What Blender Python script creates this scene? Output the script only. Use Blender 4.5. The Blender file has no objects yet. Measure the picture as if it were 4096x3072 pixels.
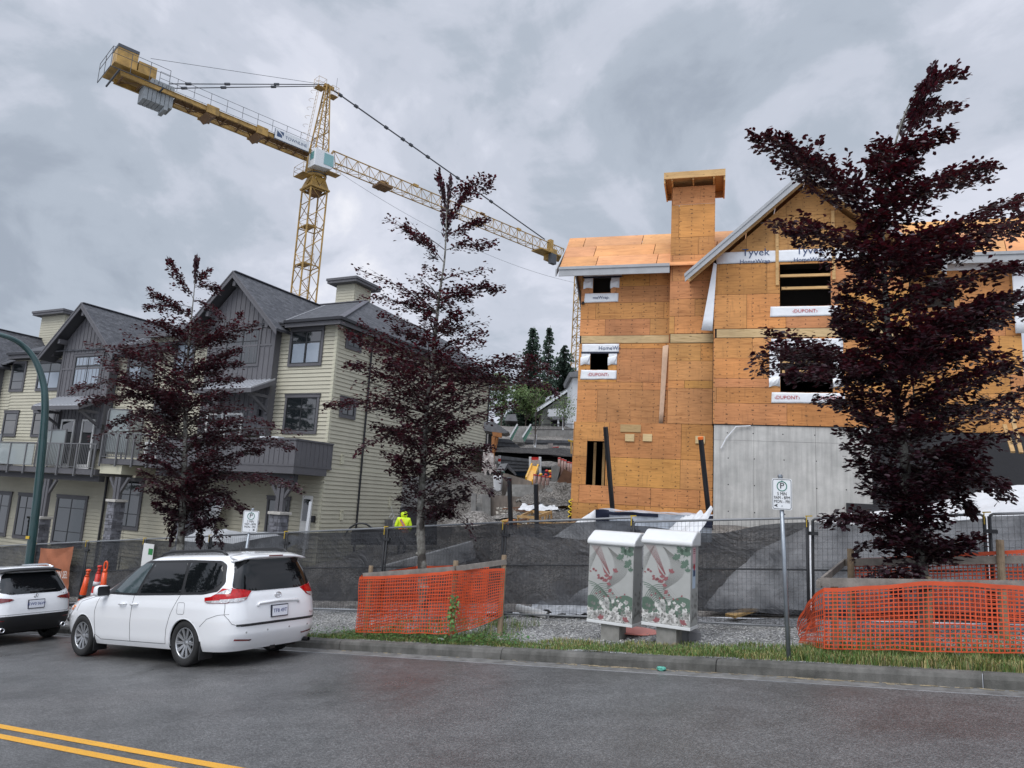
import bpy, bmesh, math, random
import numpy as np
from mathutils import Vector, Matrix, noise
random.seed(7)
rnd=random.random; uni=random.uniform
R=math.radians; PI=math.pi
sc=bpy.context.scene; COL=sc.collection

# ------------------------------------------------------------------ camera
FPX=2870.0; PITCH=R(9.35); ROLL=R(3.2)
_f=Vector((0,math.cos(PITCH),math.sin(PITCH))); _u0=Vector((0,-math.sin(PITCH),math.cos(PITCH))); _r0=Vector((1,0,0))
CR=_r0*math.cos(ROLL)+_u0*math.sin(ROLL); CU=-_r0*math.sin(ROLL)+_u0*math.cos(ROLL); CF=_f
cam_d=bpy.data.cameras.new('camera'); cam=bpy.data.objects.new('camera',cam_d); COL.objects.link(cam)
m=Matrix.Identity(4)
for i in range(3): m[i][0]=CR[i]; m[i][1]=CU[i]; m[i][2]=-CF[i]
cam.matrix_world=m
cam_d.sensor_width=36; cam_d.lens=FPX/4096*36; cam_d.clip_end=3000; cam_d.clip_start=.1
sc.camera=cam
sc.render.resolution_x=1024; sc.render.resolution_y=768

# ------------------------------------------------------------------ sky, sun, exposure
SUN_EL=R(52); SUN_AZ=R(215)   # azimuth measured clockwise from +Y (behind, to the left)
w=bpy.data.worlds.new('World'); sc.world=w; w.use_nodes=True
nt=w.node_tree; nt.nodes.clear()
def N(t,typ,**k):
    n=t.nodes.new(typ)
    for a,v in k.items():
        if a in n.inputs: n.inputs[a].default_value=v
        else: setattr(n,a,v)
    return n
def L(t,a,b): t.links.new(a,b)
def math_n(t,op,a,b=None,c=None):
    n=t.nodes.new('ShaderNodeMath'); n.operation=op
    for i,v in enumerate((a,b,c)):
        if v is None: continue
        if isinstance(v,(int,float)): n.inputs[i].default_value=v
        else: L(t,v,n.inputs[i])
    return n.outputs[0]
def mixc(t,fac,a,b,blend='MIX'):
    n=t.nodes.new('ShaderNodeMix'); n.data_type='RGBA'; n.blend_type=blend
    for s,v in ((n.inputs[0],fac),(n.inputs[6],a),(n.inputs[7],b)):
        if isinstance(v,(int,float)): s.default_value=v
        elif isinstance(v,(tuple,list)): s.default_value=(*v[:3],1)
        else: L(t,v,s)
    return n.outputs[2]
def ramp(t,fac,stops,interp='LINEAR'):
    n=t.nodes.new('ShaderNodeValToRGB'); n.color_ramp.interpolation=interp
    e=n.color_ramp.elements
    while len(e)<len(stops): e.new(.5)
    for i,(p,c) in enumerate(stops):
        e[i].position=p; e[i].color=(*(c if isinstance(c,(tuple,list)) else (c,c,c)),1)
    if not isinstance(fac,(int,float)): L(t,fac,n.inputs[0])
    return n.outputs[0]
out=N(nt,'ShaderNodeOutputWorld'); bg=N(nt,'ShaderNodeBackground'); L(nt,bg.outputs[0],out.inputs[0])
skyt=N(nt,'ShaderNodeTexSky'); skyt.sky_type='NISHITA'; skyt.sun_disc=False; skyt.sun_elevation=SUN_EL; skyt.sun_rotation=SUN_AZ
tc=N(nt,'ShaderNodeTexCoord'); sep=N(nt,'ShaderNodeSeparateXYZ'); L(nt,tc.outputs['Generated'],sep.inputs[0])
zc=math_n(nt,'MAXIMUM',sep.outputs[2],0.0)
den=math_n(nt,'ADD',zc,.42)
cx_=math_n(nt,'DIVIDE',sep.outputs[0],den); cy_=math_n(nt,'DIVIDE',sep.outputs[1],den)
comb=N(nt,'ShaderNodeCombineXYZ'); L(nt,cx_,comb.inputs[0]); L(nt,cy_,comb.inputs[1])
mp=N(nt,'ShaderNodeMapping'); mp.inputs['Location'].default_value=(3.1,1.7,0); mp.inputs['Rotation'].default_value=(0,0,R(35)); mp.inputs['Scale'].default_value=(1.35,1.15,1); L(nt,comb.outputs[0],mp.inputs[0])
n1=N(nt,'ShaderNodeTexNoise',Scale=1.7,Detail=8.0,Roughness=.55,Distortion=.5); L(nt,mp.outputs[0],n1.inputs['Vector'])
n2=N(nt,'ShaderNodeTexNoise',Scale=5.0,Detail=8.0,Roughness=.58,Distortion=.4); L(nt,mp.outputs[0],n2.inputs['Vector'])
cl=math_n(nt,'ADD',math_n(nt,'MULTIPLY',n1.outputs[0],.72),math_n(nt,'MULTIPLY',n2.outputs[0],.28))
cloud=ramp(nt,cl,[(.35,(.37,.42,.50)),(.44,(.46,.515,.60)),(.51,(.585,.625,.72)),(.58,(.71,.74,.84)),(.67,(.90,.91,.97))],'EASE')
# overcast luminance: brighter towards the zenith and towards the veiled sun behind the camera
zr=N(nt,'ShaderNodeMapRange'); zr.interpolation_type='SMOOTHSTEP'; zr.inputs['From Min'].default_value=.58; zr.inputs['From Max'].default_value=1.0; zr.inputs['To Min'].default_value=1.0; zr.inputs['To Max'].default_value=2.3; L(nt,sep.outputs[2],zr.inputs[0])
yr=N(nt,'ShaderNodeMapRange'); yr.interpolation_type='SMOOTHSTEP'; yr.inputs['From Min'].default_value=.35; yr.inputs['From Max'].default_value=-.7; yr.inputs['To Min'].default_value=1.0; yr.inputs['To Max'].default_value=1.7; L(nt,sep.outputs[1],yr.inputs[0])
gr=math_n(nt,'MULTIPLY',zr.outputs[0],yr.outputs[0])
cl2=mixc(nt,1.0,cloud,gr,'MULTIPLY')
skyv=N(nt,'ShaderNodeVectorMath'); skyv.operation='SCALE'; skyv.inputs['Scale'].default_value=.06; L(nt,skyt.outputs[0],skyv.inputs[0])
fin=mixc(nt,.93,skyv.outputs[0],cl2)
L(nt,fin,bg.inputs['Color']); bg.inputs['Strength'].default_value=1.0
sd=bpy.data.lights.new('sun','SUN'); sd.energy=1.5; sd.angle=R(35); sd.color=(1,.97,.93)
so=bpy.data.objects.new('sun',sd); COL.objects.link(so)
sdir=Vector((math.sin(SUN_AZ)*math.cos(SUN_EL),math.cos(SUN_AZ)*math.cos(SUN_EL),math.sin(SUN_EL)))
so.rotation_euler=sdir.to_track_quat('Z','Y').to_euler(); so.location=(0,-20,60)
sc.view_settings.view_transform='Standard'; sc.view_settings.look='None'; sc.view_settings.exposure=0.08; sc.view_settings.gamma=1.0
sc.render.engine='CYCLES'
try: sc.cycles.use_denoising=True; sc.cycles.transparent_max_bounces=16
except Exception: pass

# ------------------------------------------------------------------ geometry helpers
def ray(x,y): return CF+CR*((x-2048)/FPX)-CU*((y-1536)/FPX)
def at(x,y,D): return ray(x,y)*D                      # a photo direction at optical depth D metres
def atY(x,y,Y):
    r=ray(x,y); return r*(Y/r.y)
RT=Vector((-.863,.504,0)).normalized(); RS=Vector((.504,.863,0)).normalized(); GR=.101
def verge_z(t,s): return -1.71-GR*t+.05*(s-10.3)
def rp(t,s,z=0,verge=True):
    p=RT*t+RS*s; p.z=(verge_z(t,s) if verge else -1.86-GR*t)+z; return p
def ts(P): return P.dot(RT),P.dot(RS)

class Facade:
    def __init__(s,P,az):
        s.P=Vector((P[0],P[1],0)); s.az=R(az); s.u=Vector((math.cos(s.az),-math.sin(s.az),0)); s.n=Vector((math.sin(s.az),math.cos(s.az),0))
    def w(s,u,y,z): return s.P+s.u*u+s.n*y+Vector((0,0,z))
    def l(s,P): d=P-s.P; return (d.dot(s.u),d.dot(s.n),P.z)
T=Facade((-7.711,30.595),26); W=Facade((3.992,25.073),15.9)

class MB:
    def __init__(s): s.v=[]; s.f=[]; s.m=[]; s.c=[]; s.mi=0; s.col=(1,1,1)
    def add(s,vs,fs):
        b=len(s.v); s.v.extend([tuple(v) for v in vs])
        for f in fs: s.f.append(tuple(b+i for i in f)); s.m.append(s.mi); s.c.append(s.col)
        return s
    def box(s,x0,x1,y0,y1,z0,z1):
        if x0>x1:x0,x1=x1,x0
        if y0>y1:y0,y1=y1,y0
        if z0>z1:z0,z1=z1,z0
        return s.add([(x0,y0,z0),(x1,y0,z0),(x1,y1,z0),(x0,y1,z0),(x0,y0,z1),(x1,y0,z1),(x1,y1,z1),(x0,y1,z1)],
            [(3,2,1,0),(4,5,6,7),(0,1,5,4),(1,2,6,5),(2,3,7,6),(3,0,4,7)])
    def bar(s,a,b,w,h,up=(0,0,1)):     # rectangular bar a->b ; w across, h along up
        a=Vector(a); b=Vector(b); d=(b-a).normalized(); up=Vector(up)
        sd_=d.cross(up)
        if sd_.length<1e-4: sd_=d.cross(Vector((1,0,0)))
        sd_.normalize(); upn=sd_.cross(d).normalized()
        vs=[]
        for p in (a,b):
            for i,j in ((-1,-1),(1,-1),(1,1),(-1,1)): vs.append(p+sd_*(i*w/2)+upn*(j*h/2))
        return s.add(vs,[(3,2,1,0),(4,5,6,7),(0,1,5,4),(1,2,6,5),(2,3,7,6),(3,0,4,7)])
    def tube(s,pts,r,n=8,cap=True,closed=False):
        pts=[Vector(p) for p in pts]; k=len(pts)
        rs=r if isinstance(r,(list,tuple)) else [r]*k
        rings=[]; ref=None
        for i,p in enumerate(pts):
            if closed: d=(pts[(i+1)%k]-pts[i-1])
            else: d=(pts[min(i+1,k-1)]-pts[max(i-1,0)])
            if d.length<1e-9: d=Vector((0,0,1))
            d.normalize()
            if ref is None:
                ref=Vector((0,0,1)) if abs(d.z)<.9 else Vector((1,0,0))
            a=ref-d*ref.dot(d)
            if a.length<1e-5: a=d.orthogonal()
            a.normalize(); b_=d.cross(a); ref=a
            rings.append([p+(a*math.cos(2*PI*j/n)+b_*math.sin(2*PI*j/n))*rs[i] for j in range(n)])
        vs=[v for rg in rings for v in rg]; fs=[]
        for i in range(k if closed else k-1):
            i2=(i+1)%k
            for j in range(n):
                j2=(j+1)%n; fs.append((i*n+j,i*n+j2,i2*n+j2,i2*n+j))
        if cap and not closed: fs.append(tuple(range(n-1,-1,-1))); fs.append(tuple((k-1)*n+j for j in range(n)))
        return s.add(vs,fs)
    def quad(s,a,b,c,d): return s.add([a,b,c,d],[(0,1,2,3)])
    def prism(s,poly,ext):             # poly list of 3D points, extruded by vector ext
        n=len(poly); poly=[Vector(p) for p in poly]; e=Vector(ext)
        vs=poly+[p+e for p in poly]
        fs=[tuple(range(n))[::-1],tuple(range(n,2*n))]+[(i,(i+1)%n,n+(i+1)%n,n+i) for i in range(n)]
        return s.add(vs,fs)
    def lathe(s,prof,c=(0,0,0),ax=(0,0,1),n=24):  # prof [(r,h)]
        ax=Vector(ax).normalized(); a=ax.orthogonal().normalized(); b_=ax.cross(a); c=Vector(c)
        vs=[];fs=[]
        for r,h in prof:
            for j in range(n): vs.append(c+ax*h+(a*math.cos(2*PI*j/n)+b_*math.sin(2*PI*j/n))*r)
        for i in range(len(prof)-1):
            for j in range(n):
                j2=(j+1)%n; fs.append((i*n+j,i*n+j2,(i+1)*n+j2,(i+1)*n+j))
        return s.add(vs,fs)
    def grid(s,fn,nu,nv):
        vs=[fn(i/nu,j/nv) for i in range(nu+1) for j in range(nv+1)]
        fs=[(i*(nv+1)+j,(i+1)*(nv+1)+j,(i+1)*(nv+1)+j+1,i*(nv+1)+j+1) for i in range(nu) for j in range(nv)]
        return s.add(vs,fs)
    def build(s,name,mat,parent=None,smooth=False,bevel=0,fix=False,auto=None):
        me=bpy.data.meshes.new(name); me.from_pydata([tuple(v) for v in s.v],[],s.f)
        mats=mat if isinstance(mat,(list,tuple)) else [mat]
        for q in mats: me.materials.append(q)
        if len(mats)>1: me.polygons.foreach_set('material_index',s.m)
        if any(c is not None for c in s.c):
            at_=me.color_attributes.new('tint','FLOAT_COLOR','CORNER'); arr=[]
            for p,c in zip(me.polygons,s.c):
                c=c or (1,1,1); arr.extend([c[0],c[1],c[2],1]*p.loop_total)
            at_.data.foreach_set('color',arr)
        if fix:
            bm=bmesh.new(); bm.from_mesh(me); bmesh.ops.recalc_face_normals(bm,faces=bm.faces); bm.to_mesh(me); bm.free()
        if smooth: me.polygons.foreach_set('use_smooth',[True]*len(me.polygons))
        me.update()
        o=bpy.data.objects.new(name,me); COL.objects.link(o)
        if parent is not None: o.parent=parent
        if bevel:
            b=o.modifiers.new('bevel','BEVEL'); b.width=bevel; b.segments=2; b.limit_method='ANGLE'
        return o
def tag(o,label=None,cat=None,group=None,kind=None):
    for k,v in (('label',label),('category',cat),('group',group),('kind',kind)):
        if v: o[k]=v
    return o
def thing(name,label,cat,loc=(0,0,0),rz=0,group=None,mat=None):
    o=bpy.data.objects.new(name,None); COL.objects.link(o); o.empty_display_size=.2
    if mat is not None: o.matrix_world=mat
    else: o.location=loc; o.rotation_euler=(0,0,rz)
    return tag(o,label,cat,group)
def children(o): return [c for c in COL.objects if c.parent==o]
def copy_tree(o,parent=None,kids=None):
    c=o.copy(); COL.objects.link(c); c.parent=parent
    for ch in children(o): copy_tree(ch,c)
    return c
def text_obj(name,txt,size,mat,parent,loc,ux,uy,extr=.002,align='CENTER',sx=1.0,lead=None):
    """lettering as a mesh; ux,uy = directions of writing and of up, in the parent's space"""
    cu=bpy.data.curves.new(name,'FONT'); cu.body=txt; cu.size=size; cu.extrude=extr; cu.align_x=align; cu.align_y='CENTER'
    cu.resolution_u=2
    if lead: cu.space_line=lead
    o=bpy.data.objects.new(name,cu); COL.objects.link(o)
    dg=bpy.context.evaluated_depsgraph_get(); dg.update()
    me=bpy.data.meshes.new_from_object(o.evaluated_get(dg)); COL.objects.unlink(o); bpy.data.objects.remove(o)
    me.materials.clear(); me.materials.append(mat); me.name=name
    ux=Vector(ux).normalized(); uy=Vector(uy).normalized(); uz=ux.cross(uy)
    M=Matrix.Identity(4)
    for i in range(3): M[i][0]=ux[i]*sx; M[i][1]=uy[i]; M[i][2]=uz[i]; M[i][3]=loc[i]
    me.transform(M)
    o=bpy.data.objects.new(name,me); COL.objects.link(o); o.parent=parent
    return o

# ------------------------------------------------------------------ materials
MATS={}
def mat(name,col,rough=.6,metal=0,var=0,vscale=8,bump=0,bscale=40,spec=.5,coat=0,alpha=1,trans=0,tint=False,col2=None,coord='Object',detail=6,streak=0):
    if name in MATS: return MATS[name]
    m_=bpy.data.materials.new(name); m_.use_nodes=True; t=m_.node_tree; b=t.nodes['Principled BSDF']
    b.inputs['Roughness'].default_value=rough; b.inputs['Metallic'].default_value=metal
    b.inputs['Specular IOR Level'].default_value=spec; b.inputs['Coat Weight'].default_value=coat; b.inputs['Alpha'].default_value=alpha
    c=None; tcn=N(t,'ShaderNodeTexCoord')
    if var or col2 or bump or streak:
        nz=N(t,'ShaderNodeTexNoise',Scale=float(vscale),Detail=float(detail),Roughness=.6); L(t,tcn.outputs[coord],nz.inputs['Vector'])
        c2=col2 or tuple(x*(1-var) for x in col); c1=col if col2 else tuple(min(1,x*(1+var*.6)) for x in col)
        c=ramp(t,nz.outputs[0],[(.32,c2),(.66,c1)])
        if streak:
            mpp=N(t,'ShaderNodeMapping'); mpp.inputs['Scale'].default_value=(9,9,.5); L(t,tcn.outputs[coord],mpp.inputs[0])
            ns=N(t,'ShaderNodeTexNoise',Scale=1.0,Detail=5.0,Roughness=.6); L(t,mpp.outputs[0],ns.inputs['Vector'])
            c=mixc(t,1.0,c,ramp(t,ns.outputs[0],[(.35,1-streak),(.62,1.0)]),'MULTIPLY')
    if tint:
        a=N(t,'ShaderNodeAttribute'); a.attribute_name='tint'
        c=mixc(t,1.0,c if c is not None else col,a.outputs['Color'],'MULTIPLY')
    if c is None: b.inputs['Base Color'].default_value=(*col,1)
    else: L(t,c,b.inputs['Base Color'])
    if bump:
        nb=N(t,'ShaderNodeTexNoise',Scale=float(bscale),Detail=5.0,Roughness=.65); L(t,tcn.outputs[coord],nb.inputs['Vector'])
        bp=N(t,'ShaderNodeBump',Strength=float(bump)); bp.inputs['Distance'].default_value=.02; L(t,nb.outputs[0],bp.inputs['Height']); L(t,bp.outputs[0],b.inputs['Normal'])
    MATS[name]=m_; return m_
def M_(n): return MATS[n]
# ------------------------------------------------------------------ ground materials
def asphalt():
    m_=bpy.data.materials.new('asphalt'); m_.use_nodes=True; t=m_.node_tree; b=t.nodes['Principled BSDF']; tcn=N(t,'ShaderNodeTexCoord'); o=tcn.outputs['Object']
    vo=N(t,'ShaderNodeTexVoronoi',Scale=70.0); L(t,o,vo.inputs['Vector'])
    vo2=N(t,'ShaderNodeTexVoronoi',Scale=130.0); L(t,o,vo2.inputs['Vector'])
    sp=ramp(t,math_n(t,'MULTIPLY',N_col(t,vo),1.0),[(.15,(.080,.080,.080)),(.55,(.108,.108,.108)),(.92,(.168,.168,.167))])
    sp2=ramp(t,N_col(t,vo2),[(.2,.72),(.8,1.18)])
    nz=N(t,'ShaderNodeTexNoise',Scale=.45,Detail=5.0,Roughness=.6,Distortion=.3); L(t,o,nz.inputs['Vector'])
    st=ramp(t,nz.outputs[0],[(.34,.78),(.5,.97),(.68,1.08)])
    nz2=N(t,'ShaderNodeTexNoise',Scale=2.3,Detail=6.0,Roughness=.65); L(t,o,nz2.inputs['Vector'])
    st2=ramp(t,nz2.outputs[0],[(.33,.78),(.6,1.05)])
    nz3=N(t,'ShaderNodeTexNoise',Scale=.3,Detail=3.0); mp3=N(t,'ShaderNodeMapping'); mp3.inputs['Location'].default_value=(5,2,0); L(t,o,mp3.inputs[0]); L(t,mp3.outputs[0],nz3.inputs['Vector'])
    hue=mixc(t,ramp(t,nz3.outputs[0],[(.5,0.0),(.7,1.0)]),(1,1,1),(1.02,.995,.985))
    c=mixc(t,1,mixc(t,1,mixc(t,1,mixc(t,1,sp,sp2,'MULTIPLY'),st,'MULTIPLY'),st2,'MULTIPLY'),hue,'MULTIPLY')
    L(t,c,b.inputs['Base Color'])
    rr=ramp(t,nz.outputs[0],[(.34,.27),(.55,.46)]); L(t,rr,b.inputs['Roughness'])
    bp=N(t,'ShaderNodeBump',Strength=.55); bp.inputs['Distance'].default_value=.006; L(t,vo.outputs['Distance'],bp.inputs['Height']); L(t,bp.outputs[0],b.inputs['Normal'])
    MATS['asphalt']=m_; return m_
def N_col(t,vo):
    s=N(t,'ShaderNodeSeparateColor'); L(t,vo.outputs['Color'],s.inputs[0]); return s.outputs[0]
def gravelmat(name,stops,sc1=38.,sc2=1.1):
    m_=bpy.data.materials.new(name); m_.use_nodes=True; t=m_.node_tree; b=t.nodes['Principled BSDF']; tcn=N(t,'ShaderNodeTexCoord'); o=tcn.outputs['Object']
    vo=N(t,'ShaderNodeTexVoronoi',Scale=sc1); L(t,o,vo.inputs['Vector'])
    nz=N(t,'ShaderNodeTexNoise',Scale=sc2,Detail=6.0,Roughness=.65); L(t,o,nz.inputs['Vector'])
    c=mixc(t,1,ramp(t,N_col(t,vo),stops),ramp(t,nz.outputs[0],[(.35,.6),(.65,1.15)]),'MULTIPLY'); L(t,c,b.inputs['Base Color'])
    b.inputs['Roughness'].default_value=.9
    bp=N(t,'ShaderNodeBump',Strength=.9); bp.inputs['Distance'].default_value=.02; L(t,vo.outputs['Distance'],bp.inputs['Height']); L(t,bp.outputs[0],b.inputs['Normal'])
    MATS[name]=m_; return m_
asphalt()
gravelmat('gravel',[(.1,(.10,.10,.10)),(.5,(.24,.24,.24)),(.9,(.46,.46,.45))])
gravelmat('dirt',[(.1,(.075,.068,.06)),(.5,(.14,.13,.115)),(.9,(.27,.25,.23))],22.,.7)
gravelmat('dark_soil',[(.1,(.012,.011,.011)),(.6,(.03,.027,.026)),(.9,(.06,.055,.05))],18.,.9)
mat('kerb_concrete',(.165,.16,.147),.85,col2=(.055,.055,.048),vscale=2.2,bump=.4,bscale=60,streak=.25)
mat('gutter_concrete',(.16,.157,.15),.85,var=.4,vscale=6,bump=.3,bscale=90)
def yellow_paint():
    m_=bpy.data.materials.new('yellow_paint'); m_.use_nodes=True; t=m_.node_tree; b=t.nodes['Principled BSDF']; tcn=N(t,'ShaderNodeTexCoord'); o=tcn.outputs['Object']
    nz=N(t,'ShaderNodeTexNoise',Scale=60.0,Detail=6.0,Roughness=.7); L(t,o,nz.inputs['Vector'])
    nb=N(t,'ShaderNodeTexNoise',Scale=3.0,Detail=4.0); L(t,o,nb.inputs['Vector'])
    c=mixc(t,ramp(t,nz.outputs[0],[(.57,0.),(.66,1.)]),mixc(t,nb.outputs[0],(.62,.30,.022),(.74,.38,.04)),(.12,.11,.10))
    L(t,c,b.inputs['Base Color']); b.inputs['Roughness'].default_value=.6
    MATS['yellow_paint']=m_
yellow_paint()

# ------------------------------------------------------------------ road, kerb, verge
def rgrid(name,t0,t1,s0,s1,nt_,ns_,zf,mt,label=None,kind='structure'):
    mb=MB()
    def fn(a,b):
        t=t0+(t1-t0)*a; s=s0+(s1-s0)*b; p=RT*t+RS*s; p.z=zf(t,s); return p
    mb.grid(fn,nt_,ns_); o=mb.build(name,mt,fix=False)
    for f in o.data.polygons:
        pass
    bm=bmesh.new(); bm.from_mesh(o.data)
    bmesh.ops.recalc_face_normals(bm,faces=bm.faces)
    if sum(f.normal.z for f in bm.faces)<0: bmesh.ops.reverse_faces(bm,faces=bm.faces)
    bm.to_mesh(o.data); bm.free()
    return tag(o,label=label,kind=kind)
def zroad(t,s): return -1.86-GR*t
road=rgrid('road',-30,75,-2.6,9.96,60,10,zroad,M_('asphalt'))
gut=rgrid('gutter',-30,75,9.96,10.30,60,1,lambda t,s:zroad(t,s)+.002,M_('gutter_concrete'))
def s_at(x,y,sv):
    r=ray(x,y); return (r*(sv/r.dot(RS))).dot(RT)
joints=sorted([s_at(2871,2640,10.4),s_at(2017,2600,10.4),s_at(1373,2570,10.4)])
j0=joints[0]; dj=(joints[1]-joints[0]); 
mb=MB(); prof=[(10.30,-.01),(10.305,.10),(10.325,.145),(10.37,.165),(10.47,.165),(10.47,-.05)]
edges=[]; tcur=j0
while tcur>-30: tcur-=3.05
while tcur<75: edges.append(tcur); tcur+=3.05
for q in (0,):
    edges=sorted(set([e for e in edges if e<joints[0]-.5 or e>joints[2]+.5]+joints))
for a,b in zip(edges[:-1],edges[1:]):
    nseg=10; vs=[];fs=[]
    for i in range(nseg+1):
        t=a+.006+(b-a-.012)*i/nseg
        for s,z in prof:
            p=RT*t+RS*(s+.006*noise.noise(Vector((t*1.3,s,0)))); p.z=zroad(t,s)+z+.006*noise.noise(Vector((t*1.7,s*3,3))); vs.append(p)
    k=len(prof)
    for i in range(nseg):
        for j in range(k-1): fs.append((i*k+j,i*k+j+1,(i+1)*k+j+1,(i+1)*k+j))
    fs.append(tuple(range(k))); fs.append(tuple(nseg*k+j for j in range(k)))
    mb.add(vs,fs)
tag(mb.build('kerb',M_('kerb_concrete'),fix=True),kind='structure')
def nz2(a,b,c=0): return noise.noise(Vector((a,b,c)))
verge=rgrid('verge',-30,75,10.46,13.9,420,40,lambda t,s: verge_z(t,s)+.035*nz2(t*1.1,s*1.4)+.015*nz2(t*4,s*4,2)-(.02 if s>10.6 else 0),M_('gravel'))
# camera-side pavement
rgrid('pavement',-30,75,-7,-2.62,40,2,lambda t,s:zroad(t,s)+.15,M_('gutter_concrete'))
# yellow centre lines
for s0 in (4.62,4.38):
    rgrid('road_marking',-30,75,s0-.05,s0+.06,60,1,lambda t,s:zroad(t,s)+.004,M_('yellow_paint'))

# ------------------------------------------------------------------ site terrain beyond the fence (inverse-distance surface through surveyed points)
CP=[(4,25,-.7),(0,22,-1.0),(8,22,-.3),(12,20,.4),(1,24,-1.1),(-1.5,24.5,-1.7),(-4,27,-2.4),(-8,30,-3.1),(-14,33,-3.7),(-22,36,-4.3),(-3,31,-2.3),(0,28,-1.7),(.5,30,-1.6),(1.5,33,-.7),(3.5,29,-.9),(-1,32,-1.9),(-2,28,-2.0),(0,38,1.0),(3,38,1.2),(-2,42,1.6),(2,46,2.2),(1,52,4.4),(4,60,6.2),(-4,60,5.5),(0,80,9),(10,80,9.5),(-20,70,3),(0,115,11.3),(40,110,14),(-60,110,5),(20,30,2.5),(30,30,4),(25,60,8),(-30,45,-4),(-50,60,-5),(0,180,13),(80,180,16),(-80,180,4),(0,400,14),(200,400,20),(-200,400,0),(300,150,20),(-300,100,-5),(60,20,6),(-50,45,-6)]
for t in range(-30,76,5): p=RT*t+RS*13.9; CP.append((p.x,p.y,verge_z(t,13.9))); p=RT*t+RS*15.5; CP.append((p.x,p.y,verge_z(t,15.5)))
CPa=np.array(CP)
PRO=[(14,-2.2),(18,-1.4),(22,-1.0),(25,-.8),(30,-.3),(38,1.1),(46,2.2),(52,4.0),(60,5.9),(80,8.6),(115,10.8),(180,11.5),(400,8),(700,5)]
def prof_z(y):
    for a,b in zip(PRO[:-1],PRO[1:]):
        if y<=b[0]: return a[1]+(b[1]-a[1])*max(0,(y-a[0]))/(b[0]-a[0])
    return PRO[-1][1]
def gz(x,y):
    if y>42:
        k=min(1,(y-42)/10); pz=prof_z(y)+max(-6,min(3,.05*(x-2))); 
        return pz*k+(1-k)*gz0(x,y) if k<1 else pz
    return gz0(x,y)
def gz0(x,y):
    d2=(CPa[:,0]-x)**2+(CPa[:,1]-y)**2+.3; wgt=1/d2**1.8; return float((wgt*CPa[:,2]).sum()/wgt.sum())
mb=MB()
ts_=[-260,-160,-100,-70,-50,-40]+[-30+i*.75 for i in range(0,100)]+[46,50,56,64,75,90,120,180,300]
ss_=[13.88+i*.7 for i in range(40)]+[43,46,50,55,60,66,73,82,95,120,160,220,320,600]
def fn(i,j):
    t=ts_[i]; s=ss_[j]; p=RT*t+RS*s; z=gz(p.x,p.y) if s>13.9 else verge_z(t,s)
    if 14.2<s<60: z+=.12*nz2(p.x*.6,p.y*.6)+.05*nz2(p.x*2.2,p.y*2.2,4)
    return (p.x,p.y,z)
vs=[fn(i,j) for i in range(len(ts_)) for j in range(len(ss_))]; nj=len(ss_)
fs=[(i*nj+j,i*nj+j+1,(i+1)*nj+j+1,(i+1)*nj+j) for i in range(len(ts_)-1) for j in range(nj-1)]
mb.add(vs,fs); g=mb.build('site_ground',M_('dirt'),smooth=True)
bm=bmesh.new(); bm.from_mesh(g.data); bmesh.ops.recalc_face_normals(bm,faces=bm.faces)
if sum(f.normal.z for f in bm.faces)<0: bmesh.ops.reverse_faces(bm,faces=bm.faces)
bm.to_mesh(g.data); bm.free(); tag(g,kind='structure')

# loose stones on the verge
mat('stone_light',(.34,.34,.33),.9,tint=True)
mb=MB()
for i in range(15000):
    t=uni(-2.5,19); s=10.6+2.9*rnd()**.85
    if s<11.3 and rnd()<.75: continue
    r=uni(.008,.022); p=RT*t+RS*s; p.z=verge_z(t,s)+r*.2+.035*nz2(t*1.1,s*1.4)-.015
    q=uni(.25,1.5); mb.col=(q,q,q*.98)
    a=uni(0,6.28); vs=[]
    for k in range(4): vs.append((p.x+r*math.cos(a+k*1.57+uni(-.4,.4)),p.y+r*math.sin(a+k*1.57+uni(-.4,.4)),p.z+uni(-.2,.3)*r))
    vs.append((p.x+uni(-.3,.3)*r,p.y+uni(-.3,.3)*r,p.z+r*uni(.5,1)))
    mb.add(vs,[(0,1,4),(1,2,4),(2,3,4),(3,0,4)])
tag(mb.build('gravel_stones',M_('stone_light')),'loose grey crushed stone over the verge between kerb and fence','gravel',kind='stuff')

# grass
def grassmat():
    mat('grass_blade',(1,1,1),.6,tint=True)
grassmat()
mb=MB()
def blades(t,s,n,h,green,spread=.05):
    for k in range(n):
        tt=t+random.gauss(0,spread); s2=max(10.49,s+random.gauss(0,spread)); p=RT*tt+RS*s2; p.z=verge_z(tt,s2)-.01
        hh=h*uni(.5,1.25); a=uni(0,6.28); lean=uni(.1,.75)*hh; wd=uni(.003,.006)
        d=Vector((math.cos(a),math.sin(a),0)); sdv=Vector((-d.y,d.x,0))*wd
        g=rnd()
        if g<green: mb.col=(uni(.06,.13),uni(.12,.19),uni(.02,.045))
        else: mb.col=(uni(.22,.36),uni(.22,.31),uni(.08,.13))
        p2=p+d*lean*.45+Vector((0,0,hh*.62)); p3=p+d*lean+Vector((0,0,hh*uni(.75,1)))
        mb.add([p-sdv,p+sdv,p2+sdv*.7,p2-sdv*.7,p3],[(0,1,2,3),(3,2,4)])
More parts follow.
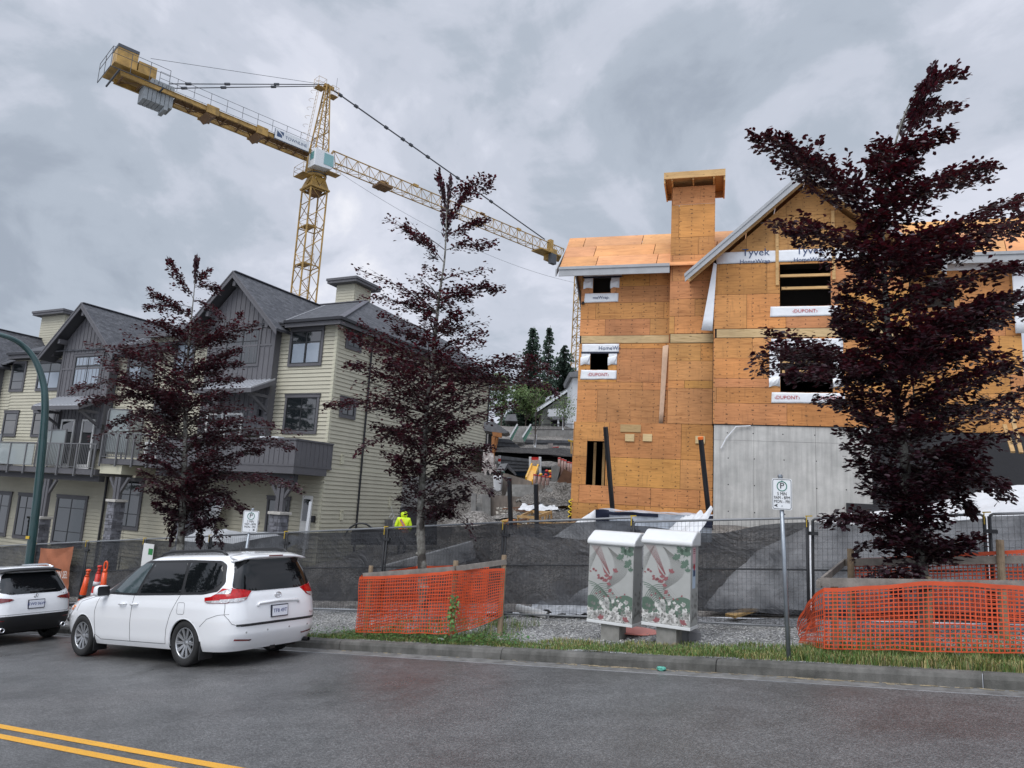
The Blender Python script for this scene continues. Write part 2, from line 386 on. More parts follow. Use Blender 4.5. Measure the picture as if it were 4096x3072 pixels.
for i in range(9500):
    t=uni(-3.5,16); s=10.5+abs(random.gauss(0,.5))
    lim=.95 if t<3.4 else (.8 if t<5.6 else (.45 if t<6.6 else (.75 if t<10 else .35)))
    if t>11.5 and rnd()<.6: continue
    if 5.0<t and rnd()<.35: continue
    if s-10.5>lim*(1+.5*nz2(t*1.5,s)) : continue
    if t<2.2 and s>10.5 and rnd()<.15: pass
    h=.055+.05*max(0,nz2(t*2,s*2))
    if t<1.6: h=.13+.08*nz2(t*3,s*2)
    elif t<3: h=.08
    gr_=.78
    if t<.9 and s<10.85: gr_=.45
    if nz2(t*1.3,s*1.3,7)>.3: gr_=.5
    blades(t,s,7,h,gr_)
for i in range(420):       # taller tufts around the guards
    t=random.choice([uni(-3,1.4),uni(6.4,9.6)]); s=uni(10.7,12.6); blades(t,s,8,uni(.1,.24),.8)
tag(mb.build('grass',M_('grass_blade')),'uneven green and straw coloured grass along the kerb','grass',kind='stuff')
# low weeds (broad leaves) near the left guard
mb=MB()
for i in range(2600):
    t=random.gauss(7.6,1.6); s=uni(10.5,11.2)
    if t>11.5 or t<5.8: continue
    p=RT*t+RS*s; p.z=verge_z(t,s)+uni(.01,.11); a=uni(0,6.28); r=uni(.018,.04)
    d=Vector((math.cos(a),math.sin(a),uni(-.3,.5))); e=Vector((-d.y,d.x,uni(-.2,.2)))
    mb.col=(uni(.03,.08),uni(.09,.17),uni(.015,.04)); mb.add([p,p+d*r+e*r*.5,p+d*r*2,p+d*r-e*r*.5],[(0,1,2,3)])
tag(mb.build('weeds',M_('grass_blade')),'low broad leaved weeds under the left orange netting','weeds',kind='stuff')
# debris in the gutter
mat('straw',(.36,.29,.18),.9,tint=True)
mb=MB()
for i in range(260):
    t=random.choice([random.gauss(3.3,.5),random.gauss(1.4,.35),random.gauss(.2,.5),random.gauss(4.2,.3),uni(-1,10)]); s=10.27-abs(random.gauss(0,.045)) 
    a=random.gauss(0,.35); l=uni(.02,.11); p=RT*t+RS*s; p.z=zroad(t,s)+.009
    d=(RT*math.cos(a)+RS*math.sin(a)*.5)*l; q=uni(.35,1.3); mb.col=(q,q,q)
    mb.bar(p,p+d+Vector((0,0,-GR*d.dot(RT))),.006,.004)
tag(mb.build('dry_litter',M_('straw')),'thin trail of dry straw and twigs lying in the gutter','litter',kind='stuff')
def crumple(name,c,r,mt,label,cat,n=10,flat=.4,seed=1):
    rs=random.Random(seed); mb=MB()
    def fn(u,v):
        th=u*2*PI; ph=v*PI; k=r*(1+.45*noise.noise(Vector((math.cos(th)*2,math.sin(th)*2,ph*2+seed))))
        return Vector(c)+Vector((k*math.sin(ph)*math.cos(th),k*math.sin(ph)*math.sin(th),k*flat*math.cos(ph)))
    mb.grid(fn,n,n); return tag(mb.build(name,mt,smooth=False),label,cat)
mat('teal_plastic',(.10,.38,.30),.4); mat('white_plastic',(.72,.73,.74),.4,var=.12,vscale=6); mat('pink_plastic',(.75,.25,.20),.4)
crumple('crumpled_bag',rp(s_at(2647,2675,10.2),10.19,.03,False),.07,M_('teal_plastic'),'small crumpled teal plastic bag lying in the gutter','litter')
crumple('crumpled_paper',rp(s_at(1763,2562,10.65),10.65,.05),.05,M_('white_plastic'),'crumpled white scrap in the grass below left netting','litter',seed=3)
# pink marker plate
mb=MB(); p=rp(s_at(2545,2500,12.2),12.1,.03); mb.lathe([(0,.012),(.42,.012),(.42,0),(0,0)],p,n=20)
tag(mb.build('plastic_disc',M_('pink_plastic')),'flat pink plastic lid on gravel behind the left utility cabinet','lid')
# ------------------------------------------------------------------ vehicles
mat('white_paint',(.80,.81,.82),.22,coat=1.0,spec=.5); MATS['white_paint'].node_tree.nodes['Principled BSDF'].inputs['Coat Roughness'].default_value=.04
mat('tinted_glass',(.006,.007,.008),.03,spec=.55); mat('clear_glass_dark',(.05,.07,.075),.04,spec=.7)
mat('black_trim',(.012,.012,.013),.45); mat('rubber',(.018,.018,.018),.8,var=.3,vscale=20); mat('gap',(.015,.015,.016),.9)
mat('red_lens',(.42,.004,.006),.15,coat=.35,spec=.3,var=.35,vscale=30); mat('clear_lens',(.55,.55,.55),.12,metal=.4,coat=1,var=.4,vscale=40); mat('dark_red_lens',(.16,.01,.012),.12,coat=1)
mat('chrome',(.75,.76,.78),.12,metal=1); mat('alloy',(.52,.53,.54),.28,metal=.85); mat('plate_white',(.75,.77,.82),.4); mat('plate_blue',(.03,.05,.2),.5); mat('plate_frame',(.012,.013,.03),.4)
mat('orange_lens',(.8,.22,.03),.15,coat=1); mat('wheel_well',(.006,.006,.006),.95)

def interp(levels,z):
    if z<=levels[0][0]: return levels[0][1:]
    for i in range(len(levels)-1):
        a,b=levels[i],levels[i+1]
        if z<=b[0]:
            p0=levels[max(0,i-1)]; p3=levels[min(len(levels)-1,i+2)]
            h=b[0]-a[0]; u=(z-a[0])/h; r=[]
            for k in range(1,len(a)):
                ma=(b[k]-p0[k])/max(1e-6,b[0]-p0[0]) if i>0 else (b[k]-a[k])/h
                mb_=(p3[k]-a[k])/max(1e-6,p3[0]-a[0]) if i+2<len(levels) else (b[k]-a[k])/h
                # monotone limiter
                d=(b[k]-a[k])/h
                if d==0: ma=mb_=0
                else:
                    ma=max(min(ma/d,3),0)*d; mb_=max(min(mb_/d,3),0)*d
                u2,u3=u*u,u*u*u
                r.append((2*u3-3*u2+1)*a[k]+(u3-2*u2+u)*h*ma+(-2*u3+3*u2)*b[k]+(u3-u2)*h*mb_)
            return r
    return levels[-1][1:]
class Car:
    """levels: z, x_rear, x_front, half_width, n_rear, n_front"""
    def __init__(s,levels,cx,arches,ztop,parent,paint): s.lv=levels; s.cx=cx; s.ar=arches; s.zt=ztop; s.p=parent; s.paint=paint
    def yside(s,x,z):
        xr,xf,b,nr,nf=interp(s.lv,z)
        q=(x-s.cx)/(xf-s.cx) if x>s.cx else (s.cx-x)/(s.cx-xr); n=nf if x>s.cx else nr
        q=min(max(q,0),1); return b*(1-q**n)**(1/n)
    def xrear(s,y,z):
        xr,xf,b,nr,nf=interp(s.lv,z); q=min(abs(y)/b,1); return s.cx-(s.cx-xr)*(1-q**nr)**(1/nr)
    def xfront(s,y,z):
        xr,xf,b,nr,nf=interp(s.lv,z); q=min(abs(y)/b,1); return s.cx+(xf-s.cx)*(1-q**nf)**(1/nf)
    def body(s,z0=.24,dz=.02,lower=None):
        zs=[]; z=z0
        while z<s.zt: zs.append(z); z+=dz
        zs.append(s.zt)
        def ring(z):
            xr,xf,b,nr,nf=interp(s.lv,z); pts=[]
            xs=[xr+(s.cx-xr)*.03+((xf-(xf-s.cx)*.03)-(xr+(s.cx-xr)*.03))*i/110 for i in range(111)]
            side=[(x,s.yside(x,z)) for x in xs]
            yr=side[0][1]; yf=side[-1][1]
            rear=[(s.xrear(yr*(i/8),z),yr*(i/8)) for i in range(8)]
            front=[(s.xfront(yf*(1-i/8),z),yf*(1-i/8)) for i in range(1,9)]
            half=rear+side+front
            full=half+[(x,-y) for x,y in half[::-1][1:-1]]
            return full
        rings=[[Vector((x,y,z)) for x,y in ring(z)] for z in zs]; n=len(rings[0])
        vs=[v for r_ in rings for v in r_]
        def inside(v):
            return any((v.x-ax)**2+(v.z-az)**2<ar**2 for ax,az,ar in s.ar)
        fs=[];ins=[inside(v) for v in vs]; keep=set()
        for i in range(len(zs)-1):
            for j in range(n):
                f=(i*n+j,i*n+(j+1)%n,(i+1)*n+(j+1)%n,(i+1)*n+j)
                if all(ins[k] for k in f): continue
                fs.append(f)
                for k in f:
                    if ins[k]: keep.add(k)
        for k in keep:
            v=vs[k]
            for ax,az,ar in s.ar:
                dx,dz_=v.x-ax,v.z-az; d=math.hypot(dx,dz_)
                if d<ar and d>1e-6: v.x=ax+dx/d*ar; v.z=max(z0-.01,az+dz_/d*ar)
        fs.append(tuple((len(zs)-1)*n+j for j in range(n)))
        mb=MB(); mb.add(vs,fs)
        if lower:
            for i,f in enumerate(mb.f):
                zc_=sum(mb.v[k][2] for k in f)/len(f)
                if zc_<lower(sum(mb.v[k][0] for k in f)/len(f)): mb.m[i]=1
        o=mb.build('body',[s.paint,M_('black_trim')] if lower else s.paint,s.p,smooth=True)
        bm=bmesh.new(); bm.from_mesh(o.data); bmesh.ops.delete(bm,geom=[v for v in bm.verts if not v.link_faces],context='VERTS')
        bmesh.ops.recalc_face_normals(bm,faces=bm.faces); bm.to_mesh(o.data); bm.free()
        # arch lips
        for ax,az,ar in s.ar:
            for sg in (1,-1):
                lip=MB(); pts=[]
                for i in range(25):
                    a=-0.25+(PI+.5)*i/24; x=ax+math.cos(a)*(ar-.004); z=az+math.sin(a)*(ar-.004)
                    if z<z0: continue
                    pts.append((x,sg*(s.yside(x,z)-.012),z))
                if len(pts)>2: lip.tube(pts,.016,6); lip.build('wheel_arch',s.paint,s.p,smooth=True)
        return o
    def clip(s,poly,step):
        """grid-cut polygon into cells"""
        us=[p[0] for p in poly]; vs=[p[1] for p in poly]; cells=[]
        def cl(P,ax,val,keep):
            o=[]
            for i in range(len(P)):
                a,b=P[i-1],P[i]; ia=(a[ax]>=val)==keep or a[ax]==val; ib=(b[ax]>=val)==keep or b[ax]==val
                if ia!=ib:
                    t=(val-a[ax])/(b[ax]-a[ax]); o.append((a[0]+t*(b[0]-a[0]),a[1]+t*(b[1]-a[1])))
                if ib: o.append(b)
            return o
        u=min(us)
        while u<max(us):
            P1=cl(cl(poly,0,u,True),0,u+step,False)
            if len(P1)>2:
                v=min(vs)
                while v<max(vs):
                    P2=cl(cl(P1,1,v,True),1,v+step,False)
                    if len(P2)>2: cells.append(P2)
                    v+=step
            u+=step
        return cells
    def patch(s,name,poly,mt,kind='side',off=.006,sgn=1,step=.06,parent=None,rnd_=0,mb=None):
        if rnd_: poly=roundpoly(poly,rnd_)
        def P(u,v,o):
            e=.01
            if kind=='side':
                f=lambda a,b:Vector((a,s.yside(a,b),b)); 
            elif kind=='rear':
                f=lambda a,b:Vector((s.xrear(a,b),a,b))
            else: f=lambda a,b:Vector((s.xfront(a,b),a,b))
            p=f(u,v); n=(f(u+e,v)-f(u-e,v)).cross(f(u,v+e)-f(u,v-e))
            if n.length<1e-9: n=Vector((0,1,0))
            n.normalize()
            out=Vector((0,1,0)) if kind=='side' else (Vector((-1,0,0)) if kind=='rear' else Vector((1,0,0)))
            if n.dot(out)<0: n=-n
            p=p+n*o
            if kind=='side': p.y*=sgn
            return p
        own=mb is None
        if own: mb=MB()
        for c in s.clip(poly,step): mb.add([P(u,v,off) for u,v in c],[tuple(range(len(c)))])
        n=len(poly); top=[P(u,v,off) for u,v in poly]; bot=[P(u,v,-.012) for u,v in poly]
        mb.add(top+bot,[(i,(i+1)%n,n+(i+1)%n,n+i) for i in range(n)])
        if own: 
            o=mb.build(name,mt,parent or s.p,smooth=False)
            bm=bmesh.new(); bm.from_mesh(o.data); bmesh.ops.remove_doubles(bm,verts=bm.verts,dist=.0008); bmesh.ops.recalc_face_normals(bm,faces=bm.faces)
            for f in bm.faces: f.smooth=f.calc_area()>0 and True
            bm.to_mesh(o.data); bm.free()
            return o
    def strip(s,pts,w,kind='side',off=.004,sgn=1,mb=None,close=False):
        pts=list(pts); 
        if close: pts=pts+[pts[0]]
        # densify
        d=[]
        for a,b in zip(pts[:-1],pts[1:]):
            k=max(1,int(math.hypot(b[0]-a[0],b[1]-a[1])/.06))
            d+=[(a[0]+(b[0]-a[0])*i/k,a[1]+(b[1]-a[1])*i/k) for i in range(k)]
        d.append(pts[-1]); P=[]
        for u,v in d:
            if kind=='side': P.append(Vector((u,sgn*(s.yside(u,v)+off-.002),v)))
            elif kind=='rear': P.append(Vector((s.xrear(u,v)-off+.002,u,v)))
            else: P.append(Vector((s.xfront(u,v)+off-.002,u,v)))
        mb.tube(P,w/2,4)
def roundpoly(poly,r,n=4):
    o=[]; k=len(poly)
    for i in range(k):
        a,b,c=Vector(poly[i-1]).to_2d() if len(poly[i-1])>2 else Vector(poly[i-1]),Vector(poly[i]),Vector(poly[(i+1)%k])
        d1=(a-b); d2=(c-b); q=min(r,d1.length*.45,d2.length*.45); p1=b+d1.normalized()*q; p2=b+d2.normalized()*q
        for j in range(n+1):
            t=j/n; p=p1*(1-t)**2+b*2*t*(1-t)+p2*t*t; o.append((p.x,p.y))
    return o
def wheel(parent,x,y,r,sgn,spokes=10,wd=.225,style='double',turn=0):
    wobj=bpy.data.objects.new('wheel',None); COL.objects.link(wobj); wobj.parent=parent; wobj.location=(x,y,r); wobj.rotation_euler=(0,0,turn)
    ax=(0,sgn,0); h=wd/2
    t=MB(); rr=r*.66
    t.lathe([(rr,-h*.8),(r*.90,-h),(r*.975,-h*.85),(r,-h*.5),(r,h*.5),(r*.975,h*.85),(r*.90,h),(r*.72,h*.96),(rr,h*.80),(rr,h*.3)],(0,0,0),ax,40)
    t.build('tyre',M_('rubber'),wobj,smooth=True)
    m_=MB()
    m_.lathe([(rr*1.005,h*.82),(rr*.965,h*.86),(rr*.93,h*.70),(rr*.90,h*.1),(rr*.88,-h*.6)],(0,0,0),ax,40)
    m_.lathe([(0,h*.62),(.035,h*.62),(.045,h*.55),(.085,h*.42),(.09,h*.1)],(0,0,0),ax,20)
    rim=m_.build('rim',M_('alloy'),wobj,smooth=True)
    d=MB(); d.lathe([(0,-h*.1),(rr*.9,-h*.1)],(0,0,0),ax,24); d.build('brake_disc',M_('wheel_well'),wobj)
    sp=MB()
    for k in range(spokes):
        for dl in ((-.09,.09) if style=='double' else (0,)):
            a=2*PI*k/spokes+dl; a2=2*PI*k/spokes+dl*.9
            p0=Vector((math.cos(a)*.05,sgn*h*.52,math.sin(a)*.05)); p1=Vector((math.cos(a2)*rr*.93,sgn*h*.70,math.sin(a2)*rr*.93))
            sp.bar(p0,p1,.024,.022,up=(0,1,0))
    sp.build('spokes',M_('alloy'),wobj)
    return wobj
def car_matrix(t,s,extra_yaw=0,z=0,sc_=1.0):
    fwd=(RT+Vector((0,0,-GR))).normalized(); left=Vector((-RS.x,-RS.y,0)); 
    if extra_yaw:
        q=Matrix.Rotation(extra_yaw,3,'Z'); fwd=q@fwd; left=q@left
    left=(left-fwd*left.dot(fwd)).normalized(); up=fwd.cross(left)
    p=RT*t+RS*s; p.z=zroad(t,s)+z
    M=Matrix.Identity(4)
    for i in range(3): M[i][0]=fwd[i]*sc_; M[i][1]=left[i]*sc_; M[i][2]=up[i]*sc_; M[i][3]=p[i]
    return M
def plate(c,txt,y,z,parent,w=.31,h=.16,tilt=.08,size=.085):
    x=c.xrear(y,z)-.03
    fr=MB(); fr.box(x,x+.03,y-w/2-.015,y+w/2+.015,z-h/2-.015,z+h/2+.015); po=fr.build('license_plate',M_('plate_frame'),parent,bevel=.004)
    q=MB(); q.box(x-.003,x,y-w/2,y+w/2,z-h/2,z+h/2); pw=q.build('plate_face',M_('plate_white'),po)
    text_obj('plate_text',txt,size,M_('plate_blue'),po,(x-.005,y,z),(0,-1,0),(0,0,1),.001,sx=.95)
    return po

# ---- minivan
van=thing('minivan','white minivan parked at the kerb, seen from its rear left corner','minivan',mat=car_matrix(10.55,9.02,extra_yaw=R(-2.2),sc_=1.022))
VL=[(.20,-.92,3.80,.90,7,5),(.34,-1.02,3.95,.955,7,5),(.50,-1.09,4.04,.975,7,5),(.70,-1.09,4.03,.992,7,5),(.88,-1.07,3.92,.992,7,4.8),(.98,-1.05,3.72,.985,7,4.4),(1.06,-1.03,3.34,.972,7,4),(1.13,-1.00,2.94,.955,7,3.8),(1.20,-.98,2.70,.935,7,3.8),(1.40,-.92,2.26,.865,7,4),(1.58,-.85,1.84,.795,6.5,4.2),(1.66,-.84,1.58,.755,6,4),(1.715,-.78,1.22,.68,5,4),(1.745,-.62,.86,.55,4,3),(1.762,-.28,.42,.30,3,3)]
v=Car(VL,1.0,[(0,.335,.405),(3.03,.335,.405)],1.762,van,M_('white_paint'))
v.body(.24)
ub=MB(); ub.box(-.70,3.35,-.72,.72,.22,.34); ub.box(-.55,.55,-.80,.80,.3,.8); ub.box(2.5,3.55,-.80,.80,.3,.75); ub.build('underbody',M_('wheel_well'),van)
for x in (-.40,2.60): 
    for y in (.84,-.84): mf=MB(); mf.box(x-.012,x+.004,y-.12,y+.12,.12,.40); mf.build('mud_flap',M_('black_trim'),van)
wheel(van,0,.855,.357,1); wheel(van,3.03,.855,.357,1); wheel(van,0,-.855,.357,-1); wheel(van,3.03,-.855,.357,-1)
for sg in (1,-1):
    # window band: black surround then panes
    v.patch('window_surround',[(2.42,1.095),(2.22,1.26),(1.98,1.45),(1.70,1.61),(1.50,1.648),(.2,1.645),(-.55,1.62),(-.68,1.55),(-.78,1.28),(-.70,1.15),(-.4,1.105),(1.4,1.075)],M_('black_trim'),sgn=sg,off=.004,rnd_=.04)
    v.patch('front_door_window',[(2.12,1.12),(1.90,1.33),(1.64,1.53),(1.50,1.60),(1.23,1.605),(1.40,1.11)],M_('clear_glass_dark'),sgn=sg,off=.009,rnd_=.03)
    v.patch('sliding_door_window',[(1.32,1.115),(1.15,1.608),(.26,1.605),(.16,1.13)],M_('tinted_glass'),sgn=sg,off=.009,rnd_=.03)
    v.patch('quarter_window',[(.08,1.14),(.18,1.60),(-.52,1.585),(-.63,1.52),(-.72,1.29),(-.60,1.185),(-.4,1.145)],M_('tinted_glass'),sgn=sg,off=.009,rnd_=.04)
    g=MB()
    v.strip([(2.58,.40),(2.62,.8),(2.52,1.07)],.007,sgn=sg,mb=g); v.strip([(1.50,.33),(1.49,.62),(1.44,1.07)],.007,sgn=sg,mb=g)
    v.strip([(.50,.33),(.47,.55),(.36,.80),(.14,1.12),(.2,1.64)],.007,sgn=sg,mb=g); v.strip([(2.58,.40),(2.4,.325),(.50,.325)],.007,sgn=sg,mb=g)
    v.strip([(-.40,.62),(-.56,.74),(-.78,.80),(-.95,.81)],.006,sgn=sg,mb=g)
    v.strip(roundpoly([(.19,.80),(.19,.98),(.0,.98),(.0,.80)],.04),.005,sgn=sg,mb=g,close=True)
    v.strip([(3.30,.78),(3.2,.95),(2.5,1.08)],.006,sgn=sg,mb=g)
    g.build('door_gap',M_('gap'),van)
    for x in (1.72,1.38):
        h_=MB(); y=v.yside(x,.93); h_.tube([(x+.10,sg*(y-.005),.925),(x+.08,sg*(y+.035),.93),(x-.08,sg*(y+.035),.94),(x-.10,sg*(y-.005),.94)],.016,8); h_.build('door_handle',M_('white_paint'),van,smooth=True)
    mr=MB(); y=v.yside(2.3,1.12)
    def fnm(a,b):
        th=a*2*PI; ph=b*PI; c_=lambda q:math.copysign(abs(q)**.6,q)
        return Vector((2.33+.075*c_(math.sin(ph))*c_(math.cos(th)),sg*(y+.15)+.125*c_(math.cos(ph)),1.15+.10*c_(math.sin(ph))*c_(math.sin(th))))
    mr.grid(fnm,16,12); mo=mr.build('wing_mirror',M_('white_paint'),van,smooth=True)
    mg=MB(); mg.prism([(2.245,sg*(y+.15)+a*.105,1.15+b*.08) for a,b in [(-1,-.8),(-.8,-1),(.8,-1),(1,-.7),(1,.7),(.8,1),(-.8,1),(-1,.8)]],(.01,0,0)); mg.build('mirror_glass',M_('black_trim'),mo)
    mg=MB(); mg.bar((2.32,sg*(y-.03),1.08),(2.32,sg*(y+.10),1.09),.05,.035); mg.build('mirror_arm',M_('black_trim'),mo)
    v.patch('fender_reflector',[(3.9,.66),(3.62,.82),(3.50,.86),(3.42,.84),(3.6,.70),(3.8,.60)],M_('clear_lens'),sgn=sg,off=.008) 
    # roof rail
    rr=MB(); rr.tube([(1.25,sg*.66,1.70),(1.15,sg*.655,1.755),(.9,sg*.65,1.785),(-.2,sg*.64,1.785),(-.42,sg*.635,1.765),(-.55,sg*.63,1.70)],[.018,.026,.028,.028,.026,.016],8); rr.build('roof_rail',M_('black_trim'),van,smooth=True)
    # tail lamps wrap the corner
    tl=v.patch('tail_lamp',[(-.47,1.06),(-.60,1.075),(-.78,1.16),(-.90,1.20),(-.93,.985),(-.9,.975),(-.55,.98),(-.49,1.0)],M_('red_lens'),sgn=sg,off=.012,step=.03)
    v.patch('clear_lens',[(-.68,1.11),(-.78,1.155),(-.895,1.195),(-.90,1.11)],M_('clear_lens'),sgn=sg,off=.016,step=.03,parent=tl)
    v.patch('clear_lens',[(-.49,1.01),(-.9,1.022),(-.925,1.022),(-.925,.99),(-.9,.98),(-.55,.985)],M_('clear_lens'),sgn=sg,off=.016,step=.03,parent=tl)
    v.patch('tailgate_lamp',[(sg*.86,1.195),(sg*.62,1.165),(sg*.50,1.135),(sg*.62,1.02),(sg*.72,.99),(sg*.91,.985),(sg*.92,1.1)],M_('red_lens'),'rear',off=.012,step=.03)
    v.patch('tailgate_lens',[(sg*.91,1.03),(sg*.60,1.05),(sg*.66,1.008),(sg*.74,.99),(sg*.91,.985)],M_('clear_lens'),'rear',off=.016,step=.03)
    v.patch('bumper_reflector',[(sg*.78,.435),(sg*.50,.405),(sg*.52,.385),(sg*.78,.41)],M_('dark_red_lens'),'rear',off=.006)
v.patch('rear_window',[(-.78,1.20),(-.66,1.58),(-.60,1.63),(.60,1.63),(.66,1.58),(.78,1.20),(.70,1.175),(.45,1.135),(-.45,1.135),(-.70,1.175)],M_('tinted_glass'),'rear',off=.008,rnd_=.05)
sp_=MB(); sp_.grid(lambda a,b:Vector((-.72-.24*b+.05*abs(2*a-1)**3,(-.69+1.38*a)*(1+.0*b),1.725-.062*b-.045*abs(2*a-1)**4)),16,4); sp_.grid(lambda a,b:Vector((-.96+.22*b+.05*abs(2*a-1)**3,-.69+1.38*a,1.663-.03*(1-b)*0-.015*b-.045*abs(2*a-1)**4)),16,3)
so_=sp_.build('spoiler',M_('white_paint'),van,smooth=True); md=so_.modifiers.new('solid','SOLIDIFY'); md.thickness=.022; md.offset=0
bl=MB(); bl.box(-.972,-.95,-.14,.14,1.668,1.686); bl.build('brake_lamp',M_('dark_red_lens'),van)
gp=MB(); v.strip([(-.885,.98),(-.90,.80),(-.83,.66),(-.70,.615),(.70,.615),(.83,.66),(.90,.80),(.885,.98)],.008,'rear',mb=gp); gp.build('tailgate_gap',M_('gap'),van)
st_=MB(); v.strip([(-.78,.635),(.78,.635)],.03,'rear',mb=st_,off=.008); st_.build('bumper_step',M_('black_trim'),van)
hm=MB(); hm.tube([(v.xrear(y,.935)-.012,y,z) for y,z in [(-.42,.90),(-.39,.94),(0,.955),(.39,.94),(.42,.90)]],.022,8); hm.build('tailgate_handle',M_('white_paint'),van,smooth=True)
plate(v,'TF8 49T',-.0,.80,van)
em=MB(); x0=v.xrear(0,1.045)-.012
em.tube([(x0,.065*math.cos(a),1.045+.044*math.sin(a)) for a in [2*PI*i/20 for i in range(20)]],.006,6,closed=True)
em.tube([(x0,.030*math.cos(a),1.045+.042*math.sin(a)) for a in [2*PI*i/16 for i in range(16)]],.005,6,closed=True)
em.tube([(x0,.05*math.cos(a),1.062+.018*math.sin(a)) for a in [2*PI*i/16 for i in range(16)]],.005,6,closed=True)
em.build('emblem',M_('chrome'),van,smooth=True)
text_obj('model_badge','XLE',.05,M_('chrome'),van,(v.xrear(-.72,.72)-.012,-.70,.72),(0,-1,0),(0,0,1))
for y in (.62,.22,-.22,-.62):
    pk=MB(); pk.lathe([(.014,0),(.014,.006),(0,.006)],(v.xrear(y,.52)+.002,y,.52),(-1,0,0),10); pk.build('parking_sensor',M_('clear_lens'),van)
ht=MB(); ht.box(-.96,-.85,-.05,.05,.20,.28); ht.build('tow_hitch',M_('black_trim'),van)
ex=MB(); ex.lathe([(.035,-.1),(.035,.1),(.028,.1)],(-.98,-.66,.27),(-1,0,0),12); ex.build('exhaust_pipe',M_('black_trim'),van)
an=MB(); an.lathe([(.03,0),(.012,.05),(0,.055)],(-.05,.0,1.76),(0,0,1),8); an.build('antenna',M_('black_trim'),van)
v.patch('windscreen',[(-.72,1.16),(-.60,1.58),(.60,1.58),(.72,1.16)],M_('tinted_glass'),'front',off=.006,rnd_=.04)
for sg in (1,-1): v.patch('headlamp',[(sg*.55,.72),(sg*.86,.76),(sg*.84,.86),(sg*.6,.82)],M_('clear_lens'),'front',off=.008)
v.patch('turn_signal',[(3.60,.80),(3.46,.88),(3.40,.86),(3.5,.78)],M_('orange_lens'),off=.014)

# ---- SUV ahead of the van
suv=thing('suv','white suv with black lower bumper, cut off by the left picture edge','suv',mat=car_matrix(17.75,9.0,extra_yaw=R(0)))
SL=[(.24,-.74,3.5,.84,7,5),(.40,-.86,3.6,.885,7,5),(.56,-.90,3.65,.905,6.5,5),(.75,-.89,3.62,.915,6,5),(.92,-.86,3.5,.912,6,4.5),(1.02,-.83,3.1,.90,6,4),(1.10,-.79,2.6,.87,6,4),(1.30,-.66,2.15,.795,6,4),(1.48,-.52,1.7,.72,6,4),(1.57,-.46,1.3,.66,5.5,4),(1.61,-.38,1.0,.56,4,3),(1.63,-.1,.5,.35,3,3)]
c2=Car(SL,1.0,[(0,.34,.39),(2.73,.34,.39)],1.63,suv,M_('white_paint'))
c2.body(.26,lower=lambda x:.60 if x<-.3 else .40)
ub=MB(); ub.box(-.6,3.1,-.66,.66,.22,.40); ub.box(-.5,.5,-.78,.78,.3,.7); ub.build('underbody',M_('wheel_well'),suv)
for x in (0,2.73):
    for y,sg in ((.79,1),(-.79,-1)): wheel(suv,x,y,.35,sg,spokes=5)
c2.patch('rear_window',[(-.70,1.10),(-.58,1.42),(-.52,1.48),(.52,1.48),(.58,1.42),(.70,1.10),(.5,1.04),(-.5,1.04)],M_('tinted_glass'),'rear',off=.008,rnd_=.05)
for sg in (1,-1):
    c2.patch('side_window',[(2.1,1.08),(1.6,1.42),(1.2,1.50),(0,1.48),(-.35,1.40),(-.5,1.16),(-.3,1.10)],M_('tinted_glass'),sgn=sg,off=.006,rnd_=.03)
    c2.patch('tail_lamp',[(sg*.86,1.0),(sg*.50,.955),(sg*.44,.93),(sg*.52,.90),(sg*.88,.86)],M_('dark_red_lens'),'rear',off=.012,step=.03)
    c2.patch('tail_lamp',[(-.40,.95),(-.60,1.0),(-.74,1.0),(-.76,.86),(-.6,.88)],M_('dark_red_lens'),sgn=sg,off=.012,step=.03)
    ex=MB(); ex.lathe([(.05,-.1),(.05,.02),(.04,.02),(.04,-.05)],(-.87,sg*.62,.33),(-1,0,0),14); ex.build('exhaust_pipe',M_('chrome'),suv,smooth=True)
    c2.patch('bumper_reflector',[(sg*.80,.53),(sg*.60,.52),(sg*.60,.505),(sg*.80,.515)],M_('dark_red_lens'),'rear',off=.006)
    rr=MB(); rr.tube([(1.2,sg*.60,1.57),(1.0,sg*.60,1.63),(0,sg*.60,1.645),(-.3,sg*.60,1.58)],.018,8); rr.build('roof_rail',M_('chrome'),suv,smooth=True)
sp2=MB(); sp2.grid(lambda a,b:Vector((-.36-.30*b+.08*abs(2*a-1)**3,-.64+1.28*a,1.60-.05*b-.04*abs(2*a-1)**4)),14,4); o=sp2.build('spoiler',M_('black_trim'),suv,smooth=True); md=o.modifiers.new('solid','SOLIDIFY'); md.thickness=.035
gp=MB(); c2.strip([(-.80,.86),(-.80,.72),(-.70,.63),(.70,.63),(.80,.72),(.80,.86)],.007,'rear',mb=gp); gp.build('tailgate_gap',M_('gap'),suv)
plate(c2,'KW0 06W',0,.82,suv)
em=MB(); x0=c2.xrear(0,.985)-.014
em.tube([(x0,.045*math.cos(a),.985+.045*math.sin(a)) for a in [2*PI*i/20 for i in range(20)]],.005,6,closed=True)
for a in (PI/2,PI/2+2*PI/3,PI/2+4*PI/3): em.bar((x0,0,.985),(x0,.045*math.cos(a),.985+.045*math.sin(a)),.010,.006,up=(1,0,0))
em.build('emblem',M_('chrome'),suv)
wp=MB(); wp.tube([(c2.xrear(0,1.08)-.02,-.02,1.085),(c2.xrear(-.4,1.10)-.02,-.42,1.105)],.012,6); wp.tube([(c2.xrear(0,1.08)-.02,.10,1.08),(c2.xrear(0,1.08)-.03,-.05,1.085)],.02,6); wp.build('wiper',M_('black_trim'),suv)
text_obj('model_badge','GLA 35',.045,M_('chrome'),suv,(c2.xrear(-.62,1.0)-.010,-.60,1.005),(0,-1,0),(0,0,1))
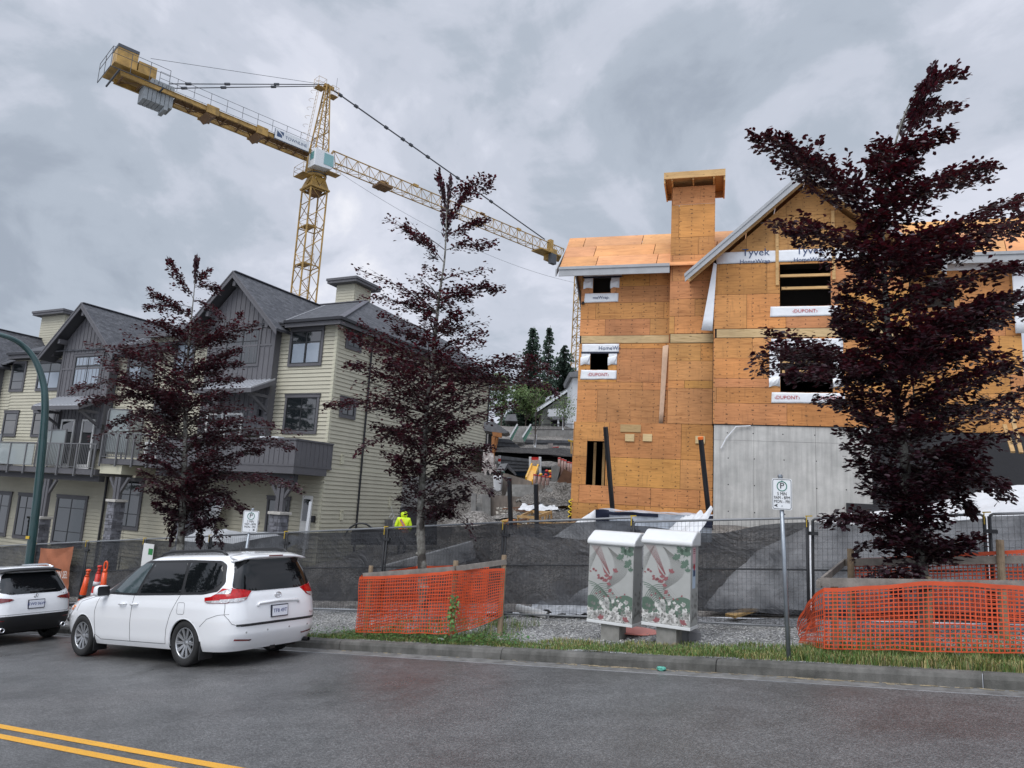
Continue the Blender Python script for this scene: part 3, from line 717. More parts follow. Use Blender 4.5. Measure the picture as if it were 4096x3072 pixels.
# ------------------------------------------------------------------ facade materials
def siding(name,col):
    mat(name,col,.7,var=.06,vscale=1.5,bump=.1,bscale=30)
siding('cream_siding',(.455,.432,.338)); mat('cream_trim',(.52,.50,.38),.6)
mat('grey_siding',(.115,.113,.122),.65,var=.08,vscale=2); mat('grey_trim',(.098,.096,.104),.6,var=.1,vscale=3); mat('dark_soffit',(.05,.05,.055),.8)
def shingle():
    m_=bpy.data.materials.new('shingles'); m_.use_nodes=True; t=m_.node_tree; b=t.nodes['Principled BSDF']; uv=N(t,'ShaderNodeUVMap')
    br=N(t,'ShaderNodeTexBrick',Scale=1.0); br.inputs['Brick Width'].default_value=.34; br.inputs['Row Height'].default_value=.145; br.inputs['Mortar Size'].default_value=.010; br.inputs['Color1'].default_value=(.055,.058,.068,1); br.inputs['Color2'].default_value=(.098,.101,.112,1); br.inputs['Mortar'].default_value=(.03,.03,.034,1); br.offset=.37
    L(t,uv.outputs[0],br.inputs['Vector'])
    nz=N(t,'ShaderNodeTexNoise',Scale=5.0,Detail=6.0); L(t,uv.outputs[0],nz.inputs['Vector'])
    L(t,mixc(t,1,br.outputs['Color'],ramp(t,nz.outputs[0],[(.3,.7),(.7,1.25)]),'MULTIPLY'),b.inputs['Base Color']); b.inputs['Roughness'].default_value=.85
    bp=N(t,'ShaderNodeBump',Strength=.8); bp.inputs['Distance'].default_value=.02; L(t,br.outputs['Color'],bp.inputs['Height']); L(t,bp.outputs[0],b.inputs['Normal'])
    MATS['shingles']=m_
shingle()
mat('ridge_cap',(.10,.10,.115),.85,var=.3,vscale=6); mat('gutter_black',(.012,.012,.016),.4); mat('window_frame_black',(.010,.011,.013),.35)
def glassm(name,base,sp_=1.0):
    m_=mat(name,base,.02,spec=sp_,coat=1.0)
    t=m_.node_tree; tcn=N(t,'ShaderNodeTexCoord'); nz=N(t,'ShaderNodeTexNoise',Scale=1.2,Detail=2.0); L(t,tcn.outputs['Object'],nz.inputs['Vector'])
    bp=N(t,'ShaderNodeBump',Strength=.06); bp.inputs['Distance'].default_value=.05; L(t,nz.outputs[0],bp.inputs['Height']); L(t,bp.outputs[0],t.nodes['Principled BSDF'].inputs['Coat Normal'])
    return m_
glassm('window_glass',(.012,.015,.017),.6); mat('blind_glass',(.25,.29,.34),.08,coat=.5,spec=.6)
mat('awning_metal',(.44,.45,.47),.35,metal=.1); mat('white_door',(.70,.70,.68),.5); mat('stone_cap',(.48,.46,.42),.8,var=.15,vscale=6,bump=.2)
mat('ledge_stone',(.145,.147,.165),.85,tint=True,bump=.5,bscale=25,var=.3,vscale=5)
mat('frosted_glass',(.33,.37,.37),.3,alpha=.62,spec=.6); mat('rail_metal',(.13,.13,.135),.5); mat('concrete',(.34,.335,.32),.85,col2=(.22,.215,.205),vscale=1.3,bump=.3,bscale=30,streak=.22)
mat('ac_white',(.66,.67,.66),.5); mat('blue_sticker',(.05,.30,.50),.4)

def face_uv(o,scale=1.0):
    """planar UVs in metres: v up the slope of each face, u across it"""
    me=o.data; uvl=me.uv_layers.new(name='UVMap')
    for p in me.polygons:
        n=p.normal; a=Vector((0,0,1)).cross(n)
        if a.length<1e-3: a=Vector((1,0,0))
        a.normalize(); b=n.cross(a)
        for li in p.loop_indices:
            v=me.vertices[me.loops[li].vertex_index].co; uvl.data[li].uv=(v.dot(a)*scale,v.dot(b)*scale)
def roof_slab(name,poly,th,mt,parent,uv=True):
    """poly: list of 3D points (planar), thickened downwards"""
    mb=MB(); mb.prism(poly,(0,0,-th)); o=mb.build(name,mt,parent,fix=True)
    if uv: face_uv(o)
    return o
def clapboards(mb,u0,u1,z0,z1,y,ex=.178,axis='u',holes=(),out=-1,lap=.032):
    """lapped boards on plane y (axis u) or plane u=y (axis n); out=-1 faces the camera side"""
    z=z0
    while z<z1-.01:
        zt=min(z+ex,z1); segs=[(u0,u1)]
        for (a,b,c,d) in holes:
            if c<zt and d>z:
                ns=[]
                for s0,s1 in segs:
                    if b<=s0 or a>=s1: ns.append((s0,s1)); continue
                    if a>s0: ns.append((s0,a))
                    if b<s1: ns.append((b,s1))
                segs=ns
        for s0,s1 in segs:
            if axis=='u': pts=[(s0,y+out*lap,z),(s1,y+out*lap,z),(s1,y,zt-.012),(s0,y,zt-.012)]; bt=[(s0,y,z),(s1,y,z),(s1,y+out*lap,z),(s0,y+out*lap,z)]
            else: pts=[(y-out*lap,s0,z),(y-out*lap,s1,z),(y,s1,zt),(y,s0,zt)]; bt=[(y,s0,z),(y,s1,z),(y-out*lap,s1,z),(y-out*lap,s0,z)]
            mb.add(pts,[(0,1,2,3)]); mb.add(bt,[(0,1,2,3)])
        z+=ex
def window(parent,fr,u0,u1,z0,z1,y,plane='u',trim=.11,rows=(.34,),cols=1,glass='window_glass',blind=None,head=.14,name='window',sill=True,cap=True):
    """framed window standing proud of the wall. fr: f(u,y,z)->local point ; y = wall plane, camera side negative"""
    g=lambda a,b,c:(a,b,c) if plane=='u' else (-b,a,c)
    def bx(mb,a0,a1,b0,b1,c0,c1):
        if plane=='u': mb.box(a0,a1,b0,b1,c0,c1)
        else: mb.box(-b1,-b0,a0,a1,c0,c1)
    yy=y-.034 if plane=='u' and y==0 or plane=='n' else y
    t=MB()
    bx(t,u0-trim,u0,yy-.045,yy+.01,z0-trim*1.1,z1+.001); bx(t,u1,u1+trim,yy-.045,yy+.01,z0-trim*1.1,z1+.001); bx(t,u0,u1,yy-.045,yy+.01,z0-trim*1.1,z0)
    bx(t,u0-trim-.03*cap,u1+trim+.03*cap,yy-.06,yy+.01,z1+.001,z1+head)
    if cap: bx(t,u0-trim-.05,u1+trim+.05,yy-.085,yy+.01,z1+head,z1+head+.03)
    wn=t.build(name,M_('grey_trim'),parent)
    f=MB(); k=.045
    bx(f,u0,u0+k,yy-.035,yy+.01,z0,z1); bx(f,u1-k,u1,yy-.035,yy+.01,z0,z1); bx(f,u0+k,u1-k,yy-.035,yy+.01,z0,z0+k); bx(f,u0+k,u1-k,yy-.035,yy+.01,z1-k,z1)
    for i in range(cols): 
        uc=u0+(u1-u0)*(i+1)/(cols+1); bx(f,uc-.03,uc+.03,yy-.030,yy+.01,z0+k,z1-k)
    for r_ in rows:
        zc=z1-(z1-z0)*r_; bx(f,u0+k,u1-k,yy-.028,yy+.01,zc-.02,zc+.02)
    f.build('frame',M_('window_frame_black'),wn)
    p=MB(); bx(p,u0+k*.5,u1-k*.5,yy-.018,yy-.012,z0+k*.5,z1-k*.5); p.build('pane',M_(glass),wn)
    if blind:
        q=MB()
        for (a0,a1,c0,c1) in blind: bx(q,u0+(u1-u0)*a0,u0+(u1-u0)*a1,yy-.021,yy-.0185,z0+(z1-z0)*c0,z0+(z1-z0)*c1)
        q.build('blind',M_('blind_glass'),wn)
    return wn

# ------------------------------------------------------------------ townhouses
def batten_wall(mb,u0,u1,y,zf0,zf1,sp=.30,w_=.04,d=.025):
    """vertical battens ; zf0/zf1 functions of u"""
    u=u0+sp/2
    while u<u1:
        a,b=zf0(u),zf1(u)
        if b-a>.1: mb.box(u-w_/2,u+w_/2,y-d,y+.002,a,b)
        u+=sp
th1=thing('townhouse','end townhouse with cream siding, solid grey balcony and a long side wall','townhouse',T.P,-T.az)
th1.location.z=0
ZE=7.30; ZG=-3.6
# solid core (so that nothing shows through)
mb=MB(); mb.box(-12.0,-.03,.03,14.2,ZG-1,ZE); mb.build('wall',M_('cream_trim'),th1)
mb=MB()
wins=[(-2.75,-.55,5.27,7.29),(-2.75,-.45,2.4,4.33),(-3.15,-1.5,-2.1,-.1)]
clapboards(mb,-12.0,0,ZG,ZE,0.0); mb.build('front_siding',M_('cream_siding'),th1)
mb=MB(); clapboards(mb,0,14.4,1.05,ZE,0,axis='n'); clapboards(mb,0,5.84,ZG,1.0,.012,axis='n'); mb.build('side_siding',M_('cream_siding'),th1)
mb=MB(); mb.box(-.01,.035,0,5.84,1.0,1.05); mb.build('belt_course',M_('cream_trim'),th1)
mb=MB(); mb.box(-.13,.022,-.022,.13,.4,ZE); mb.build('corner_board',M_('cream_trim'),th1)
mb=MB(); mb.box(-.13,.022,-.022,.13,ZG,.36); mb.build('corner_board',M_('cream_trim'),th1)
mb=MB(); mb.box(-.3,.05,5.85,14.3,-3,1.02); mb.build('foundation_wall',M_('concrete'),th1)
# gabled bay A : u -7.05..-3.2 at y=-.4
def bay(parent,ul,ur,apex_u,apex_z,eave_z,eul,eur,dz,y=-.42,win=None,ridge_back=5.0,zb=2.3,over=1.0):
    yb=y
    sl=(apex_z-eave_z)/((eur-eul)/2)
    zr=lambda u: apex_z-.28-abs(u-apex_u)*sl
    mb=MB(); poly=[(ul,yb,zb),(ur,yb,zb),(ur,yb,zr(ur)),(apex_u,yb,zr(apex_u)),(ul,yb,zr(ul))]
    mb.prism(poly,(0,.9,0)); mb.build('bay_wall',M_('grey_siding'),parent)
    mb=MB(); batten_wall(mb,ul+.05,ur-.05,yb,lambda u:zb,lambda u:zr(u)-.04); mb.box(ul,ur,yb-.03,yb,eave_z-.55-.09,eave_z-.55)
    mb.build('battens',M_('grey_siding'),parent)
    for u in (ul,ur): mb=MB(); mb.box(u-.07,u+.07,yb-.035,yb+.06,zb,zr(u)-.05); mb.build('corner_trim',M_('grey_trim'),parent)
    # roof slopes
    yo=yb-over+.42; A=(apex_u,yo,apex_z); Bk=(apex_u,ridge_back,apex_z)
    for s_,eu in ((1,eur),(-1,eul)):
        P=[A,(eu,yo,eave_z),(eu,ridge_back if s_<0 else ridge_back,eave_z),Bk]
        roof_slab('bay_roof',P,.06,M_('shingles'),parent)
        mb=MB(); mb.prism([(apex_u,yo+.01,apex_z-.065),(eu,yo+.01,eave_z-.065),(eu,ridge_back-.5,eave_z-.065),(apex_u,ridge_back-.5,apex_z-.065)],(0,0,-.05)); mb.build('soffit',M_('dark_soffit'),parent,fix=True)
        # barge board
        mb=MB(); d=.26
        mb.prism([(apex_u,yo-.045,apex_z+.0),(eu+s_*.06,yo-.045,eave_z-.06),(eu+s_*.06,yo-.045,eave_z-.06-d),(apex_u,yo-.045,apex_z-d-.04)],(0,.045,0)); mb.build('barge_board',M_('grey_trim'),parent,fix=True)
        mb=MB(); mb.prism([(apex_u,yo-.07,apex_z+.02),(eu+s_*.07,yo-.07,eave_z-.04),(eu+s_*.07,yo-.07,eave_z-.12),(apex_u,yo-.07,apex_z-.06)],(0,.03,0)); mb.build('barge_trim',M_('grey_trim'),parent,fix=True)
    mb=MB(); mb.bar((apex_u,yo,apex_z+.02),(apex_u,ridge_back,apex_z+.02),.22,.04); mb.build('ridge_cap',M_('ridge_cap'),parent)
    # timber brackets under the gable
    for u in (apex_u,ul+.12,ur-.12):
        mb=MB(); zt=zr(u)-(.02 if u!=apex_u else .1); mb.box(u-.09,u+.09,yo+.1,yb+.1,zt-.28,zt-.04); mb.build('bracket',M_('grey_trim'),parent)
bay(th1,-7.25,-3.2,-5.62,9.86,7.0,-8.62,-2.62,0,ridge_back=5.0)
window(th1,None,-6.1,-4.12,5.55,7.16,-.42,cols=1)
window(th1,None,-2.52,-.82,5.55,7.02,0,blind=[(.06,.46,.03,.62),(.54,.94,.03,.62)],cap=False,head=.24)
window(th1,None,-2.42,-.72,2.55,4.02,0)
window(th1,None,-9.9,-8.75,5.4,6.8,0,blind=[(.06,.94,.03,.95)])
# side windows
window(th1,None,.66,1.52,6.45,7.08,0,plane='n',rows=(.5,),head=.10,cap=False,trim=.13)
window(th1,None,.68,1.52,3.38,4.02,0,plane='n',rows=(),head=.14,trim=.13)
# main roof : ridge parallel to the street, hip at the end
RZ=10.0; EZ=7.40
E0=(-12.3,-.5,EZ); E1=(.5,-.5,EZ); HP=(-2.75,5.3,RZ); HB=(-3.4,14.9,RZ); E2=(.5,14.9,EZ); RL=(-12.3,5.3,RZ)
roof_slab('roof',[E0,E1,HP,RL],.07,M_('shingles'),th1); roof_slab('roof',[E1,E2,HB,HP],.07,M_('shingles'),th1)
roof_slab('roof',[RL,HP,HB,(-12.3,14.9,RZ-.6)],.07,M_('shingles'),th1)
mb=MB(); mb.bar(E1,HP,.28,.05); mb.build('hip_cap',M_('ridge_cap'),th1)
mb=MB(); mb.bar(RL,HP,.28,.05); mb.build('hip_cap',M_('ridge_cap'),th1)
mb=MB(); mb.bar((-2.72,-.42,EZ+.07),(-5.2,4.95,9.85),.03,.02); mb.build('valley_flashing',M_('awning_metal'),th1)
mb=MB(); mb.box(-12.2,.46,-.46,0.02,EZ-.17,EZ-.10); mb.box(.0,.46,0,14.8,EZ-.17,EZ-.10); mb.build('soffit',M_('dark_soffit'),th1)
mb=MB(); mb.box(-2.6,.5,-.505,-.465,EZ-.28,EZ-.075); mb.build('fascia',M_('grey_trim'),th1)
mb=MB(); mb.box(-12.3,-8.3,-.505,-.465,EZ-.28,EZ-.075); mb.build('fascia',M_('grey_trim'),th1)
mb=MB(); mb.box(.465,.505,-.5,14.9,EZ-.28,EZ-.075); mb.build('fascia',M_('grey_trim'),th1)
mb=MB(); mb.box(-2.6,.62,-.62,-.51,EZ-.09,EZ+.035); mb.build('gutter',M_('gutter_black'),th1)
mb=MB(); mb.box(.51,.62,-.51,14.9,EZ-.09,EZ+.035); mb.build('gutter',M_('gutter_black'),th1)
for y,z1,z0 in ((2.4,EZ-.3,-2.6),(14.35,EZ-.3,.4)):
    mb=MB(); mb.tube([(.45,y,EZ-.1),(.1,y,EZ-.45),(.075,y,z1-.5),(.075,y,z0)],.045,8); mb.build('downpipe',M_('gutter_black'),th1)
def chimney(parent,u0,u1,y0,y1,z0,z1):
    mb=MB(); mb.box(u0,u1,y0,y1,z0,z1); c=mb.build('chimney',M_('cream_trim'),parent)
    q=MB(); z=z0; k=0
    while z<z1-.02:
        zt=min(z+.16,z1); 
        for (a0,a1,fx) in ((u0,u1,'f'),(y0,y1,'s')):
            a=a0-(k%2)*.08
            while a<a1:
                s0,s1=max(a,a0)+.004,min(a+.19,a1)-.004; j=uni(0,.012)
                if s1>s0+.01:
                    if fx=='f': q.add([(s0,y0-.02,z+j),(s1,y0-.02,z+j),(s1,y0-.004,zt),(s0,y0-.004,zt),(s0,y0,z+j),(s1,y0,z+j)],[(0,1,2,3),(0,1,5,4)])
                    else: q.add([(u1+.02,s0,z+j),(u1+.02,s1,z+j),(u1+.004,s1,zt),(u1+.004,s0,zt),(u1,s0,z+j),(u1,s1,z+j)],[(0,1,2,3),(0,1,5,4)])
                a+=.19
        z+=.16;k+=1
    q.build('shingle_cladding',M_('cream_siding'),c)
    q=MB(); q.box(u0-.35,u1+.35,y0-.4,y1+.4,z1,z1+.14); q.box(u0-.40,u1+.40,y0-.45,y1+.45,z1+.14,z1+.27); q.build('chimney_cap',M_('grey_trim'),c)
chimney(th1,-5.1,-3.85,5.6,7.0,9.2,11.15)
# awning over the balcony door
def awning(parent,u0,u1,y0,y1,zt,zb):
    mb=MB(); mb.prism([(u0,y0,zt),(u1,y0,zt),(u1,y1,zb),(u0,y1,zb)],(0,0,-.04)); 
    u=u0
    while u<=u1+.01: mb.bar((u,y0,zt+.02),(u,y1,zb+.02),.03,.045); u+=(u1-u0)/12
    a=mb.build('awning',M_('awning_metal'),parent)
    mb=MB(); mb.box(u0-.05,u1+.05,y1-.04,y1,zb-.22,zb-.02); mb.build('awning_fascia',M_('grey_trim'),a)
    for u in (u0-.04,u1+.04): mb=MB(); mb.prism([(u-.03,y0,zt-.04),(u-.03,y1,zb-.04),(u-.03,y1,zb-.2),(u-.03,y0,zt-.24)],(.06,0,0)); mb.build('awning_board',M_('grey_trim'),a)
    for u in (u0+.25,u1-.25):
        mb=MB(); mb.bar((u,y0,zb-.9),(u,y1+.15,zb-.2),.10,.14,up=(1,0,0)); mb.bar((u,y0+.0,zb-.22),(u,y1+.1,zb-.22),.09,.12); mb.box(u-.06,u+.06,y0-.10,y0,zb-1.0,zb-.1); mb.build('bracket',M_('grey_trim'),a)
awning(th1,-6.3,-2.9,-.44,-1.75,4.80,4.22)
# balcony A: solid battened parapet, wraps past the corner
def slab(parent,u0,u1,y0,z0,z1,name='balcony_floor'):
    mb=MB(); mb.box(u0,u1,y0,0,z0,z1); return mb.build(name,M_('grey_trim'),parent)
bal=slab(th1,-8.3,.12,-2.0,.64,.93,'balcony')
mb=MB(); mb.box(-7.9,.10,-1.98,-1.88,.93,1.98); mb.box(.0,.10,-1.88,.3,.93,1.98); mb.build('parapet',M_('grey_siding'),bal)
mb=MB(); batten_wall(mb,-7.9,.0,-1.98,lambda u:1.02,lambda u:1.97,sp=.26,w_=.04); mb.build('battens',M_('grey_siding'),bal)
mb=MB()
y=-1.84
while y<.3: mb.box(.10,.125,y-.02,y+.02,1.0,1.97); y+=.26
mb.build('battens',M_('grey_siding'),bal)
mb=MB(); mb.box(-7.92,.14,-2.02,-1.84,1.98,2.05); mb.box(-.04,.14,-1.84,.3,1.98,2.05); mb.build('parapet_cap',M_('grey_trim'),bal)
mb=MB(); mb.box(-7.9,.135,-2.02,-1.98,.93,1.01); mb.box(.10,.135,-1.98,.3,.93,1.01); mb.build('base_trim',M_('grey_trim'),bal)
mb=MB(); mb.box(-8.1,-.05,-1.75,-1.5,.30,.62); mb.build('beam',M_('dark_soffit'),th1)
# doors on the balcony level
def door(parent,u0,u1,z0,z1,y,glass=True,name='door',mt='white_door'):
    mb=MB(); k=.10
    mb.box(u0,u0+k,y-.06,y,z0,z1); mb.box(u1-k,u1,y-.06,y,z0,z1); mb.box(u0+k,u1-k,y-.06,y,z1-k,z1); mb.box(u0+k,u1-k,y-.06,y,z0,z0+.25)
    d=mb.build(name,M_(mt),parent); mb=MB(); mb.box(u0+k,u1-k,y-.03,y-.01,z0+.25,z1-k); mb.build('door_glass',M_('window_glass'),d)
    mb=MB(); mb.box(u1-k*.7,u1-k*.3,y-.11,y-.06,z0+.95,z0+1.1); mb.build('handle',M_('black_trim'),d)
door(th1,-5.6,-4.55,.93,3.3,-.43); door(th1,-6.8,-5.75,.93,3.3,-.43)
def wall_lamp(parent,u,y,z):
    mb=MB(); mb.box(u-.05,u+.05,y-.03,y,z-.10,z+.10); mb.box(u-.07,u+.07,y-.16,y-.03,z-.14,z+.14); mb.build('wall_lamp',M_('gutter_black'),parent,bevel=.01)
wall_lamp(th1,-3.55,-.44,3.3)
# ground floor A
window(th1,None,-2.85,-1.75,-2.15,-.45,0,rows=(.62,),cols=0,trim=.09)
window(th1,None,-8.3,-7.4,-2.2,-.5,0,rows=(.35,.7),cols=1)
mb=MB(); mb.box(-1.0,-.45,-.05,0,-2.4,-.2); d=mb.build('entrance_door',M_('white_door'),th1); mb=MB(); mb.box(-.9,-.55,-.07,-.05,-1.25,-.35); mb.build('door_glass',M_('window_glass'),d)
wall_lamp(th1,-.25,-.02,-1.15)
# stone piers with timber posts
def pier(parent,u,y,z0,z1,w_=.46,post=True,zt=.35):
    mb=MB(); mb.box(u-w_*.45,u+w_*.45,y-w_*.45,y+w_*.45,z0,z1); p=mb.build('stone_pier',M_('concrete'),parent)
    q=MB(); z=z0
    while z<z1-.02:
        zt_=min(z+uni(.09,.16),z1)
        if z1-zt_<.05: zt_=z1
        for k in range(4):
            a=-w_/2-.03
            while a<w_/2+.02:
                b=min(a+uni(.14,.34),w_/2+.03)
                if w_/2+.03-b<.06: b=w_/2+.03
                dd=w_/2+uni(.015,.05); c=[(a+.006,-dd),(b-.006,-dd),(b-.006,-w_*.40),(a+.006,-w_*.40)]
                q.col=tuple([uni(.55,1.5)]*3)
                rot=[(lambda x,y_:(x,y_)),(lambda x,y_:(-y_,x)),(lambda x,y_:(-x,-y_)),(lambda x,y_:(y_,-x))][k]
                P=[(u+rot(*e)[0],y+rot(*e)[1]) for e in c]
                vs=[(x,y_,z+.006) for x,y_ in P]+[(x,y_,zt_-.004) for x,y_ in P]
                q.add(vs,[(0,1,2,3),(4,5,6,7),(0,1,5,4),(1,2,6,5),(2,3,7,6),(3,0,4,7)]); a=b
        z=zt_
    q.build('stone_facing',M_('ledge_stone'),p)
    q=MB(); q.box(u-w_/2-.1,u+w_/2+.1,y-w_/2-.1,y+w_/2+.1,z1,z1+.11); q.build('pier_cap',M_('stone_cap'),p,bevel=.01)
    if post:
        for du in (-.13,.10): q=MB(); q.box(u+du-.085,u+du+.085,y-.09,y+.09,z1+.11,zt); q.build('post',M_('grey_trim'),p)
        for sg in (-1,1): q=MB(); q.bar((u+sg*.10,y,zt-.75),(u+sg*.62,y,zt-.03),.12,.12); q.build('knee_brace',M_('grey_trim'),p)
pier(th1,-.72,-1.6,-3.7,-1.0); pier(th1,-5.9,-1.6,-3.9,-.85)
pier(th1,-1.05,-3.6,-3.9,-1.95,w_=.34,post=False)
# utilities on the side wall
for (y,z) in ((1.05,1.45),(1.35,-.95),(4.9,-.35)):
    mb=MB(); mb.box(.02,.07,y-.10,y+.10,z-.22,z+.2); mb.build('vent_cover',M_('cream_trim'),th1)
    mb=MB(); mb.box(.07,.10,y-.07,y+.07,z+.16,z+.2); mb.build('vent_hood',M_('cream_trim'),th1)
mb=MB(); mb.box(.02,.25,4.6,4.95,-1.6,-1.15); mb.build('meter_box',M_('rail_metal'),th1)
mb=MB(); mb.tube([(.16,4.8,-1.6),(.16,4.8,-2.8)],.04,6); mb.build('conduit',M_('white_plastic'),th1)
mb=MB(); mb.tube([(.1,4.9,-.5),(.14,5.0,-.75),(.16,5.15,-.95),(.12,5.0,-1.15),(.12,4.8,-1.0),(.15,4.95,-.85),(.15,5.2,-1.1),(.15,5.1,-1.6)],.012,5); mb.build('cable',M_('white_plastic'),th1)
mb=MB(); mb.lathe([(.12,0),(.09,.28),(.12,.3),(.12,.34),(0,.36)],(-1.2,6.5,8.85),(0,0,1),10); mb.build('roof_vent',M_('ridge_cap'),th1)

# ---- second unit, lower down the hill, with open railing balcony
th2=thing('townhouse','middle townhouse with grey gable, metal awning and glass railed balcony behind the lamp post','townhouse',T.P,-T.az)
mb=MB(); mb.box(-23.1,-12.05,.03,14.2,-5.5,6.7); mb.build('wall',M_('cream_trim'),th2)
mb=MB(); clapboards(mb,-23.1,-12.02,-5.2,6.6,0); mb.build('front_siding',M_('cream_siding'),th2)
bay(th2,-18.15,-14.25,-16.4,9.12,6.3,-19.45,-13.35,0,ridge_back=4.6,zb=1.5)
roof_slab('roof',[(-23.1,-.5,6.75),(-9.75,-.5,6.75),(-9.75,4.9,9.25),(-23.1,4.9,9.25)],.07,M_('shingles'),th2)
roof_slab('roof',[(-23.1,4.9,9.25),(-9.75,4.9,9.25),(-9.75,12,6.3),(-23.1,12,6.3)],.07,M_('shingles'),th2)
mb=MB(); mb.bar((-23.1,4.9,9.28),(-9.75,4.9,9.28),.28,.05); mb.build('ridge_cap',M_('ridge_cap'),th2)
mb=MB(); mb.bar((-13.5,-.42,6.82),(-15.6,3.9,8.85),.03,.02); mb.build('valley_flashing',M_('awning_metal'),th2)
mb=MB(); mb.bar((-18.95,-.42,6.82),(-16.8,3.9,8.85),.03,.02); mb.build('valley_flashing',M_('awning_metal'),th2)
for a,b in ((-23.1,-19.0),(-13.4,-9.75)):
    mb=MB(); mb.box(a,b,-.505,-.465,6.45,6.67); mb.build('fascia',M_('grey_trim'),th2)
    mb=MB(); mb.box(a,b+.06,-.62,-.51,6.65,6.78); mb.build('gutter',M_('gutter_black'),th2)
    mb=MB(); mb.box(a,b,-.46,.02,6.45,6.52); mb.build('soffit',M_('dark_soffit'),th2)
window(th2,None,-17.05,-14.95,4.8,6.35,-.42,blind=[(.05,.48,.03,.62),(.52,.95,.03,.62),(.05,.48,.7,.96),(.52,.95,.7,.96)],trim=.14)
window(th2,None,-20.75,-18.85,4.75,6.2,0,blind=[(.05,.48,.03,.62),(.52,.95,.03,.62)],cap=False)
window(th2,None,-23.2,-22.1,4.75,6.25,0,rows=(.33,.68),cols=0,cap=False)
window(th2,None,-13.3,-11.4,4.9,6.25,0,blind=[(.05,.48,.03,.62)],cap=False)
window(th2,None,-23.2,-22.1,2.2,3.4,0,cols=0); window(th2,None,-20.5,-18.5,2.2,3.4,0)
awning(th2,-17.9,-14.2,-.44,-1.75,4.20,3.55)
door(th2,-17.4,-16.3,.45,3.0,-.43); door(th2,-15.7,-14.7,.45,3.0,-.43)
wall_lamp(th2,-14.0,-.44,2.6)
bl2=slab(th2,-24.2,-11.9,-2.0,.18,.45,'balcony')
mb=MB(); mb.box(-24.2,-11.9,-1.75,-1.45,-.12,.15); mb.build('beam',M_('dark_soffit'),th2)
# railing: posts, rails, pickets / glass
u=-24.0
for i in range(10):
    mb=MB(); mb.box(u-.035,u+.035,-2.08,-2.01,.08,1.60); mb.build('rail_post',M_('rail_metal'),bl2); u+=1.33
mb=MB(); mb.box(-24.1,-11.95,-2.08,-2.01,1.60,1.65); mb.box(-24.1,-11.95,-2.06,-2.03,.50,.53); mb.build('hand_rail',M_('rail_metal'),bl2)
mb=MB(); u=-16.7
while u<-12.0: mb.box(u-.01,u+.01,-2.055,-2.035,.53,1.60); u+=.12
mb.build('picket_railing',M_('rail_metal'),bl2)
mb=MB(); mb.box(-24.0,-16.75,-2.05,-2.04,.53,1.58); mb.build('glass_panel',M_('frosted_glass'),bl2)
def screen(parent,pts,z0,z1):
    mb=MB()
    for (a,b) in zip(pts[:-1],pts[1:]): mb.bar((a[0],a[1],(z0+z1)/2),(b[0],b[1],(z0+z1)/2),.012,z1-z0)
    s_=mb.build('privacy_screen',M_('frosted_glass'),parent); mb=MB()
    for p in pts: mb.box(p[0]-.03,p[0]+.03,p[1]-.03,p[1]+.03,z0-.3,z1+.03)
    for (a,b) in zip(pts[:-1],pts[1:]): mb.bar((a[0],a[1],z1+.02),(b[0],b[1],z1+.02),.05,.05)
    mb.build('screen_frame',M_('rail_metal'),s_)
screen(bl2,[(-18.9,-.6),(-17.2,-1.0),(-15.4,-1.4)],.6,2.35); screen(bl2,[(-22.9,-.6),(-21.5,-1.0)],.6,2.1)
# AC units
def ac(parent,u,y,z,label):
    t=thing('heat_pump',label,'heat pump',parent.matrix_basis@Vector((0,0,0)) if False else T.w(u,y,z),-T.az,group='heat pumps on the balconies')
    mb=MB(); mb.box(-.45,.45,-.18,.18,.05,.85); mb.build('casing',M_('ac_white'),t,bevel=.02)
    mb=MB(); 
    for r_ in (.08,.16,.24,.31): mb.tube([(.1+r_*math.cos(a),-.195,.45+r_*math.sin(a)) for a in [2*PI*i/20 for i in range(20)]],.010,4,closed=True)
    for k in range(8): mb.bar((.1,-.195,.45),(.1+.31*math.cos(k*PI/4),-.195,.45+.31*math.sin(k*PI/4)),.012,.012,up=(0,1,0))
    mb.build('fan_grille',M_('rail_metal'),t)
    mb=MB(); mb.lathe([(0,.0),(.30,.0)],(.1,-.187,.45),(0,-1,0),20); mb.build('fan_opening',M_('black_trim'),t)
    for x in (-.3,.3): mb=MB(); mb.box(x-.04,x+.04,-.18,.18,0,.05); mb.build('foot',M_('rail_metal'),t)
ac(th2,-20.4,-1.2,.48,'white heat pump at the left picture edge behind the glass balcony railing')
ac(th1,-9.4,-1.0,1.0,'white heat pump on the balcony right behind the leftmost tree')
# middle balcony (between the bays)
bl3=slab(th1,-11.7,-8.3,-2.0,.72,.98,'balcony')
for i,u in enumerate((-11.6,-10.5,-9.4,-8.4)):
    mb=MB(); mb.box(u-.035,u+.035,-2.08,-2.01,.62,2.1); mb.build('rail_post',M_('rail_metal'),bl3)
mb=MB(); mb.box(-11.65,-8.3,-2.08,-2.01,2.1,2.15); mb.box(-11.65,-8.3,-2.06,-2.03,1.05,1.08); mb.build('hand_rail',M_('rail_metal'),bl3)
mb=MB(); u=-11.55
while u<-8.4: mb.box(u-.01,u+.01,-2.055,-2.035,1.08,2.10); u+=.12
mb.build('picket_railing',M_('rail_metal'),bl3)
screen(bl3,[(-11.6,-1.95),(-11.6,-1.0),(-11.6,-.1)],1.2,3.2); screen(bl3,[(-11.6,-1.9),(-10.6,-1.5)],1.3,3.3)
mb=MB(); mb.box(-11.7,-10.2,-1.9,-.02,.28,.70); mb.build('box_beam',M_('cream_trim'),th1)
window(th1,None,-10.9,-9.4,3.0,4.2,0)
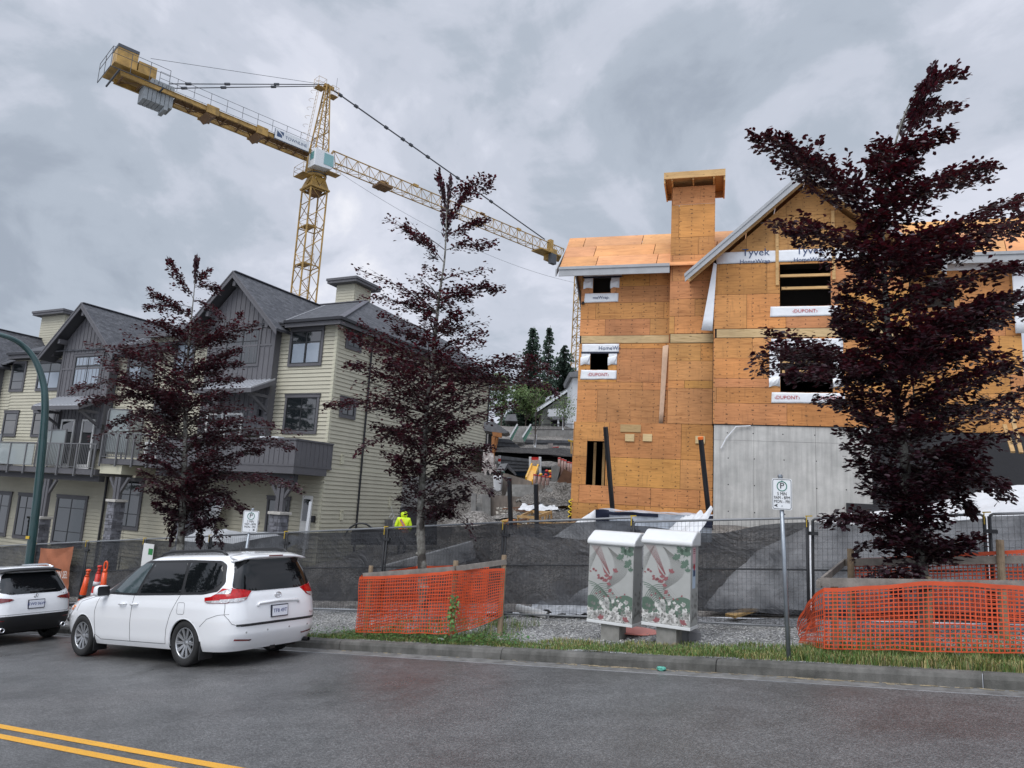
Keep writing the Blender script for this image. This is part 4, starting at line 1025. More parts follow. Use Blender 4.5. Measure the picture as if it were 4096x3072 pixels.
# ground floor unit 2
window(th2,None,-17.3,-15.1,-3.3,-1.05,0,rows=(.22,.75),cols=1,trim=.14); window(th2,None,-12.6,-11.1,-2.2,.0,0,rows=(.3,.72),cols=1,trim=.14)
window(th2,None,-20.6,-19.3,-3.2,-1.1,0,cols=1,rows=(.3,),trim=.14); window(th2,None,-23.0,-21.5,-3.2,-1.1,0,cols=1,rows=(.3,),trim=.14)
mb=MB(); mb.box(-15.75,-15.2,-.04,-.03,-2.3,-1.5); mb.build('window_sticker',M_('blue_sticker'),th2); 
mb=MB(); mb.box(-15.52,-15.42,-.045,-.04,-1.85,-1.65); mb.box(-15.57,-15.37,-.046,-.041,-1.79,-1.71); mb.build('sticker_cross',M_('white_plastic'),th2)
pier(th2,-10.35,-1.8,-4.4,-.98,zt=.15); pier(th2,-15.55,-1.8,-5.0,-2.05,zt=-.12); pier(th2,-21.8,-1.8,-5.4,-2.4,zt=-.12)
mb=MB(); mb.tube([(-13.6,-.12,.15),(-13.6,-.12,-4.5)],.06,8); mb.build('downpipe',M_('gutter_black'),th2)
mb=MB(); mb.tube([(-14.4,-.5,6.4),(-14.0,-.15,5.9),(-14.0,-.15,.9)],.05,8); mb.build('downpipe',M_('gutter_black'),th2)
wall_lamp(th2,-20.9+1.9,-.02,-1.6)
chimney(th2,-26.6,-24.2,3.0,4.6,8.0,10.05)
# ---- third unit at the left edge
th3=thing('townhouse','leftmost townhouse of the row, cut off by the left picture edge','townhouse',T.P,-T.az)
mb=MB(); mb.box(-34,-23.15,.03,14,-6,6.2); mb.build('wall',M_('cream_trim'),th3)
mb=MB(); clapboards(mb,-34,-23.12,-5.8,6.2,0); mb.build('front_siding',M_('cream_siding'),th3)
bay(th3,-28.5,-24.1,-26.3,8.6,6.0,-29.2,-23.5,0,ridge_back=4.4,zb=1.0)
roof_slab('roof',[(-34,-.5,6.2),(-23.15,-.5,6.2),(-23.15,4.9,9.0),(-34,4.9,9.0)],.07,M_('shingles'),th3)
roof_slab('roof',[(-34,4.9,9.0),(-23.15,4.9,9.0),(-23.15,12,5.8),(-34,12,5.8)],.07,M_('shingles'),th3)
# ------------------------------------------------------------------ building under construction
def plymat(name,base,c2,nails=True):
    m_=bpy.data.materials.new(name); m_.use_nodes=True; t=m_.node_tree; b=t.nodes['Principled BSDF']; uv=N(t,'ShaderNodeUVMap')
    a=N(t,'ShaderNodeAttribute'); a.attribute_name='tint'
    mp=N(t,'ShaderNodeMapping'); mp.inputs['Scale'].default_value=(.8,7,1); L(t,uv.outputs[0],mp.inputs[0])
    va=N(t,'ShaderNodeVectorMath'); va.operation='ADD'; L(t,mp.outputs[0],va.inputs[0])
    sv=N(t,'ShaderNodeVectorMath'); sv.operation='SCALE'; sv.inputs['Scale'].default_value=37.; L(t,a.outputs['Color'],sv.inputs[0]); L(t,sv.outputs[0],va.inputs[1])
    g=N(t,'ShaderNodeTexNoise',Scale=1.6,Detail=7.0,Roughness=.62,Distortion=1.6); L(t,va.outputs[0],g.inputs['Vector'])
    n2_=N(t,'ShaderNodeTexNoise',Scale=.9,Detail=4.0); L(t,uv.outputs[0],n2_.inputs['Vector'])
    c=mixc(t,1,ramp(t,g.outputs[0],[(.30,c2),(.48,base),(.7,tuple(min(1,x*1.18) for x in base))]),a.outputs['Color'],'MULTIPLY')
    c=mixc(t,1,c,ramp(t,n2_.outputs[0],[(.3,.78),(.65,1.08)]),'MULTIPLY')
    # knots
    vk=N(t,'ShaderNodeTexVoronoi',Scale=1.0); mk=N(t,'ShaderNodeMapping'); mk.inputs['Scale'].default_value=(2.2,4.5,1); L(t,uv.outputs[0],mk.inputs[0]); L(t,mk.outputs[0],vk.inputs['Vector'])
    c=mixc(t,ramp(t,vk.outputs['Distance'],[(.06,.75),(.13,0.)]),c,tuple(x*.35 for x in c2))
    if nails:
        s=N(t,'ShaderNodeSeparateXYZ'); L(t,uv.outputs[0],s.inputs[0])
        nzz=N(t,'ShaderNodeTexNoise',Scale=9.0,Detail=1.0); L(t,uv.outputs[0],nzz.inputs['Vector'])
        ux=math_n(t,'ADD',s.outputs[0],math_n(t,'MULTIPLY',math_n(t,'SUBTRACT',nzz.outputs[0],.5),.17))
        fx=math_n(t,'ABSOLUTE',math_n(t,'SUBTRACT',math_n(t,'FRACT',math_n(t,'DIVIDE',ux,.406)),.5))
        dx=math_n(t,'MULTIPLY',fx,.406)
        fy=math_n(t,'ABSOLUTE',math_n(t,'SUBTRACT',math_n(t,'FRACT',math_n(t,'DIVIDE',s.outputs[1],.15)),.5))
        dy=math_n(t,'MULTIPLY',fy,.09)
        d=math_n(t,'SQRT',math_n(t,'ADD',math_n(t,'MULTIPLY',dx,dx),math_n(t,'MULTIPLY',dy,dy)))
        c=mixc(t,math_n(t,'MULTIPLY',ramp(t,d,[(.011,1.0),(.019,0.)]),.85),c,(.05,.022,.01))
        st=N(t,'ShaderNodeTexNoise',Scale=1.0,Detail=4.0); ms=N(t,'ShaderNodeMapping'); ms.inputs['Scale'].default_value=(14,1.4,1); L(t,uv.outputs[0],ms.inputs[0]); L(t,ms.outputs[0],st.inputs['Vector'])
        c=mixc(t,math_n(t,'MULTIPLY',ramp(t,st.outputs[0],[(.58,0.),(.72,1.)]),.28),c,(.10,.045,.02))
    L(t,c,b.inputs['Base Color']); b.inputs['Roughness'].default_value=.75
    MATS[name]=m_
plymat('plywood',(.55,.245,.078),(.37,.145,.038)); plymat('roof_ply',(.62,.30,.12),(.46,.19,.06),False); plymat('osb',(.52,.37,.19),(.36,.24,.10),False); plymat('lumber',(.55,.34,.14),(.42,.23,.08),False)
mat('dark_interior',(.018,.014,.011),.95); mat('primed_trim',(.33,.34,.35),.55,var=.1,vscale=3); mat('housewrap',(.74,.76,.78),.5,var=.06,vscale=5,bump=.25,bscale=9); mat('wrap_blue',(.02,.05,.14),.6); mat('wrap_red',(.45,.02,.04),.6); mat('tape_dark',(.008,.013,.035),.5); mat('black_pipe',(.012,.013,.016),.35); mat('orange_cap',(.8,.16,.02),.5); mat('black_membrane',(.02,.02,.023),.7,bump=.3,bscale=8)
bld=thing('building_under_construction','three storey building under construction sheathed in orange plywood, with chimney and gable','building',W.P,-W.az)
bld.location.z=0
def ply_uv(o):
    me=o.data; uvl=me.uv_layers.new(name='UVMap')
    for p in me.polygons:
        n=p.normal; ax=max(range(3),key=lambda i:abs(n[i]))
        for li in p.loop_indices:
            v=me.vertices[me.loops[li].vertex_index].co
            uvl.data[li].uv=(v.x,v.z) if ax==1 else ((v.y,v.z) if ax==0 else (v.x,v.y))
def cut(r,holes):
    rs=[r]
    for (a,b,c,d) in holes:
        n=[]
        for (u0,u1,z0,z1) in rs:
            if a>=u1 or b<=u0 or c>=z1 or d<=z0: n.append((u0,u1,z0,z1)); continue
            if z0<c: n.append((u0,u1,z0,c))
            if z1>d: n.append((u0,u1,d,z1))
            m0,m1=max(z0,c),min(z1,d)
            if u0<a: n.append((u0,a,m0,m1))
            if u1>b: n.append((b,u1,m0,m1))
        rs=n
    return [q for q in rs if q[1]-q[0]>.01 and q[3]-q[2]>.01]
rsW=random.Random(11)
def sheathing(parent,u0,u1,z0,z1,y,holes=(),rows=None,clipf=None,name='plywood_sheathing',tint=None):
    """individual 1.22 x 2.44 sheets, 12 mm thick with 4 mm joints"""
    mb=MB()
    rows=rows or []
    if not rows:
        z=z0; rows=[]
        while z<z1-.05: h=rsW.choice([.61,1.22,1.22]); rows.append((z,min(z+h,z1))); z+=h
    for k,(za,zb) in enumerate(rows):
        u=u0-rsW.uniform(0,1.9)
        while u<u1:
            ub=u+rsW.choice([2.44,2.44,1.22,1.6]); a,b=max(u,u0),min(ub,u1); u=ub
            if b-a<.03: continue
            q=rsW.choice([.84,.91,.97,1.0,1.03,1.09])*rsW.uniform(.96,1.04); r=rsW.random()
            mb.col=(q,q*rsW.uniform(.94,1.10),q*rsW.uniform(.8,1.2)) if tint is None else tuple(x*q for x in tint)
            for (p0,p1,w0,w1) in cut((a+.005,b-.005,za+.005,zb-.005),holes):
                if clipf:
                    poly=clipf(p0,p1,w0,w1)
                    if poly and len(poly)>2: mb.prism([(pu,y,pz) for pu,pz in poly],(0,-.012,0))
                else: mb.box(p0,p1,y-.012-rsW.uniform(0,.003),y,w0,w1)
    o=mb.build(name,M_('plywood'),parent,fix=bool(clipf)); ply_uv(o)
    return o
hl=[(-1.26,-.61,7.72,8.30),(-1.26,-.61,4.86,5.47)]
hr=[(5.11,6.67,6.84,8.28),(5.11,6.68,3.98,5.40)]
hb=[(-1.19,-.52,.74,2.26)]
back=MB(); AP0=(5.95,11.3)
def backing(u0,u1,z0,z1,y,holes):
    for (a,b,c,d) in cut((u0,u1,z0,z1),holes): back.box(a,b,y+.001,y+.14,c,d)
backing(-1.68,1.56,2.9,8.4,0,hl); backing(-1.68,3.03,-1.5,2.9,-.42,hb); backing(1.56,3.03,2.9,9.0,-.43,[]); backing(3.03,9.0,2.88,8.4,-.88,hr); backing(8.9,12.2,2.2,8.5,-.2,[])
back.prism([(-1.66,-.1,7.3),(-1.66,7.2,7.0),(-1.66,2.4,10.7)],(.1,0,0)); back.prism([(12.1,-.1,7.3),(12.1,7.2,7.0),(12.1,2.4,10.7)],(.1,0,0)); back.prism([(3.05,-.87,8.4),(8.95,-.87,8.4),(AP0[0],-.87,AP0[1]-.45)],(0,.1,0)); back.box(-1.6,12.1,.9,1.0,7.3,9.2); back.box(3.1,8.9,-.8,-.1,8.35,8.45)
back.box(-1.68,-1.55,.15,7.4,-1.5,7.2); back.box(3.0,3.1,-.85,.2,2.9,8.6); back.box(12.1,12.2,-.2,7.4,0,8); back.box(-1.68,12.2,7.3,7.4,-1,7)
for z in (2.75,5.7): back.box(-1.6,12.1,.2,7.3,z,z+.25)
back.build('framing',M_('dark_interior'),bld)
sheathing(bld,-1.69,1.545,2.93,5.83,0,hl,rows=[(2.93,4.15),(4.15,4.42),(4.42,5.64),(5.64,5.83)])
sheathing(bld,-1.69,1.545,6.12,8.42,0,hl,rows=[(6.12,6.73),(6.73,7.34),(7.34,7.95),(7.95,8.42)])
sheathing(bld,-1.69,3.04,-1.5,2.93,-.43,hb,rows=[(-1.5,-.5),(-.5,.12),(.12,.74),(.74,1.72),(1.72,2.93)])
# chimney shaft
sheathing(bld,1.53,3.03,2.93,5.72,-.44,(),rows=[(2.93,4.15),(4.15,4.42),(4.42,5.1),(5.1,5.72)])
sheathing(bld,1.53,3.03,6.06,11.45,-.44,(),rows=[(6.06,6.68),(6.68,7.3),(7.3,7.95),(7.95,8.9),(8.9,9.55),(9.55,10.77),(10.77,11.45)])
mb=MB()
for z in (8.4,9.6,10.8): mb.col=(uni(.8,.95),uni(.7,.8),.75); mb.box(1.53,1.55,-.44,1.3,z if z>8.4 else 2.9,z+1.2); mb.box(3.01,3.03,-.44,1.3,z if z>8.4 else 8.5,z+1.2)
mb.box(1.53,3.03,1.29,1.3,8,11.45)
o=mb.build('chimney_side',M_('plywood'),bld); ply_uv(o)
# chimney cap : fascia rim, joists, deck
cap=MB(); cap.box(1.30,3.34,-.98,.62,11.66,11.74); o=cap.build('chimney_cap',M_('lumber'),bld); ply_uv(o)
for a in [(1.28,3.36,-1.02,-.97,11.52,11.76),(1.28,1.33,-.97,.62,11.38,11.76),(3.31,3.36,-.97,.62,11.38,11.76),(1.33,3.31,.57,.62,11.42,11.76)]:
    r_=MB(); r_.box(*a); q=r_.build('cap_fascia',M_('lumber'),o); ply_uv(q)
for x in (1.56,2.28,2.98): r_=MB(); r_.box(x-.02,x+.02,-.97,-.45,11.46,11.66); q=r_.build('cap_joist',M_('lumber'),o); ply_uv(q)
# OSB rim bands
for (u0,u1,z0,z1,y) in ((-1.62,1.50,5.84,6.11,-.01),(1.58,3.0,5.74,6.04,-.45),(3.12,8.9,5.80,6.08,-.90)):
    mb=MB(); mb.col=(1,1,1); mb.box(u0,u1,y-.02,y+.05,z0,z1); o=mb.build('rim_board',M_('osb'),bld); ply_uv(o)
# right hand bay with gable
AP=(5.95,11.30); SLP=.905
zr_=lambda u: AP[1]-.30-abs(u-AP[0])*SLP
def gclip(u0,u1,z0,z1):
    P=[(u0,z0),(u1,z0),(u1,z1),(u0,z1)]
    for sg in (1,-1):
        o=[]
        f=lambda p: (AP[1]-.32-sg*(p[0]-AP[0])*SLP)-p[1]
        for i in range(len(P)):
            a,b=P[i-1],P[i]; fa,fb=f(a),f(b)
            if (fa>=0)!=(fb>=0): t=fa/(fa-fb); o.append((a[0]+t*(b[0]-a[0]),a[1]+t*(b[1]-a[1])))
            if fb>=0: o.append(b)
        P=o
        if len(P)<3: return None
    return P
sheathing(bld,3.05,8.95,2.90,5.79,-.89,hr,rows=[(2.90,3.6),(3.6,4.12),(4.12,4.42),(4.42,5.1),(5.1,5.79)])
sheathing(bld,3.05,8.95,6.10,8.36,-.89,hr,rows=[(6.10,7.28),(7.28,8.36)])
sheathing(bld,3.05,8.95,8.74,11.2,-.88,(),rows=[(8.74,9.96),(9.96,11.2)],clipf=gclip,tint=(.82,.95,.95))
mb=MB(); mb.box(3.02,3.06,-.9,-.45,2.9,8.4); mb.col=(.7,.65,.6); o=mb.build('corner_sheet',M_('plywood'),bld); ply_uv(o)
# housewrap band under the gable
def wrap(name,pts,parent=bld,thick=.006,y=-.9,mt='housewrap',seed=0):
    """flexible sheet: pts = 4 corners (u,z) bl,br,tr,tl"""
    mb=MB(); bl_,br_,tr_,tl_=pts
    def fn(a,b):
        u=(bl_[0]*(1-a)+br_[0]*a)*(1-b)+(tl_[0]*(1-a)+tr_[0]*a)*b; z=(bl_[1]*(1-a)+br_[1]*a)*(1-b)+(tl_[1]*(1-a)+tr_[1]*a)*b
        return (u,y-.026-.02*abs(nz2(u*3,z*3,seed)),z+.01*nz2(u*4,seed))
    mb.grid(fn,12,6); o=mb.build(name,M_(mt),parent,smooth=True); md=o.modifiers.new('solid','SOLIDIFY'); md.thickness=thick
    return o
mat('peach_paper',(.60,.42,.29),.7,var=.1)
wb=wrap('housewrap',[(3.1,8.36),(8.9,8.36),(8.9,8.76),(3.05,8.76)])
for u in (4.35,6.05,7.75):
    text_obj('lettering','Tyvek',.36,M_('wrap_blue'),wb,(u,-.945,8.71),(1,0,0),(0,0,1),.002)
    text_obj('lettering','HomeWrap.',.20,M_('wrap_blue'),wb,(u,-.945,8.40),(1,0,0),(0,0,1),.002)
q=wrap('hanging_wrap',[(2.62,6.05),(2.98,6.02),(3.1,8.35),(3.0,8.4)],y=-.93,seed=4)
q=wrap('hanging_wrap',[(1.22,2.9),(1.36,2.9),(1.50,5.75),(1.30,5.7)],y=-.05,seed=6,mt='peach_paper'); 
def window_wrap(z0,z1,u0,u1,y,bottom=None,top=None,sides=True,seed=0,btxt='‹DUPONT›',ttxt=None,both=False):
    o=None
    b=bottom or (u0-.55,u1+.3); o=wrap('sill_wrap',[(b[0],z0-.36),(b[1],z0-.34),(b[1],z0-.02),(b[0]+.02,z0-.01)],y=y,seed=seed)
    W_=b[1]-b[0]
    us=[b[0]+W_*.5] if not both else [b[0]+W_*.22,b[0]+W_*.80]
    for uu in us: text_obj('lettering',btxt,.16,M_('wrap_red' if 'DU' in btxt else 'wrap_blue'),o,(uu,y-.045,z0-.18),(1,0,0),(0,0,1),.002)
    if top is not None:
        o=wrap('head_wrap',[(top[0],z1+.02),(top[1],z1+.02),(top[1],z1+.34),(top[0],z1+.34)],y=y,seed=seed+1)
        if ttxt: text_obj('lettering',ttxt[0],ttxt[1],M_(ttxt[2]),o,(ttxt[3],y-.045,z1+.18),(1,0,0),(0,0,1),.002)
        mb=MB(); mb.box(top[0]-.02,top[1],y-.05,y-.035,z1-.01,z1+.05); mb.build('tape',M_('tape_dark'),o)
    if sides:
        for (a,b_,k) in ((u0-.33,u0-.01,0),(u1+.01,u1+.31,1)):
            o=wrap('side_wrap',[(a,z0+.22),(b_,z0+.18),(b_,z1),(a,z1)],y=y,seed=seed+2+k)
            mb=MB(); mb.grid(lambda p,q:(a-.02+(b_-a)*p*(.8+.3*q),y-.05-.07*math.sin(q*PI)*(.6+.4*nz2(p*3,q*3,seed)),z0+.20+.30*q+.1*(p-.5)),5,5); f_=mb.build('wrap_fold',M_('housewrap'),o,smooth=False)
window_wrap(7.72,8.30,-1.26,-.61,0,bottom=(-1.57,-.32),top=(-1.62,-.22),seed=1,btxt='meWrap.',ttxt=('‹DUPONT›',.13,'wrap_red',-.62))
window_wrap(4.86,5.47,-1.26,-.61,0,bottom=(-1.6,-.3),top=(-1.58,-.24),seed=7,ttxt=('HomeWr',.20,'wrap_blue',-.58))
window_wrap(6.84,8.28,5.11,6.67,-.89,bottom=(4.80,6.95),sides=False,seed=11)
window_wrap(3.98,5.40,5.11,6.68,-.89,bottom=(4.83,7.02),top=(4.83,7.0),seed=15,both=True,ttxt=('‹DUPONT›',.15,'wrap_red',5.05))
# window bracing lumber
for (u0,u1,z,y) in ((5.0,6.75,7.85,-.87),(5.05,6.72,7.42,-.87),(5.05,6.72,4.62,-.87),(5.05,6.72,4.92,-.87)):
    mb=MB(); mb.col=(1,1,1); mb.box(u0+.12,u1-.08,y,y+.09,z,z+.09); o=mb.build('brace_board',M_('lumber'),bld); ply_uv(o)
for (u,z0,z1) in ((5.03,7.55,9.85),(6.76,7.7,10.05)):
    mb=MB(); mb.col=(1,1,1); mb.box(u-.05,u+.05,-.96,-.905,z0,z1); o=mb.build('brace_stud',M_('lumber'),bld); ply_uv(o)
for (u0,z0) in ((-1.0,.74),(-.68,.74)):
    mb=MB(); mb.col=(.8,.8,.8); mb.box(u0-.04,u0+.05,.1,.2,z0,2.26); o=mb.build('stud',M_('lumber'),bld); ply_uv(o)
# small patches low on the wall
for (u,z,s_) in ((.28,2.4,.31),(.88,2.42,.31),(2.62,2.40,.31),):
    mb=MB(); mb.col=(1.15,1.2,1.2); mb.box(u-s_/2,u+s_/2,-.49,-.45,z-.12,z+.13); o=mb.build('plywood_patch',M_('osb'),bld); ply_uv(o)
mb=MB(); mb.col=(.85,.8,.7); mb.box(-.05,.65,-.475,-.45,2.6,2.86); o=mb.build('plywood_patch',M_('osb'),bld); ply_uv(o)
# roofs
def proof(name,poly,parent,th=.05):
    """sheathed roof plane split into sheets"""
    A,B_,C_,D=[Vector(p) for p in poly]; mb=MB(); nr=max(1,int((D-A).length/1.22+.5)); 
    for r_ in range(nr):
        k=max(1,int((B_-A).length/2.0)); off=rsW.random()*.8
        cuts=[0]+[min(1,max(0,(i+off)/k)) for i in range(k)]+[1]; cuts=sorted(set(cuts))
        for a,b in zip(cuts[:-1],cuts[1:]):
            if b-a<.01: continue
            q=rsW.uniform(.85,1.1); mb.col=(q,q*rsW.uniform(.9,1.08),q*rsW.uniform(.8,1.15))
            f=lambda s_,t_: (A*(1-s_)+B_*s_)*(1-t_)+(D*(1-s_)+C_*s_)*t_
            t0,t1=r_/nr,(r_+1)/nr; e=.0015
            P=[f(a+e*.5,t0+e*2),f(b-e*.5,t0+e*2),f(b-e*.5,t1-e*2),f(a+e*.5,t1-e*2)]; mb.prism(P,(0,0,-th))
    o=mb.build(name,M_('roof_ply'),parent,fix=True)
    me=o.data; uvl=me.uv_layers.new(name='UVMap')
    for p in me.polygons:
        for li in p.loop_indices:
            v=me.vertices[me.loops[li].vertex_index].co; uvl.data[li].uv=(v.x,v.z*1.6) if abs(B_.x-A.x)>abs(B_.y-A.y) else (v.y,v.z*1.6)
    return o
proof('roof',[(-2.42,-.66,8.50),(12.6,-.66,8.50),(13.6,2.4,10.83),(-2.72,2.4,10.83)],bld)
proof('roof',[(-2.42,7.3,6.95),(12.6,7.3,6.95),(13.6,2.4,10.83),(-2.72,2.4,10.83)],bld)
# gable roof of the bay
yg=-1.55
for sg,ue in ((-1,2.18),(1,9.72)):
    ze=AP[1]-abs(ue-AP[0])*SLP
    proof('gable_roof',[(ue,yg,ze),(ue,.9,ze),(AP[0],2.6,AP[1]),(AP[0],yg,AP[1])],bld)
    mb=MB(); mb.prism([(AP[0],yg-.04,AP[1]+.02),(ue+sg*.10,yg-.04,ze-.08),(ue+sg*.10,yg-.04,ze-.08-.25),(AP[0],yg-.04,AP[1]-.29)],(0,.04,0)); mb.build('barge_board',M_('primed_trim'),bld,fix=True)
    mb=MB(); mb.prism([(AP[0],yg-.07,AP[1]+.05),(ue+sg*.12,yg-.07,ze-.06),(ue+sg*.12,yg-.07,ze-.17),(AP[0],yg-.07,AP[1]-.07)],(0,.03,0)); mb.build('barge_trim',M_('primed_trim'),bld,fix=True)
    mb=MB(); 
    for k in range(7):
        y=yg+.12+k*.02 if k==0 else yg+.1*k
    mb.bar((AP[0],yg+.25,AP[1]-.2),(ue,yg+.25,ze-.2),.04,.14,up=(0,0,1)); mb.col=(1,1,1); o=mb.build('lookout',M_('lumber'),bld); ply_uv(o)
for (a,b,z) in ((-2.42,1.52,8.50),(9.8,12.9,8.50)):
    mb=MB(); mb.box(a,b,-.72,-.68,z-.32,z+.0); mb.build('fascia',M_('primed_trim'),bld)
    mb=MB(); mb.box(a,b,-.755,-.722,z-.08,z+.02); mb.build('fascia_trim',M_('primed_trim'),bld)
# left rakes and lookouts
for (y0,z0,y1,z1) in ((-.72,8.45,2.4,10.83),(2.4,10.83,7.3,6.95)):
    mb=MB(); mb.prism([(-2.50-.15*(y0>0),y0,z0),(-2.65+.15*(y1>5),y1,z1),(-2.65+.15*(y1>5),y1,z1-.28),(-2.50-.15*(y0>0),y0,z0-.28)],(-.05,0,0)); mb.build('rake_board',M_('primed_trim'),bld,fix=True)
for i in range(9):
    y=-.2+i*.85; z=(8.5+(y+.66)*.762) if y<2.4 else 10.83-(y-2.4)*.79
    mb=MB(); mb.col=(.8,.75,.7); mb.box(-2.5,-1.6,y-.02,y+.02,z-.22,z-.07); o=mb.build('lookout',M_('lumber'),bld); ply_uv(o)
# right part of the building
sheathing(bld,8.97,12.2,2.9,8.45,-.2,[(9.6,10.4,6.9,7.9)])
wrap('housewrap',[(9.0,8.1),(12.2,8.1),(12.2,8.45),(9.0,8.45)],y=-.22,seed=31)
wrap('housewrap',[(12.0,6.0),(12.9,6.0),(12.9,8.2),(12.0,8.2)],y=-.3,seed=32)
# concrete base under the bay
mb=MB(); mb.box(3.06,7.75,-.86,.3,-2.0,2.89)
mat('new_concrete',(.56,.55,.52),.8,col2=(.40,.395,.375),vscale=1.6,bump=.25,bscale=30,streak=.22)
cw=mb.build('concrete_wall',M_('new_concrete'),bld)
mb=MB()
for u in (4.3,6.15): mb.box(u-.004,u+.004,-.863,-.86,-2,2.88)
mb.box(3.06,7.75,-.863,-.86,2.38,2.386); mb.build('form_seam',M_('gutter_concrete'),cw)
mb=MB()
for u in (3.5,4.3,5.2,6.15,7.0):
    for z in (.1,.95,1.8,2.62): mb.lathe([(0,0),(.02,0)],(u+.12*((z*7)%1-.5),-.862,z),(0,-1,0),8)
mb.build('tie_holes',M_('gap'),cw)
mb=MB(); mb.box(7.6,12.2,-.45,-.3,-2,2.85); mb.build('waterproof_membrane',M_('black_membrane'),bld)
mb=MB(); mb.box(7.0,8.6,-.9,-.84,-.2,.55); mb.build('membrane_patch',M_('black_membrane'),cw)
mb=MB(); mb.tube([(4.2,-.92,2.86),(3.75,-.95,2.82),(3.45,-.95,2.45),(3.28,-.93,2.1)],.02,5); mb.build('loose_strap',M_('housewrap'),cw)
# black drain pipes
def pipe(P0,P1,label,capc=None,r=.075):
    mb=MB(); mb.tube([P0,P1],r,12); o=mb.build('standpipe',M_('black_pipe')); tag(o,label,'pipe',group='black plastic pipes standing in the ground')
    if capc: mb=MB(); d=(Vector(P1)-Vector(P0)).normalized(); mb.tube([Vector(P1)-d*.01,Vector(P1)+d*.06],r*1.1,12); mb.build('pipe_cap',M_('orange_cap'),o)
pipe(at(2462,2180,22.2),at(2422,1708,22),'tall leaning black pipe beside the ground floor window opening')
pipe(at(2845,2150,21),at(2803,1756,20.8),'leaning black pipe with an orange cap beside the concrete wall',True)
pipe(at(2046,2190,23),at(2037,1910,23),'left of the two black pipes standing near the open crate')
pipe(at(2149,2190,22.6),at(2144,1936,22.6),'right of the two black pipes, standing in front of the open crate')
pipe(at(2281,2140,24),at(2281,2005,24),'short dark pole with yellow cord tied at the plywood corner',r=.04)
mat('yellow_cord',(.7,.5,.03),.7); mb=MB(); c=at(2281,2030,23.9)
mb.tube([c+Vector((.06*math.cos(i*1.3),.06*math.sin(i*1.3),.28-.035*i)) for i in range(18)],.02,5); tag(mb.build('cord',M_('yellow_cord')),'yellow cord looped round the short pole at the plywood corner','cord')
# wrapped window crate in front of the building
mat('plastic_wrap',(.50,.55,.62),.3,var=.35,vscale=3,bump=.6,bscale=6,spec=.8)
t=thing('wrapped_pallet','long load under clear plastic with dark blue wrapped ends before the plywood wall','pallet')
A_=at(2382,2040,20); B_=at(2848,2066,19); C_=at(2382,2160,20); D_=at(2848,2170,19)
mb=MB()
def fn(a,b):
    p=(A_*(1-a)+B_*a)*b+(C_*(1-a)+D_*a)*(1-b); return p+Vector((0,.05*nz2(a*9,b*4,2),.03*nz2(a*8,b)))
mb.grid(fn,30,8)
mb.grid(lambda a,b:(A_*(1-a)+B_*a)+Vector((.3*b,.9*b,.05+.04*nz2(a*7,b*3,5)-.05*(1-b))),30,4)
mb.build('plastic_sheet',M_('plastic_wrap'),t,smooth=True)
for a0,a1,b0,b1 in ((0.0,.12,.62,1.01),(.86,1.0,.55,1.01),(.1,.55,.86,.97)):
    mb=MB(); mb.grid(lambda a,b:fn(a0+(a1-a0)*a,b0+(b1-b0)*b)+Vector((0,-.03,.01)),8,3); mb.build('blue_tape',M_('tape_dark'),t,smooth=True)
mb=MB(); mb.grid(lambda a,b:C_*(1-b)*1+A_*b+Vector((-(1-b)*a*1.2,.2*a,.04*nz2(a*4,b*4))),8,8); mb.build('plastic_flap',M_('white_plastic'),t,smooth=True)
# ------------------------------------------------------------------ tower crane
mat('crane_yellow',(.34,.205,.05),.5,var=.45,vscale=1.5); mat('crane_dark',(.14,.075,.03),.7); mat('steel_dark',(.05,.055,.065),.5); mat('counterweight_concrete',(.27,.29,.30),.8,var=.2,vscale=2); mat('cab_white',(.60,.62,.63),.4); mat('cab_glass',(.12,.30,.30),.05,coat=1,spec=1); mat('sign_blue',(.03,.06,.13),.5); mat('galvanised',(.36,.38,.40),.4,metal=.5,var=.15,vscale=10)
cr=thing('tower_crane','tall yellow tower crane with its jib reaching right over the townhouse roofs','crane',(-21.45,70.05,0),R(44))
# local x = jib direction
def lat(mb,a,b,c,d,n,r,diag=True,ring=True):
    """lattice panel between chords a->b and c->d"""
    a,b,c,d=map(Vector,(a,b,c,d)); P=[a.lerp(b,i/n) for i in range(n+1)]; Q=[c.lerp(d,i/n) for i in range(n+1)]
    for i in range(n):
        if diag: mb.tube([P[i],Q[i+1]] if i%2==0 else [Q[i],P[i+1]],r,4,cap=False)
        if ring: mb.tube([P[i+1],Q[i+1]],r,4,cap=False)
h=.92; ZT=30.6; Z0=0.0
mast=MB()
for x in (-h,h):
    for y in (-h,h): mast.tube([(x,y,Z0),(x,y,ZT)],.10,6)
nb=18
crn=[(-h,-h),(h,-h),(h,h),(-h,h)]
for k in range(4):
    (x0,y0),(x1,y1)=crn[k],crn[(k+1)%4]; lat(mast,(x0,y0,Z0),(x0,y0,ZT),(x1,y1,Z0),(x1,y1,ZT),nb,.045,ring=False)
    for i in range(0,7): z=ZT-.2-i*4.0; mast.tube([(x0,y0,z),(x1,y1,z)],.06,5)
mast.build('mast',M_('crane_yellow'),cr,smooth=False)
